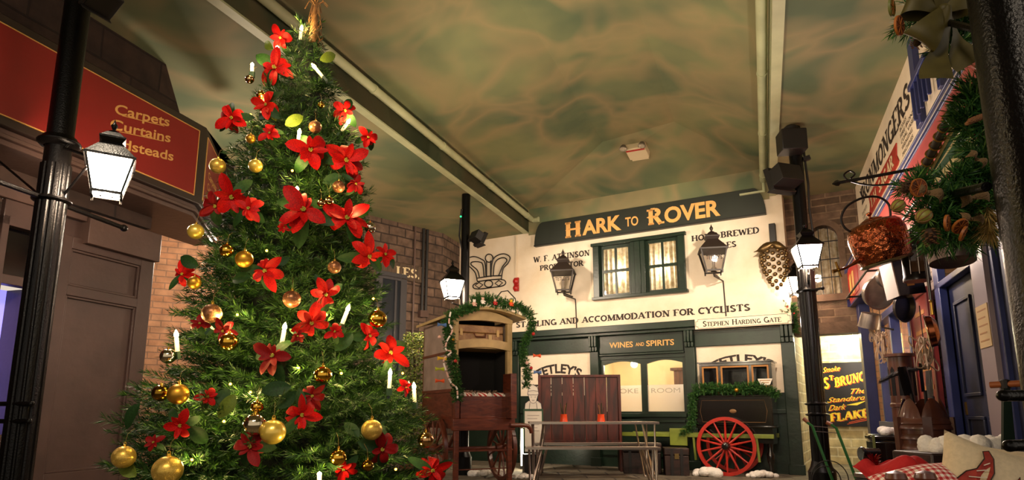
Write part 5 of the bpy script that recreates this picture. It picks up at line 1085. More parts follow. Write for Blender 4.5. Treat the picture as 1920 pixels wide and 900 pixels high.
# crackers on the tailboard
M_stripe = bpy.data.materials.new('candy_stripe'); M_stripe.use_nodes = True; nt = M_stripe.node_tree; tc = nt.nodes.new('ShaderNodeTexCoord'); wv = nt.nodes.new('ShaderNodeTexWave'); wv.bands_direction = 'DIAGONAL'; wv.inputs['Scale'].default_value = 9; rp_ = nt.nodes.new('ShaderNodeValToRGB'); rp_.color_ramp.interpolation = 'CONSTANT'; rp_.color_ramp.elements[0].color = hx('#b3201c'); rp_.color_ramp.elements[1].color = hx('#e8ddcf'); rp_.color_ramp.elements[1].position = .5
nt.links.new(tc.outputs['Object'], wv.inputs['Vector']); nt.links.new(wv.outputs[0], rp_.inputs[0]); nt.links.new(rp_.outputs[0], nt.nodes['Principled BSDF'].inputs['Base Color'])
for i, (px, py, rz_, lab) in enumerate(((878, 738, .5, 'red and white striped cracker at the left of the wagon\'s tailboard'), (905, 740, .05, 'red and white striped cracker in the middle of the wagon\'s tailboard'), (937, 738, -.55, 'red and white striped cracker at the right of the wagon\'s tailboard'))):
    x, z = g(px, py, -.02); t = on(WG, 'christmas_cracker', lab, 'cracker', x, -.06, zpan+.01, 'striped crackers in the wagon', rz_)
    M = Matrix.Rotation(math.pi/2, 4, 'Y'); b = MB(); b.lathe([(.038, -.06), (.038, .06)], 16, M=M); b.build('tube', M_stripe, t)
    for q in (-1, 1): b = MB(); b.lathe([(.038, .06*q), (.014, .075*q), (.045, .115*q)], 16, M=M, cap=False); b.build('end_frill', Mw['w'], t)
t = on(WG, 'fur_throw', 'pale fur throw bunched behind the crackers in the wagon', 'throw', WW*.5, -.2, zpan-.02)
tw_ = []
for k in range(260):
    a = Vector((random.uniform(-.28, .28), random.uniform(-.07, .07), 0)); tw_.append((a, a+Vector((random.uniform(-.03, .03), -.02, random.uniform(.04, .09)))))
link('fur', needle_mesh('fur', tw_, 600, .02, .003, mat('fur', '#a08068', .8)), t)
b = MB(); b.ball((0, 0, 0), .28, 20, 8, (1, .28, .16)); b.build('hide', MATS['fur'], t)

# ================================================================ the middle of the street
# ivy-like shrub behind the wagon
P = at_y(776, 665, 9.3)
t = thing('potted_shrub', 'light green bush between the stone wall and the wagon', 'shrub', (P.x, P.y, 0))
v = []; fcs = []
for k in range(2600):
    zz = random.uniform(.5, 2.02); rr = .21*(1 if zz < 1.8 else .8)*math.sqrt(random.random()); a = random.uniform(0, 6.28); c = Vector((rr*math.cos(a), rr*math.sin(a), zz)); d1 = Vector((random.gauss(0, 1), random.gauss(0, 1), random.gauss(0, .6))).normalized()*.026; d2 = d1.orthogonal().normalized()*.013
    k0 = len(v); v += [c-d1, c+d2, c+d1, c-d2]; fcs.append((k0, k0+1, k0+2, k0+3))
b = MB(); b.add(v, fcs); b.build('foliage', needle_mat('shrub_leaves', '#3d5220', '#6a7c34', '#a3a452'), t, smooth=0, fix=False)
b = MB(); b.tube([(0, 0, .3), (.02, 0, 1.2), (0, .01, 1.9)], [.03, .02, .008], 8); b.build('stem', MATS['bark'], t)
b = MB(); b.lathe([(.15, 0), (.2, .38), (.215, .4), (.19, .41), (.18, .36)], 20); b.build('pot', mat('terracotta', '#7a4630', .8), t)
# folding table and two benches, all level with the picture
M_alu = mat('brushed_steel', '#a59a90', .3, 1.0); M_top = mat('laminate_top', '#a8958a', .25, .2)
def trestle(name, label, cat, px0, px1, Y, z, dep, group=None, th=.03, splay=.06):
    a, b_ = at_y(px0, 800, Y), at_y(px1, 800, Y); w2 = (b_.x-a.x)/2
    t = thing(name, label, cat, ((a.x+b_.x)/2, Y+dep/2, 0), 0, group)
    b = MB(); b.box(-w2, w2, -dep/2, dep/2, z-th, z); b.build('top' if name != 'bench' else 'seat', M_top, t, bevel=.006)
    b = MB(); 
    for y in (-dep/2-.002, dep/2+.002): b.box(-w2-.003, w2+.003, min(y, y+.006*(1 if y > 0 else -1)), max(y, y+.006*(1 if y > 0 else -1)), z-th, z-.002)
    b.build('edge_strip', M_alu, t)
    for sx in (-1, 1):
        for sy in (-1, 1):
            x = sx*(w2-.12); y = sy*(dep/2-.05); b = MB()
            b.tube([(x-sx*.09, y, z-th), (x+sx*splay*.3, y+sy*.02, .015), (x+sx*splay*.6, y+sy*.02, .005), (x+sx*splay, y+sy*.02, .015), (x+sx*.07, y, z-th)], .0125, 8); b.build('leg', M_alu, t)
    return t
trestle('folding_table', 'long folding table with tubular steel legs in front of the wooden settle', 'table', 993, 1236, 8.62, .755, .62)
trestle('bench', 'steel-legged bench on the near side of the folding table', 'bench', 985, 1237, 8.22, .45, .27, 'benches at the folding table')
trestle('bench', 'steel-legged bench on the far side of the folding table, mostly hidden', 'bench', 1000, 1238, 9.32, .45, .27, 'benches at the folding table')
M_or = mat('orange_glaze', '#d8481c', .35)
for px, lab in ((1057, 'orange pot of twigs standing left on the folding table'), (1127, 'orange pot of twigs standing right on the folding table')):
    P = at_y(px, 790, 8.85); t = thing('twig_pot', lab, 'pot', (P.x, 8.85, .755), random.uniform(0, 3), 'orange pots on the table')
    b = MB(); b.lathe([(.055, 0), (.05, .03), (.045, .09), (.05, .10), (.042, .095), (.045, .02)], 18); b.build('pot', M_or, t)
    for k in range(7): a = k*.9; b = MB(); b.tube([(.01*math.cos(a), .01*math.sin(a), .03), (.045*math.cos(a), .045*math.sin(a), .19+.03*(k % 3))], .005, 5); b.build('twig', [MATS['bark'], M_straw, M_leaf][k % 3], t)
# settle
a, b_ = at_y(1013, 780, 10.05), at_y(1160, 780, 9.95); ztop = at_y(1085, 704, 10).z; wd = (b_-a).length
M_settle = wood_mat('settle_mahogany', '#240a07', '#561c10', .5, (6, 6, 1.0), coat=0)
t = thing('wooden_settle', 'high-backed dark red plank settle standing against the inn behind the table', 'settle', (a.x, a.y, 0), math.atan2(b_.y-a.y, b_.x-a.x))
n = 7; sm = None
for k in range(n):
    b = MB(); b.box(wd*k/n+.003, wd*(k+1)/n-.003, 0, .03, .46, ztop-.02); b.build('plank', M_settle, t, bevel=.004)
b = MB(); b.box(-.01, wd+.01, -.02, .05, ztop-.03, ztop+.01); b.build('top_rail', M_settle, t, bevel=.005)
b = MB(); b.box(-.01, wd+.01, -.015, .045, .40, .46); b.build('bottom_rail', M_settle, t, bevel=.004)
for x in (-.03, wd): b = MB(); b.prism([(x, 0), (x+.04, 0), (x+.04, ztop+.01), (x, ztop+.01)], -.03, .42); b.build('end_panel', M_settle, t, bevel=.006)
b = MB(); b.box(0.01, wd-.01, .05, .42, .40, .44); b.build('seat', M_settle, t)
# cut-out sign with a child in a bonnet
P = at_y(1000, 800, 9.72); s = 9.9/F*1.0
t = thing('cutout_sign', 'white cut-out notice board topped by a drawn child in a bonnet, beside the settle', 'sign', (P.x, P.y, 0), .12)
zz = lambda y: at_y(1000, y, 9.72).z
M_wh = mat('sign_white', '#e6dfd2', .5); M_line2 = mat('drawn_line', '#3a3340', .6)
zb1, zb2_, zs = zz(822), zz(783), zz(768)
b = MB(); b.box(-.135, .135, 0, .02, .28, zs+.0); b.build('board', M_wh, t)
b = MB(); b.box(-.15, .15, -.006, .024, zs-.02, zs+.01); b.box(-.15, -.13, -.006, .024, .28, zs-.02); b.box(.13, .15, -.006, .024, .28, zs-.02); b.box(-.13, .13, -.006, .024, .28, .30); b.build('green_border', M_green2, t)
b = MB(); b.box(-.14, .14, -.02, .2, 0, .27); b.build('base', M_blackm, t)
poly = [(-.13, zs+.01), (-.12, zs+.09), (-.07, zs+.13), (-.05, zs+.13), (-.07, zs+.2), (-.085, zs+.23), (-.07, zs+.33), (0, zs+.375), (.07, zs+.33), (.085, zs+.23), (.07, zs+.2), (.05, zs+.13), (.07, zs+.13), (.12, zs+.09), (.13, zs+.01)]
b = MB(); b.prism(poly, 0, .02); b.build('figure', M_wh, t)
b = MB(); 
b.tube([(x, -.002, z) for x, z in poly], .004, 5)
for L in ([(-.085, .23), (-.04, .215), (0, .22), (.04, .215), (.085, .23)], [(-.075, .27), (0, .285), (.075, .27)], [(-.055, .13), (-.03, .1), (0, .09), (.03, .1), (.055, .13)], [(-.02, .14), (0, .135), (.02, .14)], [(-.06, .01), (-.05, .1)], [(.06, .01), (.05, .1)]): b.tube([(x, -.002, zs+z) for x, z in L], .003, 5)
for x in (-.03, .03): b.ball((x, -.002, zs+.185), .006, 6, 4)
b.build('drawing', M_line2, t)
for k in range(6): 
    b = MB(); b.box(-.09, .09-.03*(k % 3 == 1), -.003, 0, zs-.09-.045*k, zs-.08-.045*k); b.build('text_line', mat('pale_ink', '#b8aea4', .6), t)
P = at_y(981, 850, 10.4)
t = thing('strip_light', 'bright upright strip light low on the inn wall beside the cut-out sign', 'light', (P.x, P.y, 0))
b = MB(); b.box(-.035, .035, -.01, .03, .05, .62); b.build('tube', mat('strip_glow', '#fff2d8', .4, emit=10, ecol='#ffe9b8'), t); b = MB(); b.box(-.05, .05, .03, .06, 0, .66); b.box(-.05, .05, -.02, .06, 0, .05); b.build('fitting', M_blackm, t)
lamp('strip_lamp', (P.x, P.y-.15, .35), 12, (1, .9, .68), .05)
# crates by the shafts
def crate(label, px0, px1, Y, z1, dep, m, name='crate'):
    a, b_ = at_y(px0, 850, Y), at_y(px1, 850, Y); t = thing(name, label, name, (a.x, a.y, 0), FAC.th*.3); wd = b_.x-a.x
    b = MB(); b.box(0, wd, 0, dep, 0, z1*.72); b.build('body', m, t, bevel=.008); b = MB(); b.box(-.008, wd+.008, -.008, dep+.008, z1*.74, z1); b.build('lid', m, t, bevel=.012); b = MB(); b.box(wd/2-.03, wd/2+.03, -.015, 0, z1*.6, z1*.8); b.build('hasp', MATS['dull_brass'], t)
    for x in (.08, wd-.12): b = MB(); b.box(x, x+.04, -.012, 0, 0, z1*.98); b.build('strap', M_blackm, t)
M_trunk = wood_mat('dark_trunk', '#1d100b', '#38201a', .45, (4, 4, 9))
crate('dark wooden trunk on the ground under the right end of the table', 1168, 1238, 9.62, .42, .4, M_trunk, 'trunk'); crate('dark wooden box on the ground behind the red cart wheel\'s shafts', 1246, 1290, 9.35, .38, .35, M_trunk, 'box')
# ================================================================ hand cart with the red wheel
HC = Frame(FAC.w(0, .62, 0), -29.6)
h = lambda x, y, o=0: HC.px(x, y, o)
M_lac = mat('black_lacquer', '#120c0a', .18, coat=.6, var=.3, vscale=4); M_lime = mat('lime_paint', '#7f8c34', .4, var=.25, vscale=8); M_rw = mat('red_wheel_paint', '#b5281a', .35, var=.2, vscale=10); M_ochre = mat('ochre_frame', '#a06a2a', .45)
bx0, bx1 = h(1305, 790)[0], h(1450, 790)[0]; bz0, bz1 = h(1380, 805)[1], h(1380, 740)[1]
t = on(HC, 'hand_cart', 'black delivery hand cart with a big red wheel, lime shafts and glazed top', 'hand cart', 0, 0, 0)
dep = .5
b = MB(); b.box(bx0, bx1, 0, dep, bz0+.05, bz1); b.box(bx0-.015, bx1+.015, -.015, dep+.015, bz0+.02, bz0+.05); b.box(bx0-.015, bx1+.015, -.015, dep, bz1-.03, bz1); b.build('box_body', M_lac, t, bevel=.008)
b = MB(); b.prism([(bx0+.02, bz0+.02), (bx1-.02, bz0+.02), (bx1-.02, bz0-.2), (bx0+.1, bz0-.12)], .02, dep-.05); b.build('under_body', M_lac, t)
f = .008; z0, z1 = bz0+.1, bz1-.08; b = MB()
b.tube([(bx0+.1, -.004, z0), (bx1-.1, -.004, z0), (bx1-.07, -.004, (z0+z1)/2), (bx1-.1, -.004, z1), (bx0+.1, -.004, z1), (bx0+.07, -.004, (z0+z1)/2)], .004, 5, closed=True); b.ball(((bx0+bx1)/2, -.002, (z0+z1)/2), .05, 14, 6, (1, .15, .6)); b.build('gilt_lining', mat('worn_gilt', '#7a5a38', .5, .4), t)
gx0, gx1 = h(1311, 700, -.05)[0], h(1447, 700, -.05)[0]; gz1 = h(1380, 680, -.05)[1]
b = MB(); b.box(gx0, gx1, .06, dep-.02, gz1-.04, gz1); b.box(gx0-.02, gx1+.02, .03, dep+.01, gz1, gz1+.02); b.box(gx0, gx1, .44, dep-.02, bz1, gz1-.04)
for x in (gx0, gx0+.27, gx1-.31, gx1-.04): b.box(x, x+.04, .06, .11, bz1, gz1-.04)
b.box(gx0, gx0+.02, .11, .44, bz1, gz1-.04); b.box(gx1-.02, gx1, .11, .44, bz1, gz1-.04); b.build('glazed_top', M_lac, t, bevel=.003)
for xa, xb in ((gx0+.04, gx0+.27), (gx0+.31, gx1-.31), (gx1-.27, gx1-.04)):
    b = MB(); q = .022; b.box(xa, xa+q, .055, .08, bz1, gz1-.045); b.box(xb-q, xb, .055, .08, bz1, gz1-.045); b.box(xa+q, xb-q, .055, .08, gz1-.045-q, gz1-.045); fr_ = b.build('pane_frame', M_ochre, t); b = MB(); b.box(xa+q, xb-q, .068, .071, bz1, gz1-.045-q); b.build('pane', M_glass, fr_)
sz = h(1380, 820)[1]; sx0, sx1 = h(1168, 814)[0], h(1452, 818)[0]
for y in (-.03, dep-.02): b = MB(); b.bar((sx0, y, sz+.02), (sx1, y, sz+.02), .045, .06); b.build('shaft', M_lime, t, bevel=.006)
b = MB(); b.box(h(1258, 818)[0], h(1290, 818)[0], -.07, -.03, h(1270, 835)[1], h(1270, 803)[1]); b.build('shaft_block', M_lime, t, bevel=.006)
for x in (h(1302, 830)[0], h(1420, 830)[0]): b = MB(); b.bar((x, -.03, sz), (x+.02, -.03, sz-.33), .03); b.build('prop', M_lime, t)
wc = h(1362, 840, .08); wheel(t, (wc[0], -.09, .408), .408, 'y', M_rw, 14, .045, .048, M_lac); wheel(t, (wc[0], dep+.0, .408), .408, 'y', M_rw, 14, .045, .048, M_lac)
b = MB(); b.tube([(wc[0], -.06, .408), (wc[0], dep-.02, .408)], .025, 8); b.bar((wc[0]-.2, .1, bz0), (wc[0], .1, .42), .03); b.bar((wc[0]+.2, .1, bz0), (wc[0], .1, .42), .03); b.bar((wc[0]-.2, dep-.1, bz0), (wc[0], dep-.1, .42), .03); b.bar((wc[0]+.2, dep-.1, bz0), (wc[0], dep-.1, .42), .03); b.build('axle', M_lac, t)
lx = h(1443, 850)[0]; b = MB(); b.lathe([(.03, .0), (.03, .15), (.05, .2), (.055, .3), (.03, .35), (.04, .42), (.03, .55)], 12, (lx, .1, 0)); b.build('leg', M_lac, t)
tg = on(HC, 'cart_garland', 'fir garland along the front of the hand cart, trailing down its left side', 'garland', 0, 0, 0)
hg = lambda x, y, o=.05: (lambda q: Vector((q[0], -o, q[1])))(HC.px(x, y, o))
link('garland_top', garland_mesh('garland', [hg(x, y) for x, y in ((1300, 732), (1330, 728), (1370, 730), (1420, 727), (1448, 734), (1458, 744))], .085, 420, .035, .006), tg)
link('garland_trail', garland_mesh('garland', [hg(x, y) for x, y in ((1300, 735), (1297, 760), (1300, 785), (1292, 805), (1275, 813))], .07, 420, .03, .006), tg)
b = MB(); b.ball((0, 0, 0), .03, 14, 9); o = b.build('gilded_nut', BM['m'], None, loc=HC.w(h(1384, 732)[0], .12, h(1384, 732)[1])); tag(o, 'gilded nut in the middle of the hand cart garland', 'ornament')
q = hg(1435, 722, -.03); t = thing('price_card', 'small white card sign on the hand cart, right of the garland', 'sign', HC.w(q.x, -.03, q.z-.09), HC.th)
b = MB(); b.prism([(-.1, .18), (.1, .18), (.06, .09), (-.06, .09)], -.004, .004); b.build('card', M_wh, t); b = MB(); b.box(-.07, .07, -.006, -.004, .15, .16); b.box(-.05, .05, -.006, -.004, .12, .13); b.build('text_line', M_ochre, t)
for k, dx in enumerate((-.07, -.03, .01, .05, .08)): b = MB(); b.tube([(dx, 0, 0), (dx*1.1, 0, .09)], .006, 6); b.build('stick', M_ochre, t)
# drifts of wadding snow
M_snow = mat('wadding_snow', '#f2ece4', .9, bump=.6, bscale=45)
def snow(px, py, wpx, Y, hgt, lab, z=None, dep=.16):
    P = at_z(px, py, 0) if z is None else at_y(px, py, Y); w2 = wpx*P.y/F/2; o = thing('snow_drift', lab, 'snow', (P.x, P.y, z or 0), 0, 'drifts of wadding snow'); b = MB()
    for k in range(14): r = random.uniform(.3, .6)*hgt; x = random.uniform(-w2, w2); b.ball((x, random.uniform(-dep, dep)*.6, max(r*.6, hgt*.55*(1-(x/w2)**2))), r, 10, 7, (1.4, 1.2, 1))
    b.build('wadding', M_snow, o, smooth=180)
snow(1326, 893, 45, 0, .12, 'snow drift at the left foot of the red cart wheel'); snow(1428, 895, 52, 0, .09, 'snow drift under the right end of the hand cart'); snow(918, 893, 70, 0, .10, 'snow drift on the ground under the wagon'); snow(985, 897, 40, 0, .06, 'low snow drift right of the wagon wheel')
# hedge ball on the stone wall, above the alcove
P = EW.w(-.03, .22, EW.px(1490, 596, .22)[1]); t = thing('hanging_foliage', 'dark green hanging bush on the corner beside the street name plate', 'foliage', P)
link('leaves', garland_mesh('leaves', [(0, 0, -.22), (0, 0, .2)], .13, 380, .03, .007, 700), t)
b = MB(); b.bar((0, 0, .1), Vector(EW.N)*-.22+Vector((0, 0, .1)), .015); b.build('hook', M_blackm, t)
for k in range(5): b = MB(); b.ball((random.uniform(-.09, .09), -.1, random.uniform(-.2, .2)), .014, 8, 6); b.build('berry', Mw['r'], t)
# the enamel advertisement in the alcove
x0, z0 = AW.px(1533, 799, .05); x1, z1 = AW.px(1622, 678, .05); x0 = AW.px(1532, 690, .05)[0]
t = on(AW, 'enamel_sign', 'black enamel sign lettered St BRUNO FLAKE in yellow on the lit passage wall', 'sign', x0, .03, z0)
wd, ht = x1-x0+.06, z1-z0
b = MB(); b.box(0, wd, -.02, 0, 0, ht); b.build('plate', mat('enamel_black', '#100c0a', .25), t)
M_yl = mat('enamel_yellow', '#f2cf3a', .3); M_or2 = mat('enamel_orange', '#cf4a1a', .3)
b = MB(); b.box(wd-.05, wd, -.024, -.02, 0, ht); b.build('side_band', mat('enamel_olive', '#8a8a1c', .3), t)
for dx, m, y in ((.014, M_or2, -.0225), (0, M_yl, -.025)):
    L = lambda s, a, c_, e, g_, **k: lettering(s, wd*a+dx, wd*c_+dx, ht*e-dx*.7, ht*g_-dx*.7, m, t, y=y, **k)
    L('Smoke', .10, .44, .845, .93, italic=.5, bold=.0, rise=.03); L('S', .10, .21, .58, .77, font='serif', rise=.01); L('T', .22, .30, .72, .80, font='serif'); L('BRUNO', .31, .90, .60, .76, font='serif', rise=.11, wt=.24)
    L('The', .60, .90, .50, .585, italic=.5, bold=.0, rise=.02); L('Standard', .14, .90, .37, .45, italic=.5, bold=.0, rise=.05); L('Dark', .15, .49, .24, .33, italic=.5, bold=.0, rise=.03); L('FLAKE', .16, .91, .06, .2, font='serif', rise=.09, wt=.26)
b = MB()
for z in (.03, .055): b.add([(wd*.45+z, -.024, ht*z), (wd*.95, -.024, ht*(z+.08)), (wd*.95, -.024, ht*(z+.09)), (wd*.45+z, -.024, ht*(z+.01))], [(0, 1, 2, 3)])
b.build('underline', M_or2, t)
b = MB(); b.add([(wd*.5, -.024, ht*.33), (wd*.9, -.024, ht*.4), (wd*.7, -.024, ht*.325)], [(0, 1, 2)]); b.build('flourish', M_yl, t)
P = AW.w(AW.px(1600, 640, .5)[0], .5, 2.32)
t = thing('passage_light', 'bright lamp under the lintel above the enamel sign', 'light', P, AW.th); b = MB(); b.lathe([(.001, -.16), (.06, -.13), (.075, -.07), (.05, -.02)], 16); b.build('bulb', mat('passage_glow', '#fff4dc', .3, emit=30, ecol='#fff0c4'), t); b = MB(); b.lathe([(.055, -.03), (.06, .12)], 14); b.build('holder', M_blackm, t)
lamp('passage_lamp', P+Vector((0, 0, -.3)), 34, (1, .93, .68), .08); lamp('passage_lamp', AW.w(.6, .5, 2.2), 26, (1, .93, .68), .08)
# ================================================================ the ironmonger's goods
def out_for(px, py, x):    # how far out of the shop wall a sight line is where it passes this place along the wall
    a, b_ = RW.px(px, py, 0)[0], RW.px(px, py, 1)[0]; return (x-a)/(b_-a)
M_iron = mat('black_wrought_iron', '#1a1513', .5, .3); M_copper = mat('hammered_copper', '#b0623c', .2, 1, var=.3, vscale=14, bump=1.0, bscale=26, col2='#8a4428'); M_cop2 = mat('plain_copper', '#a8603c', .22, 1); M_tin = mat('old_tin', '#8d827a', .38, .85, var=.3, vscale=9); M_brass = MATS['brass']; M_zinc = mat('zinc', '#7d6d68', .42, .7, var=.3, vscale=7)
M_terra = mat('brown_salt_glaze', '#5a2f1d', .32, var=.35, vscale=7, coat=.3)
# wrought bracket and kettle
XB = 4.6; oT = out_for(1560, 345, XB); zT = RW.px(1560, 345, oT)[1]; oW = .22; zW = RW.px(1762, 306, oW)[1]
t = on(RW, 'sign_bracket', 'black wrought iron bracket with a spear tip reaching out from the ironmonger shop', 'bracket', XB, oW, zW)
tip = Vector((0, -(oT-oW), zT-zW))
b = MB(); b.tube([(0, 0, 0), tip*.93], .012, 8); b.build('bar', M_iron, t)
b = MB(); d = tip.normalized(); b.tube([tip*.92, tip*.94, tip*.965, tip], [.012, .024, .02, .002], 4); b.build('spear_tip', M_iron, t)
b = MB(); b.tube(curve([(0, 0, -.10), (0, -.2, -.105), (0, -.42, -.10), (0, -.56, -.05), (0, -.60, -.0), (0, -.56, .03), (0, -.53, 0), (0, -.56, -.03)], 6), .007, 6); b.build('scroll', M_iron, t)
b = MB(); b.box(-.03, .03, -.01, .02, -.16, .06); b.build('wall_plate', M_iron, t)
oK = out_for(1648, 452, XB); zK = RW.px(1648, 452, oK)[1]; PK = RW.w(XB, oK, zK); dk = PK.y*math.cos(PIT)+(PK.z-H)*math.sin(PIT); s = 100/F*dk/2   # s = half the kettle's width
t = thing('copper_kettle', 'large hammered copper kettle hanging from the iron bracket outside the ironmonger', 'kettle', PK, -.25, rot=(.10, -.26, -.25))
b = MB(); b.lathe([(.001, -.82*s), (.84*s, -.82*s), (.86*s, -.76*s), (.93*s, -.58*s), (.98*s, -.28*s), (1.0*s, .05), (.98*s, .36*s), (.92*s, .58*s), (.78*s, .72*s), (.45*s, .80*s), (.36*s, .82*s)], 40); b.build('body', M_copper, t, smooth=60)
b = MB(); b.lathe([(.86*s, -.88*s), (.92*s, -.83*s), (.87*s, -.77*s)], 40, cap=False); b.lathe([(.001, -.845*s), (.84*s, -.86*s)], 40, cap=False); b.build('base_rim', mat('tinned_base', '#8a8468', .3, .9, bump=.4, bscale=20), t)
b = MB(); b.lathe([(.4*s, .76*s), (.38*s, .84*s), (.2*s, .92*s), (.04*s, .94*s), (.04*s, 1.0*s), (.11*s, 1.06*s), (.10*s, 1.12*s), (.001, 1.15*s)], 24); b.build('lid', M_cop2, t)
b = MB(); q = curve([(-.72*s, 0, .55*s), (-.95*s, 0, .85*s), (-.95*s, 0, 1.25*s), (-.6*s, 0, 1.62*s), (-.0*s, 0, 1.74*s), (.5*s, 0, 1.6*s), (.75*s, 0, 1.25*s), (.7*s, 0, .85*s), (.6*s, 0, .66*s)], 6); b.tube(q, .045*s, 8); b.build('handle', M_iron, t)
b = MB(); q = curve([(-.75*s, -.1*s, -.45*s), (-1.15*s, -.2*s, -.55*s), (-1.5*s, -.25*s, -.62*s), (-1.75*s, -.3*s, -.62*s)], 6); b.tube(q, [.12*s-.07*s*min(1, 2.2*i/(len(q)-1)) for i in range(len(q))], 12); b.build('spout', M_cop2, t)
b = MB(); b.ball((-1.75*s, -.3*s, -.62*s), .085*s, 12, 8); b.tube([(-1.75*s, -.3*s, -.9*s), (-1.75*s, -.3*s, -.3*s)], .045*s, 8); b.tube([(-1.75*s, -.3*s, -.62*s), (-1.98*s, -.33*s, -.62*s)], [.05*s, .075*s], 8); b.build('spout_tap', M_brass, t)
b = MB(); b.tube([(0, 0, 1.74*s), (0, 0, 1.74*s+.05)], .006, 6); b.build('hook', M_iron, t)
# goods hung along the shop front: (x along the wall is found from the picture point and how far out it hangs)
def hang(name, label, cat, px, py, out, top=2.44, rot=None, drz=0, group=None):
    x, z = RW.px(px, py, out); P = RW.w(x, out, z); t = thing(name, label, cat, P, RW.th+drz, group, rot=rot); return t, (P.y*math.cos(PIT)+(P.z-H)*math.sin(PIT))/F
b = MB(); b.tube([(.2, -.36, 2.38), (6.0, -.36, 2.38)], .012, 8)
for x in (.3, 2.0, 3.6, 5.2): b.tube([(x, 0, 2.38), (x, -.36, 2.38)], .012, 8)
t = on(RW, 'display_rail', 'long black rail under the ironmonger fascia that the goods hang from', 'rail', 0, 0, 0); b.build('rail', M_iron, t)
def hook(t, h, r=.004, z0=0): b = MB(); b.tube([(0, 0, z0), (0, 0, h)], r, 5); b.build('hanging_wire', M_iron, t)
t, k = hang('hand_lantern', 'black tin hand lantern with a wire guard hanging right of the kettle', 'lantern', 1716, 492, .42); a = 23*k
b = MB(); b.lathe([(a, -36*k), (a, -30*k), (a*.95, -28*k), (a*.95, 24*k), (a, 26*k), (a, 30*k), (a*.6, 42*k), (a*.3, 48*k)], 24); b.build('body', mat('black_tin', '#1c1614', .3, .4), t)
b = MB(); b.lathe([(a*.3, 48*k), (a*.36, 52*k), (a*.3, 56*k), (a*.1, 58*k)], 16); b.build('chimney', MATS['black_tin'], t)
b = MB(); b.box(a*.8, a*1.02, -a*.5, a*.5, -22*k, 20*k); b.build('lens', mat('smoked_glass', '#4a3526', .08), t)
b = MB(); 
for x in (-.6, 0, .6): b.tube([(a*1.05, x*a, -26*k), (a*1.12, x*a, 0), (a*1.05, x*a, 26*k)], .003, 5)
b.build('wire_guard', M_tin, t); b = MB(); b.tube(curve([(-a, 0, 26*k), (-a*.9, 0, 60*k), (0, 0, 72*k), (a*.9, 0, 60*k), (a, 0, 26*k)], 5), .003, 5); b.build('bail', M_iron, t)
t, k = hang('wooden_box', 'black hanging box with one white side and a paper tag, below the kettle', 'box', 1692, 525, .40, rot=(.12, 0, RW.th+.22)); 
b = MB(); b.box(-26*k, 26*k, -22*k, 24*k, -32*k, 34*k); b.build('box', M_lac, t, bevel=.003); b = MB(); b.box(-26*k, 26.5*k, -24*k, -22*k, -32*k, 34*k); b.build('white_side', mat('box_white', '#cfc4b8', .5), t); 
b = MB(); b.box(26.5*k, 28*k, -6*k, 6*k, -16*k, 0); b.build('paper_tag', mat('manila', '#c98a4a', .7), t); b = MB(); b.tube([(27*k, 0, 0), (27*k, 0, 14*k)], .0015, 4); b.build('tag_string', M_straw, t); hook(t, .3, z0=30*k)
def pan(label, px, py, d, h, out, m, rot, name='saucepan', hl=0, inner=None, hm=None, cat='pan'):
    t, k = hang(name, label, cat, px, py, out, rot=rot); r = d*k/2; hh = h*k
    b = MB(); b.lathe([(r*.9, 0), (r, hh), (r*1.06, hh), (r*1.06, hh*1.04), (r*.96, hh*1.03), (r*.86, .06*hh), (.001, .06*hh)], 28); b.lathe([(.001, 0), (r*.9, 0)], 28, cap=False); b.build('bowl', m, t, smooth=40)
    if hl: b = MB(); b.tube([(r, 0, hh*.85), (r+hl*k*.5, 0, hh*.95), (r+hl*k, 0, hh)], [.007, .008, .009], 8); b.ball((r+hl*k, 0, hh), .012, 8, 6); b.build('handle', hm or M_iron, t)
    return t, k
pan('pale tin saucepan hanging lowest at the shop\'s far end, mouth turned down', 1634, 588, 38, 26, .34, M_tin, (math.pi+.35, .1, 0), hl=26)
pan('shallow tin basin hanging edge-on behind the pale tin saucepan', 1640, 548, 60, 14, .36, M_tin, (1.9, .5, .3), 'basin', cat='basin')
pan('round baking tin hanging above the shallow basin', 1655, 520, 40, 9, .33, M_tin, (1.7, .6, .4), 'baking_tin', cat='tin')
pan('dark round tin tray hanging behind the black box', 1690, 575, 56, 8, .34, mat('dark_tin', '#4a423c', .35, .8), (1.75, .4, .5), 'tray', cat='tray')
t, k = pan('dull zinc bucket hanging bottom-up under the garland', 1786, 492, 84, 62, .34, M_zinc, (-.12, .05, 0), 'bucket', cat='bucket')
b = MB(); r = 42*k; b.tube(curve([(-r, 0, 60*k), (-r*.8, 0, 95*k), (0, 0, 105*k), (r*.8, 0, 95*k), (r, 0, 60*k)], 5), .005, 6); b.build('bail', M_iron, t); b = MB(); b.lathe([(r*.97, 20*k), (r*1.0, 21*k), (r*.98, 24*k)], 28, cap=False); b.build('band', M_tin, t)
# copper warming pan
t, k = hang('warming_pan', 'copper warming pan with a long dark handle hanging in front of the red board', 'pan', 1752, 620, .40, rot=(0, .0, RW.th-.2))
b = MB(); M = Matrix.Rotation(math.pi/2+.12, 4, 'X') @ Matrix.Rotation(.0, 4, 'Y'); r = 30*k; b.lathe([(.001, -.25*r), (.6*r, -.22*r), (.95*r, 0), (r, .3*r), (1.08*r, .34*r), (1.08*r, .38*r), (.95*r, .36*r), (.86*r, .05*r), (.001, -.12*r)], 32, M=M); b.build('bowl', M_cop2, t, smooth=40)
b = MB(); b.lathe([(.001, .40*r), (.5*r, .42*r), (.9*r, .36*r), (1.0*r, .39*r)], 32, M=M); b.build('lid', mat('dark_copper', '#5a3a1c', .25, 1), t)
b = MB(); b.tube([(0, 0, r), (-1*k, 0, r+24*k)], [.012, .009], 10); b.ball((-1*k, 0, r+26*k), .013, 10, 6); b.build('ferrule', M_brass, t)
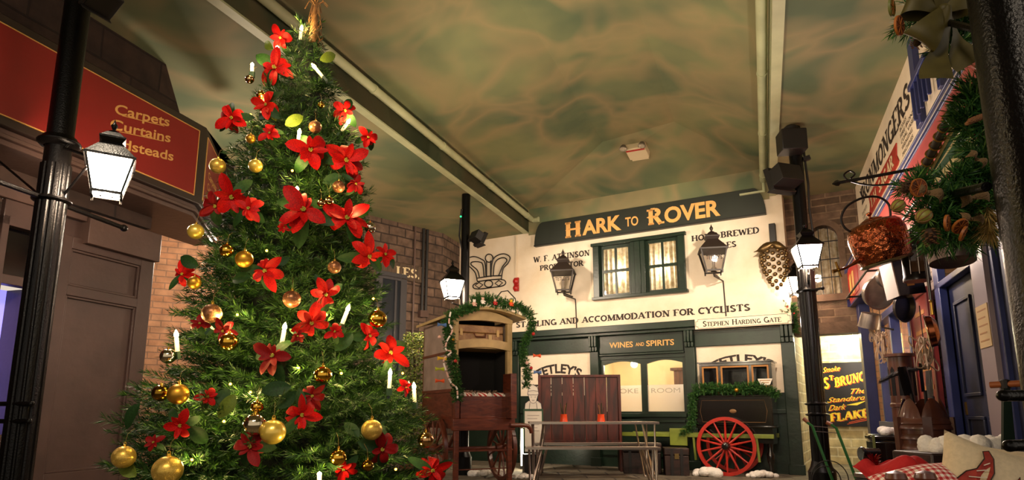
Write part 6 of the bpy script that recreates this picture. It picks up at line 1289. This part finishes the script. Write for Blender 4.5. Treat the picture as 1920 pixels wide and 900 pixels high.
b = MB(); b.tube([(-1*k, 0, r+26*k), (-5*k, 0, r+125*k)], [.010, .012], 10); b.build('handle', wood_mat('ebony_handle', '#24130c', '#3a2014', .3), t)
# hanks of cord
def hank(px, py, h, lab, out):
    t, k = hang('cord_hank', lab, 'rope', px, py, out); 
    for q in range(9):
        a = random.uniform(0, 6.28); b = MB(); w2 = h*random.uniform(.10, .2)*k; hh = h*k*random.uniform(.26, .46); dx = random.uniform(-.16, .16)*h*k; tl_ = random.uniform(-.7, .7)
        pts = [(dx+(w2*math.sin(u)+tl_*hh*math.cos(u)+.005*math.sin(7*u+a))*math.cos(a), (w2*math.sin(u)+tl_*hh*math.cos(u))*math.sin(a), hh*math.cos(u)-h*k*.1+.005*math.sin(5*u+a)) for u in np.linspace(0, 6.28, 26)[:-1]]; b.tube(pts, .006, 5, closed=True); b.build('coil', mat('hemp_cord', '#b59a80', .8, bump=.6, bscale=160), t)
    b = MB(); b.lathe([(.02, h*.18*k), (.024, h*.24*k), (.02, h*.3*k)], 10); b.build('binding', MATS['hemp_cord'], t); hook(t, h*.5*k+.2)
hank(1655, 645, 66, 'hank of pale cord hanging in front of the shop window, left one', .30); hank(1640, 618, 44, 'small loose hank of cord beside the larger left one', .32); hank(1733, 655, 70, 'hank of pale cord hanging between the shop window and the red board', .28)
# striped blind on brass rings
A, B_ = RW.px(1722, 338, .62), RW.px(1787, 205, .62); t = on(RW, 'striped_blind', 'cream and green striped blind hung by brass rings from a black pole over the shop', 'blind', A[0], .62, A[1])
e = Vector((B_[0]-A[0], 0, B_[1]-A[1])); C_ = RW.px(1738, 348, .62); D_ = RW.px(1815, 275, .62); cv, dv = Vector((C_[0]-A[0], 0, C_[1]-A[1])), Vector((D_[0]-A[0], 0, D_[1]-A[1]))
b = MB(); b.tube([e*-.04, e*1.05], .02, 12); b.build('pole', M_blackm, t)
for i in range(8): b = MB(); c = e*(.06+.12*i); d = e.normalized(); u = Vector((0, 1, 0)); v = d.cross(u); b.tube([c+(u*math.cos(a)+v*math.sin(a))*.025 for a in np.linspace(0, 6.28, 16)[:-1]], .004, 6, closed=True); b.build('ring', M_brass, t)
b = MB(); b.grid(lambda u, v: (e*u).lerp(cv.lerp(dv, u), v)+Vector((0, .03+.01*math.sin(9*v), 0)), 12, 10)
cl = b.build('cloth', [mat('blind_cream', '#d8c89a', .7), mat('blind_green', '#2c5a48', .7)], t)
for p in cl.data.polygons: p.material_index = 1 if int(round((p.index % 10))) in (1, 2, 5, 6) else 0
# red board with gold lines leaning on the pier
xa, xb_ = 2.44, 3.22; t = on(RW, 'price_board', 'tall red board with faded gold lines leaning between shop window and blue door', 'sign', (xa+xb_)/2, .05, .0); w2 = (xb_-xa)/2
b = MB(); b.box(-w2, w2, -.03, 0, .1, 1.97); b.build('board', mat('board_red', '#7d2422', .4, var=.25, vscale=5), t); b = MB()
for bb in ((-w2, -w2+.04, .1, 1.97), (w2-.04, w2, .1, 1.97), (-w2+.04, w2-.04, 1.93, 1.97)): b.box(bb[0], bb[1], -.045, -.03, bb[2], bb[3])
b.build('frame', mat('board_frame', '#4f1413', .35), t)
for i in range(8): b = MB(); wq = w2*(.45+.2*((i*37) % 5)/4); b.box(-wq, wq, -.034, -.03, 1.76-.17*i, 1.80-.17*i); b.build('text_line', mat('faded_gold', '#a8703a', .6), t)
t = on(RW, 'paper_notice', 'cream paper notice pinned on the lit door post beside the blue door', 'notice', 4.635, .091, 1.30); b = MB(); b.box(-.12, .12, -.004, 0, 0, .28); b.build('paper', mat('notice_paper', '#c9ab78', .7), t)
for i in range(5): b = MB(); b.box(-.09, .09-.03*(i % 2), -.005, -.004, .24-.05*i, .25-.05*i); b.build('text_line', M_ochre, t)
lamp('assumed_shopfront_lamp', RW.w(3.7, .85, 2.25), 38, (1, .82, .74), .06); lamp('assumed_shopfront_lamp', RW.w(1.7, 1.1, 1.9), 4, (1, .84, .7), .06)  # assumed lamps lighting the fascia and goods, no fixtures built
# ---- goods on the ground
def ground(name, label, cat, px, py, Y, rz=0, group=None): P = at_y(px, py, Y); return thing(name, label, cat, (P.x, P.y, 0), rz, group), P.z, Y/F*1.02
t, zt_, k = ground('chimney_pot', 'tall brown glazed chimney pot with slots under its rim', 'chimney pot', 1686, 664, 5.6)
r = 21*k; b = MB(); b.lathe([(r*1.15, 0), (r*1.15, .05), (r, .08), (r, zt_-.46), (r*1.1, zt_-.455), (r*1.1, zt_-.43), (r, zt_-.42), (r, zt_-.03), (r*1.25, zt_-.025), (r*1.25, zt_), (r*.85, zt_), (r*.8, .3)], 32); b.build('pot', M_terra, t, smooth=40)
for i in range(10): a = 2*math.pi*i/10; b = MB(); b.prism([(-.018, zt_-.36), (.018, zt_-.36), (.018, zt_-.14), (.0, zt_-.11), (-.018, zt_-.14)], -r*1.012, -r*.9); b.build('slot', M_wdark, t, rot=(0, 0, a))
t, zt_, k = ground('chimney_pot', 'squat brown chimney pot with a pointed crown and louvres', 'chimney pot', 1727, 747, 5.0, .3)
r = 42*k; b = MB(); n = 60; prof = [(r*.72, 0), (r*.72, zt_-.42), (r*1.0, zt_-.38), (r*1.0, zt_-.20), (r*1.05, zt_-.19), (r*1.02, zt_-.17), (r*.95, zt_-.15)]
b.lathe(prof, n, cap=False); P = []
for i in range(n+1): a = 2*math.pi*i/n; q = abs(math.sin(2.5*a))**.6; P += [(r*.95*math.cos(a), r*.95*math.sin(a), zt_-.15), (r*(.95-.09*q)*math.cos(a), r*(.95-.09*q)*math.sin(a), zt_-.15+.07*q), (r*(.95-.26*q)*math.cos(a), r*(.95-.26*q)*math.sin(a), zt_-.15+.15*q)]
b.add(P, [(3*i+j, 3*i+3+j, 3*i+4+j, 3*i+1+j) for i in range(n) for j in (0, 1)]); b.build('pot', M_terra, t, smooth=40)
for j in range(3):
    b = MB(); z = zt_-.37+.075*j; b.lathe([(r*1.0, z+.03), (r*1.09, z), (r*1.09, z-.012), (r*1.0, z-.005)], 40, cap=False); b.build('louvre', M_terra, t)
for i in range(5): a = 2*math.pi*i/5+.5; b = MB(); b.box(-.03, .03, -r*1.12, -r*.98, zt_-.42, zt_-.14); b.build('rib', M_terra, t, rot=(0, 0, a))
for i, (dx, dy, ln, lab) in enumerate(((-.03, -.02, .18, 'black coal shovel standing upright in the squat chimney pot, left one'), (.05, .02, .20, 'black coal shovel standing upright in the squat chimney pot, middle one'), (.11, .05, .16, 'black coal shovel standing upright in the squat chimney pot, right one'))):
    o = thing('coal_shovel', lab, 'shovel', (t.location.x+dx, t.location.y+dy, zt_-.35), .4+.5*i, 'coal shovels in the chimney pot', rot=(.08*(i-1), .1*(i-1), .4+.5*i)); b = MB(); h0 = .33+ln
    b.tube([(0, 0, 0), (0, 0, h0-.12)], .012, 8); b.build('handle', M_iron, o); b = MB()
    b.grid(lambda u, v: ((u-.5)*.12*(1-.25*abs(v-.5)), -.02*math.cos((u-.5)*3)+.02, h0-.13+.22*v), 8, 6); b.build('blade', MATS['black_tin'], o)
P = at_y(1686, 702, 5.42); t = thing('chimney_brush', 'black bristle chimney brush lying across the tall chimney pot', 'brush', P, .2, rot=(0, -.22, .2)); tw_ = [(Vector((x, 0, 0)), Vector((x+.006, 0, 0))) for x in np.linspace(-.2, .22, 60)]
link('bristles', needle_mesh('bristles', [(Vector((-.23, 0, -.03)), Vector((-.1, 0, 0))), (Vector((-.1, 0, 0)), Vector((.05, 0, .02))), (Vector((.05, 0, .02)), Vector((.24, 0, .0)))], 1500, .05, .003, mat('black_bristle', '#15100e', .6), (.4, .9)), t); b = MB(); b.tube([(-.2, 0, -.02), (-.05, 0, 0), (.24, 0, 0)], .008, 6); b.build('stem', M_iron, t)
t, zt_, k = ground('trunk', 'black trunk with pale green edges at the corner of the ironmonger shop', 'trunk', 1660, 815, 5.95, -.35)
b = MB(); b.box(-.12, .2, -.1, .28, 0, zt_-.06); b.build('body', M_lac, t, bevel=.01); b = MB(); b.box(-.13, .21, -.11, .29, zt_-.055, zt_); b.build('lid', M_lac, t, bevel=.02)
for x in (-.125, .19): b = MB(); b.box(x, x+.02, -.115, -.1, 0, zt_); b.build('edging', mat('olive_edge', '#6a6f3a', .4), t)
snow(1664, 808, 30, 5.95, .07, 'snow wadding on top of the black trunk', zt_, .12)
t, zt_, k = ground('stove_pipe', 'short black stove pipe end poking out left of the black trunk', 'pipe', 1626, 851, 5.75); M = Matrix.Rotation(math.pi/2, 4, 'Y'); b = MB(); b.lathe([(.055, -.06), (.06, -.055), (.06, -.03), (.05, -.02), (.05, .1)], 20, M=M, c=(0, 0, zt_)); b.build('pipe', M_lac, t); b = MB(); b.box(-.0, .1, -.05, .05, 0, zt_-.05); b.build('stand', M_blackm, t)
# lawn mower
t = thing('lawn_mower', 'old push lawn mower with green handles and wooden grips in front of the iron post', 'lawn mower', (at_y(1590, 900, 5.2).x, 5.2, 0)); ox = t.location.x
lm = lambda x, y, Y: at_y(x, y, Y)-Vector((ox, 5.2, 0))
M_mg = mat('mower_green', '#2a6a34', .3)
A1, A2, A3 = lm(1523, 799, 5.35), lm(1560, 898, 5.25), Vector((-.02, .05, .12)); B1, B2, B3 = lm(1568, 803, 5.35), lm(1605, 898, 5.25), Vector((.2, .05, .12))
for p, q, r_ in ((A1, A2, A3), (B1, B2, B3)): b = MB(); b.tube([p+Vector((-.03, .02, .03)), p, q, r_], .011, 8); b.build('handle_bar', M_mg, t)
for p, e in ((A1, lm(1507, 785, 5.4)), (B1, lm(1550, 792, 5.4))): b = MB(); b.tube([p+Vector((-.02, .02, .025)), e], [.014, .016], 10); b.build('grip', mat('grip_wood', '#8a4a26', .4), t)
b = MB(); b.tube([A1, B1], .003, 5); b.tube([A1.lerp(A2, .1), B1.lerp(B2, .1)], .003, 5); b.build('cross_wire', M_tin, t)
b = MB(); b.tube([(-.1, .05, .12), (.28, .05, .12)], .11, 20); b.build('roller', M_iron, t); b = MB(); b.tube([(-.12, -.12, .12), (.3, -.12, .12)], .08, 6); b.build('blade_cylinder', M_tin, t); b = MB(); b.box(-.14, -.11, -.2, .15, .03, .2); b.box(.29, .32, -.2, .15, .03, .2); b.build('side_plate', M_mg, t)
for Y, c_, a in ((5.15, (1556, 900), 34), (5.0, (1550, 902), 26)): 
    P = lm(c_[0], c_[1], Y); k = Y/F; b = MB(); b.tube([P+Vector((a*k*math.cos(u), 0, a*1.0*k*math.sin(u))) for u in np.linspace(-.4, 3.5, 22)], .004, 6); b.build('wire_hoop', M_iron, t)
# ---- bench with cushions in the right foreground
t = thing('wooden_bench', 'low wooden bench with turned knobs carrying the cushions at lower right', 'bench', Vector((1.66, 2.75, 0)), .1)
b = MB(); b.box(-.42, .42, -.2, .25, .42, .46); b.build('seat', M_wag, t, bevel=.006)
for x in (-.36, .36):
    for y in (-.16, .2): b = MB(); b.bar((x, y, 0), (x, y, .42), .05); b.build('leg', M_wag, t)
for px in (1682, 1742):
    P = at_y(px, 899, 2.5)-t.location; b = MB(); b.lathe([(.02, .44), (.016, P.z-.03), (.034, P.z-.015), (.04, P.z), (.034, P.z+.02), (.001, P.z+.03)], 16, (P.x, P.y*.0-.19, 0)); b.build('knob', M_wag, t)
def cushion(name, label, P, sx, sz, m, rot, th=.09, uv=True):
    t = thing(name, label, 'cushion', P, 0, rot=rot); n = 22
    def side(s): return lambda u, v: (sx*(u-.5)*(1-.10*math.sin(math.pi*v)), s*th*(max(0, math.sin(math.pi*u))*max(0, math.sin(math.pi*v)))**.45*(1+.06*math.sin(9*u+3*v)), sz*(v-.5)*(1-.10*math.sin(math.pi*u)))
    b = MB(); b.grid(side(-1), n, n); b.grid(side(1), n, n); o = b.build('cover', m, t, smooth=180)
    if uv: with_uv(o, lambda c: (c.x, c.z))
    return t
M_linen = mat('linen', '#d9c6a6', .85, var=.12, vscale=60, bump=.2, bscale=200)
def print_shape(t, poly, m, y, name='printed_shape', line=True):
    b = MB(); n = len(poly); b.add([(x, y(x, z), z) for x, z in poly], [tuple(range(n))]); b.build(name, m, t, smooth=0, fix=False)
    if line: b = MB(); b.tube([(x, y(x, z)-.001, z) for x, z in poly], .0022, 4, closed=True); b.build('printed_outline', M_ink, t)
PC = at_y(1850, 920, 2.62); c1 = cushion('cushion', 'cream linen cushion printed with red leaves, leaning at lower right', PC, .36, .38, M_linen, (-.25, .34, -.35))
fy = lambda sx, sz: (lambda x, z: -.004-.09*(max(0, math.sin(math.pi*(x/sx+.5)))*max(0, math.sin(math.pi*(z/sz+.5))))**.45*1.06)
f1 = fy(.36*.93, .38*.93); M_pr = mat('print_red', '#a3342a', .8, var=.3, vscale=40); M_po = mat('print_orange', '#c93a1c', .8, var=.2, vscale=40)
print_shape(c1, [(x-.05, z+.05) for x, z in ((-.10, -.12), (-.08, -.07), (-.05, -.02), (-.02, .0), (.0, .05), (-.005, .08), (.015, .09), (.03, .06), (.035, .0), (.02, -.06), (.01, -.10), (.0, -.14))], M_pr, f1)
print_shape(c1, [(x-.05, z+.04) for x, z in ((.05, -.14), (.07, -.07), (.10, -.02), (.12, .03), (.13, -.03), (.145, -.09), (.14, -.14))], M_po, f1)
for k in range(5): b = MB(); VP = [(-.13+.02*k, -.05+.03*k), (-.08+.012*k, -.05+.034*k), (-.035, -.03+.028*k)]; b.tube([(x, f1(x, z)-.002, z) for x, z in VP], .0018, 4); b.build('printed_vein', M_wh, c1)
PC = at_y(1925, 918, 2.72); c2 = cushion('cushion', 'second cream linen cushion with grey print, cut by the right edge of the view', PC, .34, .34, M_linen, (-.2, .05, -.6))
f2 = fy(.34*.93, .34*.93); print_shape(c2, [(-.13, -.1), (-.14, -.02), (-.12, .05), (-.10, .09), (-.085, .08), (-.10, .04), (-.10, -.02), (-.08, -.1)], mat('print_grey', '#8a7a74', .8), f2)
PC = at_y(1732, 916, 2.66); c3 = cushion('cushion', 'red and white gingham cushion lying in front of the linen ones', PC, .34, .22, M_ging, (-.9, -.18, -.1), .08)
def drape(label, P, sx, sy, m, rot, name='cloth', trim=None):
    t = thing(name, label, 'cloth', P, 0, rot=rot); b = MB(); fn = lambda u, v: (sx*(u-.5), sy*(v-.5), .10*math.sin(math.pi*u)**.6*math.sin(math.pi*min(1, v+.15))+.014*math.sin(14*u+5*v)+.012*math.sin(9*v-6*u))
    b.grid(fn, 30, 20); b.build('fabric', m, t, smooth=180)
    if trim: b = MB(); b.tube([Vector(fn(u, .02))+Vector((0, 0, .01)) for u in np.linspace(0.02, .98, 20)], .018, 8); b.build('white_trim', trim, t)
PC = at_y(1692, 898, 2.86)+Vector((0, 0, .07)); drape('red Santa coat with white fur trim bundled on the bench left end', PC-Vector((0, 0, .06)), .30, .24, mat('santa_red', '#b3161a', .8, bump=.3, bscale=50), (.5, -.1, .2), 'santa_coat', M_snow)
P = at_y(1636, 882, 2.95); t = thing('tinsel', 'bunch of red tinsel at the left end of the bench', 'tinsel', P); link('strands', needle_mesh('strands', [(Vector((0, 0, -.06)), Vector((.01, 0, .05)))], 4200, .04, .003, mat('red_foil', '#b01a22', .15, .9), (.9, 1.5)), t)
t = thing('wooden_crate', 'dark crate behind the bench cushions, topped with snow wadding', 'crate', (2.47, 3.5, 0), .1); zc_t = at_y(1855, 848, 3.45).z
b = MB(); b.box(-.35, .3, -.12, .18, 0, zc_t); b.build('box', M_trunk, t, bevel=.01); 
for z in (.12, .32, .5): b = MB(); b.box(-.36, .31, -.135, -.12, z, z+.09); b.build('slat', M_trunk, t)
o = thing('snow_drift', 'bank of snow wadding behind the linen cushions at lower right', 'snow', (2.47, 3.45, zc_t), .1, 'drifts of wadding snow'); b = MB()
for k in range(34): r = random.uniform(.03, .055); b.ball((random.uniform(-.26, .32), random.uniform(-.1, .12), random.uniform(.01, .05)), r, 9, 6)
b.build('wadding', M_snow, o, smooth=180)
t = thing('dark_box', 'small dark metal box tucked under the tinsel', 'box', at_y(1636, 905, 3.02)-Vector((0, 0, .12)), .2); b = MB(); b.box(-.05, .06, -.05, .05, 0, .14); b.build('body', M_blackm, t, bevel=.006); b = MB(); b.box(-.052, .062, -.052, .052, .142, .16); b.build('lid', M_tin, t); b = MB(); b.box(-.05, .06, -.05, .05, -at_y(1636, 905, 3.02).z+.12, -.002); b.build('stand', M_blackm, t)
# garden tool with a wooden T grip
Pa, Pb = at_y(1857, 722, 3.15), at_y(1914, 719, 3.05); Pm = (Pa+Pb)/2; t = thing('garden_fork', 'garden tool with wooden crossbar grip and dark green forked shaft by the blue door', 'tool', (Pm.x, Pm.y, 0))
b = MB(); b.tube([Pa-Vector((Pm.x, Pm.y, 0)), Pb-Vector((Pm.x, Pm.y, 0))], .016, 12); b.build('grip', MATS['grip_wood'], t)
for x in (-.07, .03): b = MB(); b.bar((0, 0, Pm.z-.01), (x-.03, 0.05, .02), .03, .016); b.build('shaft', M_green, t)
b = MB(); b.lathe([(.02, Pm.z-.02), (.022, Pm.z+.018), (.012, Pm.z+.024)], 10); b.build('socket', M_iron, t)
# ---- the garland with dried fruit near the viewer
e = at_y(1748, 372, 1.97)-P4
b = MB(); b.tube([at_y(1850, 350, 1.58)-P4, e], .013, 10); b.ball(e, .022); b.build('ladder_bar', M_black, POST4); b = MB(); b.tube([(-.08, .05, at_y(1840, 130, 1.75).z), at_y(1770, 40, 1.75)-P4], .010, 8); b.build('ladder_bar', M_black, POST4)
GY = 1.85
gp = lambda x, y, Y=GY: at_y(x, y, Y)
t = thing('fir_garland', 'thick fir garland with dried fruit hanging beside the nearest iron post', 'garland', (0, 0, 0))
tl = [[gp(1858, 150), gp(1836, 175), gp(1822, 205), gp(1812, 235)], [gp(1850, 180), gp(1838, 230), gp(1836, 280), gp(1842, 330), gp(1846, 375)], [gp(1846, 375), gp(1815, 405), gp(1775, 400), gp(1745, 385)], [gp(1745, 350), gp(1715, 345), gp(1700, 355)], [gp(1850, 350), gp(1815, 340), gp(1780, 345)], [gp(1850, 420), gp(1810, 430), gp(1765, 425), gp(1735, 425)]]
for i, L in enumerate(tl): link('fir_branch', garland_mesh('fir_branch', L, (.06, .062, .08, .04, .06, .075)[i], 380, .042, .0042, 620), t)
t2 = thing('fir_wreath', 'dark fir bunch with a big gauze bow at the top right by the nearest post', 'wreath', (0, 0, 0))
link('fir_branch', garland_mesh('fir_branch', [gp(1700, 22), gp(1740, 25), gp(1790, 20), gp(1830, 5)], .085, 360, .04, .004, 560), t2); link('fir_branch', garland_mesh('fir_branch', [gp(1800, 30), gp(1795, 70), gp(1775, 110)], .06, 360, .04, .004, 560), t2)
k = GY/F*1.02
M_gauze = mat('olive_gauze', '#544b1e', .6, var=.3, vscale=20); 
t = thing('gauze_bow', 'big olive gauze ribbon bow hanging on the fir bunch at top right', 'bow', gp(1757, 28, GY-.1))
cr_ = Vector((1, 0, 0))
def loop_(ang, L_, W_, dy=0.):
    d = Vector((math.cos(ang), 0, math.sin(ang))); n_ = Vector((-d.z, 0, d.x)); b = MB()
    def fn(u, v):
        a = math.sin(math.pi*u)**.85; w_ = W_*(.22+.78*a); return d*(L_*a*k)+n_*((v-.5)*w_*k)+Vector((0, dy-.045*math.cos(math.pi*u)*(.3+.7*a)-.015*math.cos(2.6*(v-.5))*a, 0))
    b.grid(fn, 22, 8); b.build('loop', M_gauze, t, smooth=180)
def tail_(ang, L_, W_, dy=0.):
    d = Vector((math.cos(ang), 0, math.sin(ang))); n_ = Vector((-d.z, 0, d.x)); b = MB()
    b.grid(lambda u, v: d*(L_*k*u)+n_*((v-.5)*W_*k*(.3+.9*u)+.012*math.sin(5*u))+Vector((0, dy-.02*math.sin(6*u+2*v), 0)), 18, 8); b.build('tail', M_gauze, t, smooth=180)
loop_(2.75, 66, 58); loop_(4.05, 84, 64, -.02); loop_(.45, 58, 50); loop_(1.6, 40, 50)
tail_(-1.75, 150, 44, -.03); tail_(-1.1, 118, 46, -.01); b = MB(); b.ball((0, -.03, 0), 10*k, 12, 8); b.build('knot', M_gauze, t)
M_org = mat('dried_orange', '#8a4416', .6, var=.5, vscale=50, col2='#4a1d0a'); M_rind = mat('orange_rind', '#a85f20', .5); M_lim = mat('dried_lime', '#8f8a3a', .5, var=.3, vscale=30)
def slice_(px, py, d, lab, rot, lime=False, Y=GY-.1):
    t = thing('dried_orange_slice' if not lime else 'dried_lime_slice', lab, 'dried fruit', gp(px, py, Y), 0, rot=rot); r = d*k/2; M = Matrix.Rotation(math.pi/2, 4, 'X'); b = MB(); b.lathe([(.001, -.002), (r*.9, -.003), (r*.9, .003), (.001, .002)], 20, M=M); b.build('flesh', M_lim if lime else M_org, t); b = MB(); b.lathe([(r*.9, -.004), (r, -.003), (r, .003), (r*.9, .004)], 24, M=M, cap=False); b.build('rind', M_rind if not lime else MATS['olive_edge'], t)
    for q in range(8): b = MB(); a = q*math.pi/4; b.bar((0, -.004, 0), (r*.85*math.cos(a), -.004, r*.85*math.sin(a)), .0015); b.build('membrane', M_rind, t)
slice_(1722, 352, 34, 'dried orange slice on the burlap bow at the garland\'s left tip', (.2, .3, .2)); slice_(1776, 418, 30, 'dried orange slice hanging edge-on under the middle of the fir garland', (.4, 1.2, 1.1)); slice_(1800, 424, 30, 'dried orange slice right of the edge-on one under the fir garland', (.9, .5, .8)); slice_(1806, 438, 28, 'lowest dried orange slice on the fir garland', (.6, -.6, .5)); slice_(1686, 48, 38, 'dried orange slice at the left of the top right fir bunch', (.3, 1.0, .9)); slice_(1672, 14, 34, 'bright lime slice at the upper left of the top right fir bunch', (.2, .8, .9), True)
def whole_lime(px, py, d, lab):
    t = thing('dried_lime', lab, 'dried fruit', gp(px, py, GY-.11), 0, 'whole dried limes on the garland', rot=(.3, .9, .2)); r = d*k/2; b = MB(); b.ball((0, 0, 0), r, 24, 14, (.9, .9, 1)); b.build('fruit', M_lim, t, smooth=180)
    for q in range(8): a = q*math.pi/4; b = MB(); b.tube([(r*.93*math.cos(a)*math.cos(u), r*.93*math.sin(a)*math.cos(u), r*1.02*math.sin(u)) for u in np.linspace(-1.3, 1.3, 9)], .0018, 5); b.build('slit', M_straw, t)
whole_lime(1732, 405, 27, 'slit dried lime sticking out left under the fir garland'); whole_lime(1684, 386, 24, 'slit dried lime at the garland\'s lower left tip beside the kettle handle')
M_burl = mat('burlap', '#7d6240', .9, var=.25, vscale=70, bump=.5, bscale=220)
def burlap(px, py, s, lab, rz_=0.):
    t = thing('burlap_bow', lab, 'bow', gp(px, py, GY-.08), 0, 'burlap bows on the fir garland', rot=(0, rz_, 0))
    for q in (-1, 1): b = MB(); b.grid(lambda u, v: (q*u*s*k, -.02*math.sin(3*u)-.012*math.sin(math.pi*v)*u, (v-.5)*s*k*(.25+.85*u)), 8, 6); b.build('wing', M_burl, t, smooth=180)
    b = MB(); b.ball((0, -.008, 0), s*k*.16, 10, 6); b.build('knot', M_burl, t)
burlap(1736, 362, 27, 'pale burlap bow behind the dried orange slice at the garland\'s left', .3); burlap(1822, 372, 27, 'brown burlap bow in the middle of the fir garland', -.2); burlap(1828, 300, 18, 'small burlap bow on the upper hanging part of the fir garland', .7); burlap(1818, 412, 20, 'burlap bow low on the right of the fir garland', .1)
def cone_(px, py, d, lab, rot):
    t = thing('pine_cone', lab, 'pine cone', gp(px, py, GY-.09), 0, 'pine cones on the fir garland', rot=rot); r = d*k/2; b = MB(); b.ball((0, 0, 0), r*.62, 12, 10, (1, 1, 1.5)); b.build('core', MATS['bark'], t); b = MB()
    for j in range(9):
        zz = -.9+1.75*j/8; rr = math.sqrt(max(.05, 1-(zz*.86)**2))*.72; m = max(4, int(10*rr))
        for i in range(m): a = 2*math.pi*(i+.5*(j % 2))/m; c, s_ = math.cos(a), math.sin(a); o = Vector((rr*c, rr*s_, zz*1.0))*r; u = Vector((-s_, c, 0))*r*.22; n_ = Vector((c, s_, -.35))*r*.36; b.add([o-u*.5, o+u*.5, o+n_+u*.9, o+n_*1.15, o+n_-u*.9], [(0, 1, 2, 3, 4)])
    b.build('scales', mat('cone_scale', '#6a4426', .7, var=.3, vscale=40), t, smooth=0)
cone_(1703, 350, 30, 'pine cone at the left tip of the fir garland', (.5, .9, 0)); cone_(1745, 442, 32, 'pine cone hanging under the left of the fir garland', (.2, -.3, 0)); cone_(1722, 76, 26, 'dark pine cone under the gauze bow at top right', (.4, .5, 0))
t = thing('rope_loop', 'twisted brown rope tied round the upper part of the fir garland', 'rope', gp(1838, 222, GY-.12)); b = MB()
for q in (0, 2.1, 4.2): b.tube([((-28+56*u)*k+.005*math.cos(q+22*u), -.01+.005*math.sin(q+22*u), (-10+22*u)*k+.006*math.cos(q+22*u)) for u in np.linspace(0, 1, 40)], .006, 6)
b.build('strands', mat('rope_brown', '#8a5a34', .8, bump=.5, bscale=200), t)
t = thing('straw_bunch', 'bunch of dry straw tied to the right end of the fir garland', 'straw', gp(1855, 415, GY-.05)); link('straws', needle_mesh('straws', [(Vector((0, 0, .05)), Vector((-.02, -.02, -.03)))], 2200, .075, .003, mat('dry_straw', '#a88a4a', .7), (.3, 1.2)), t)
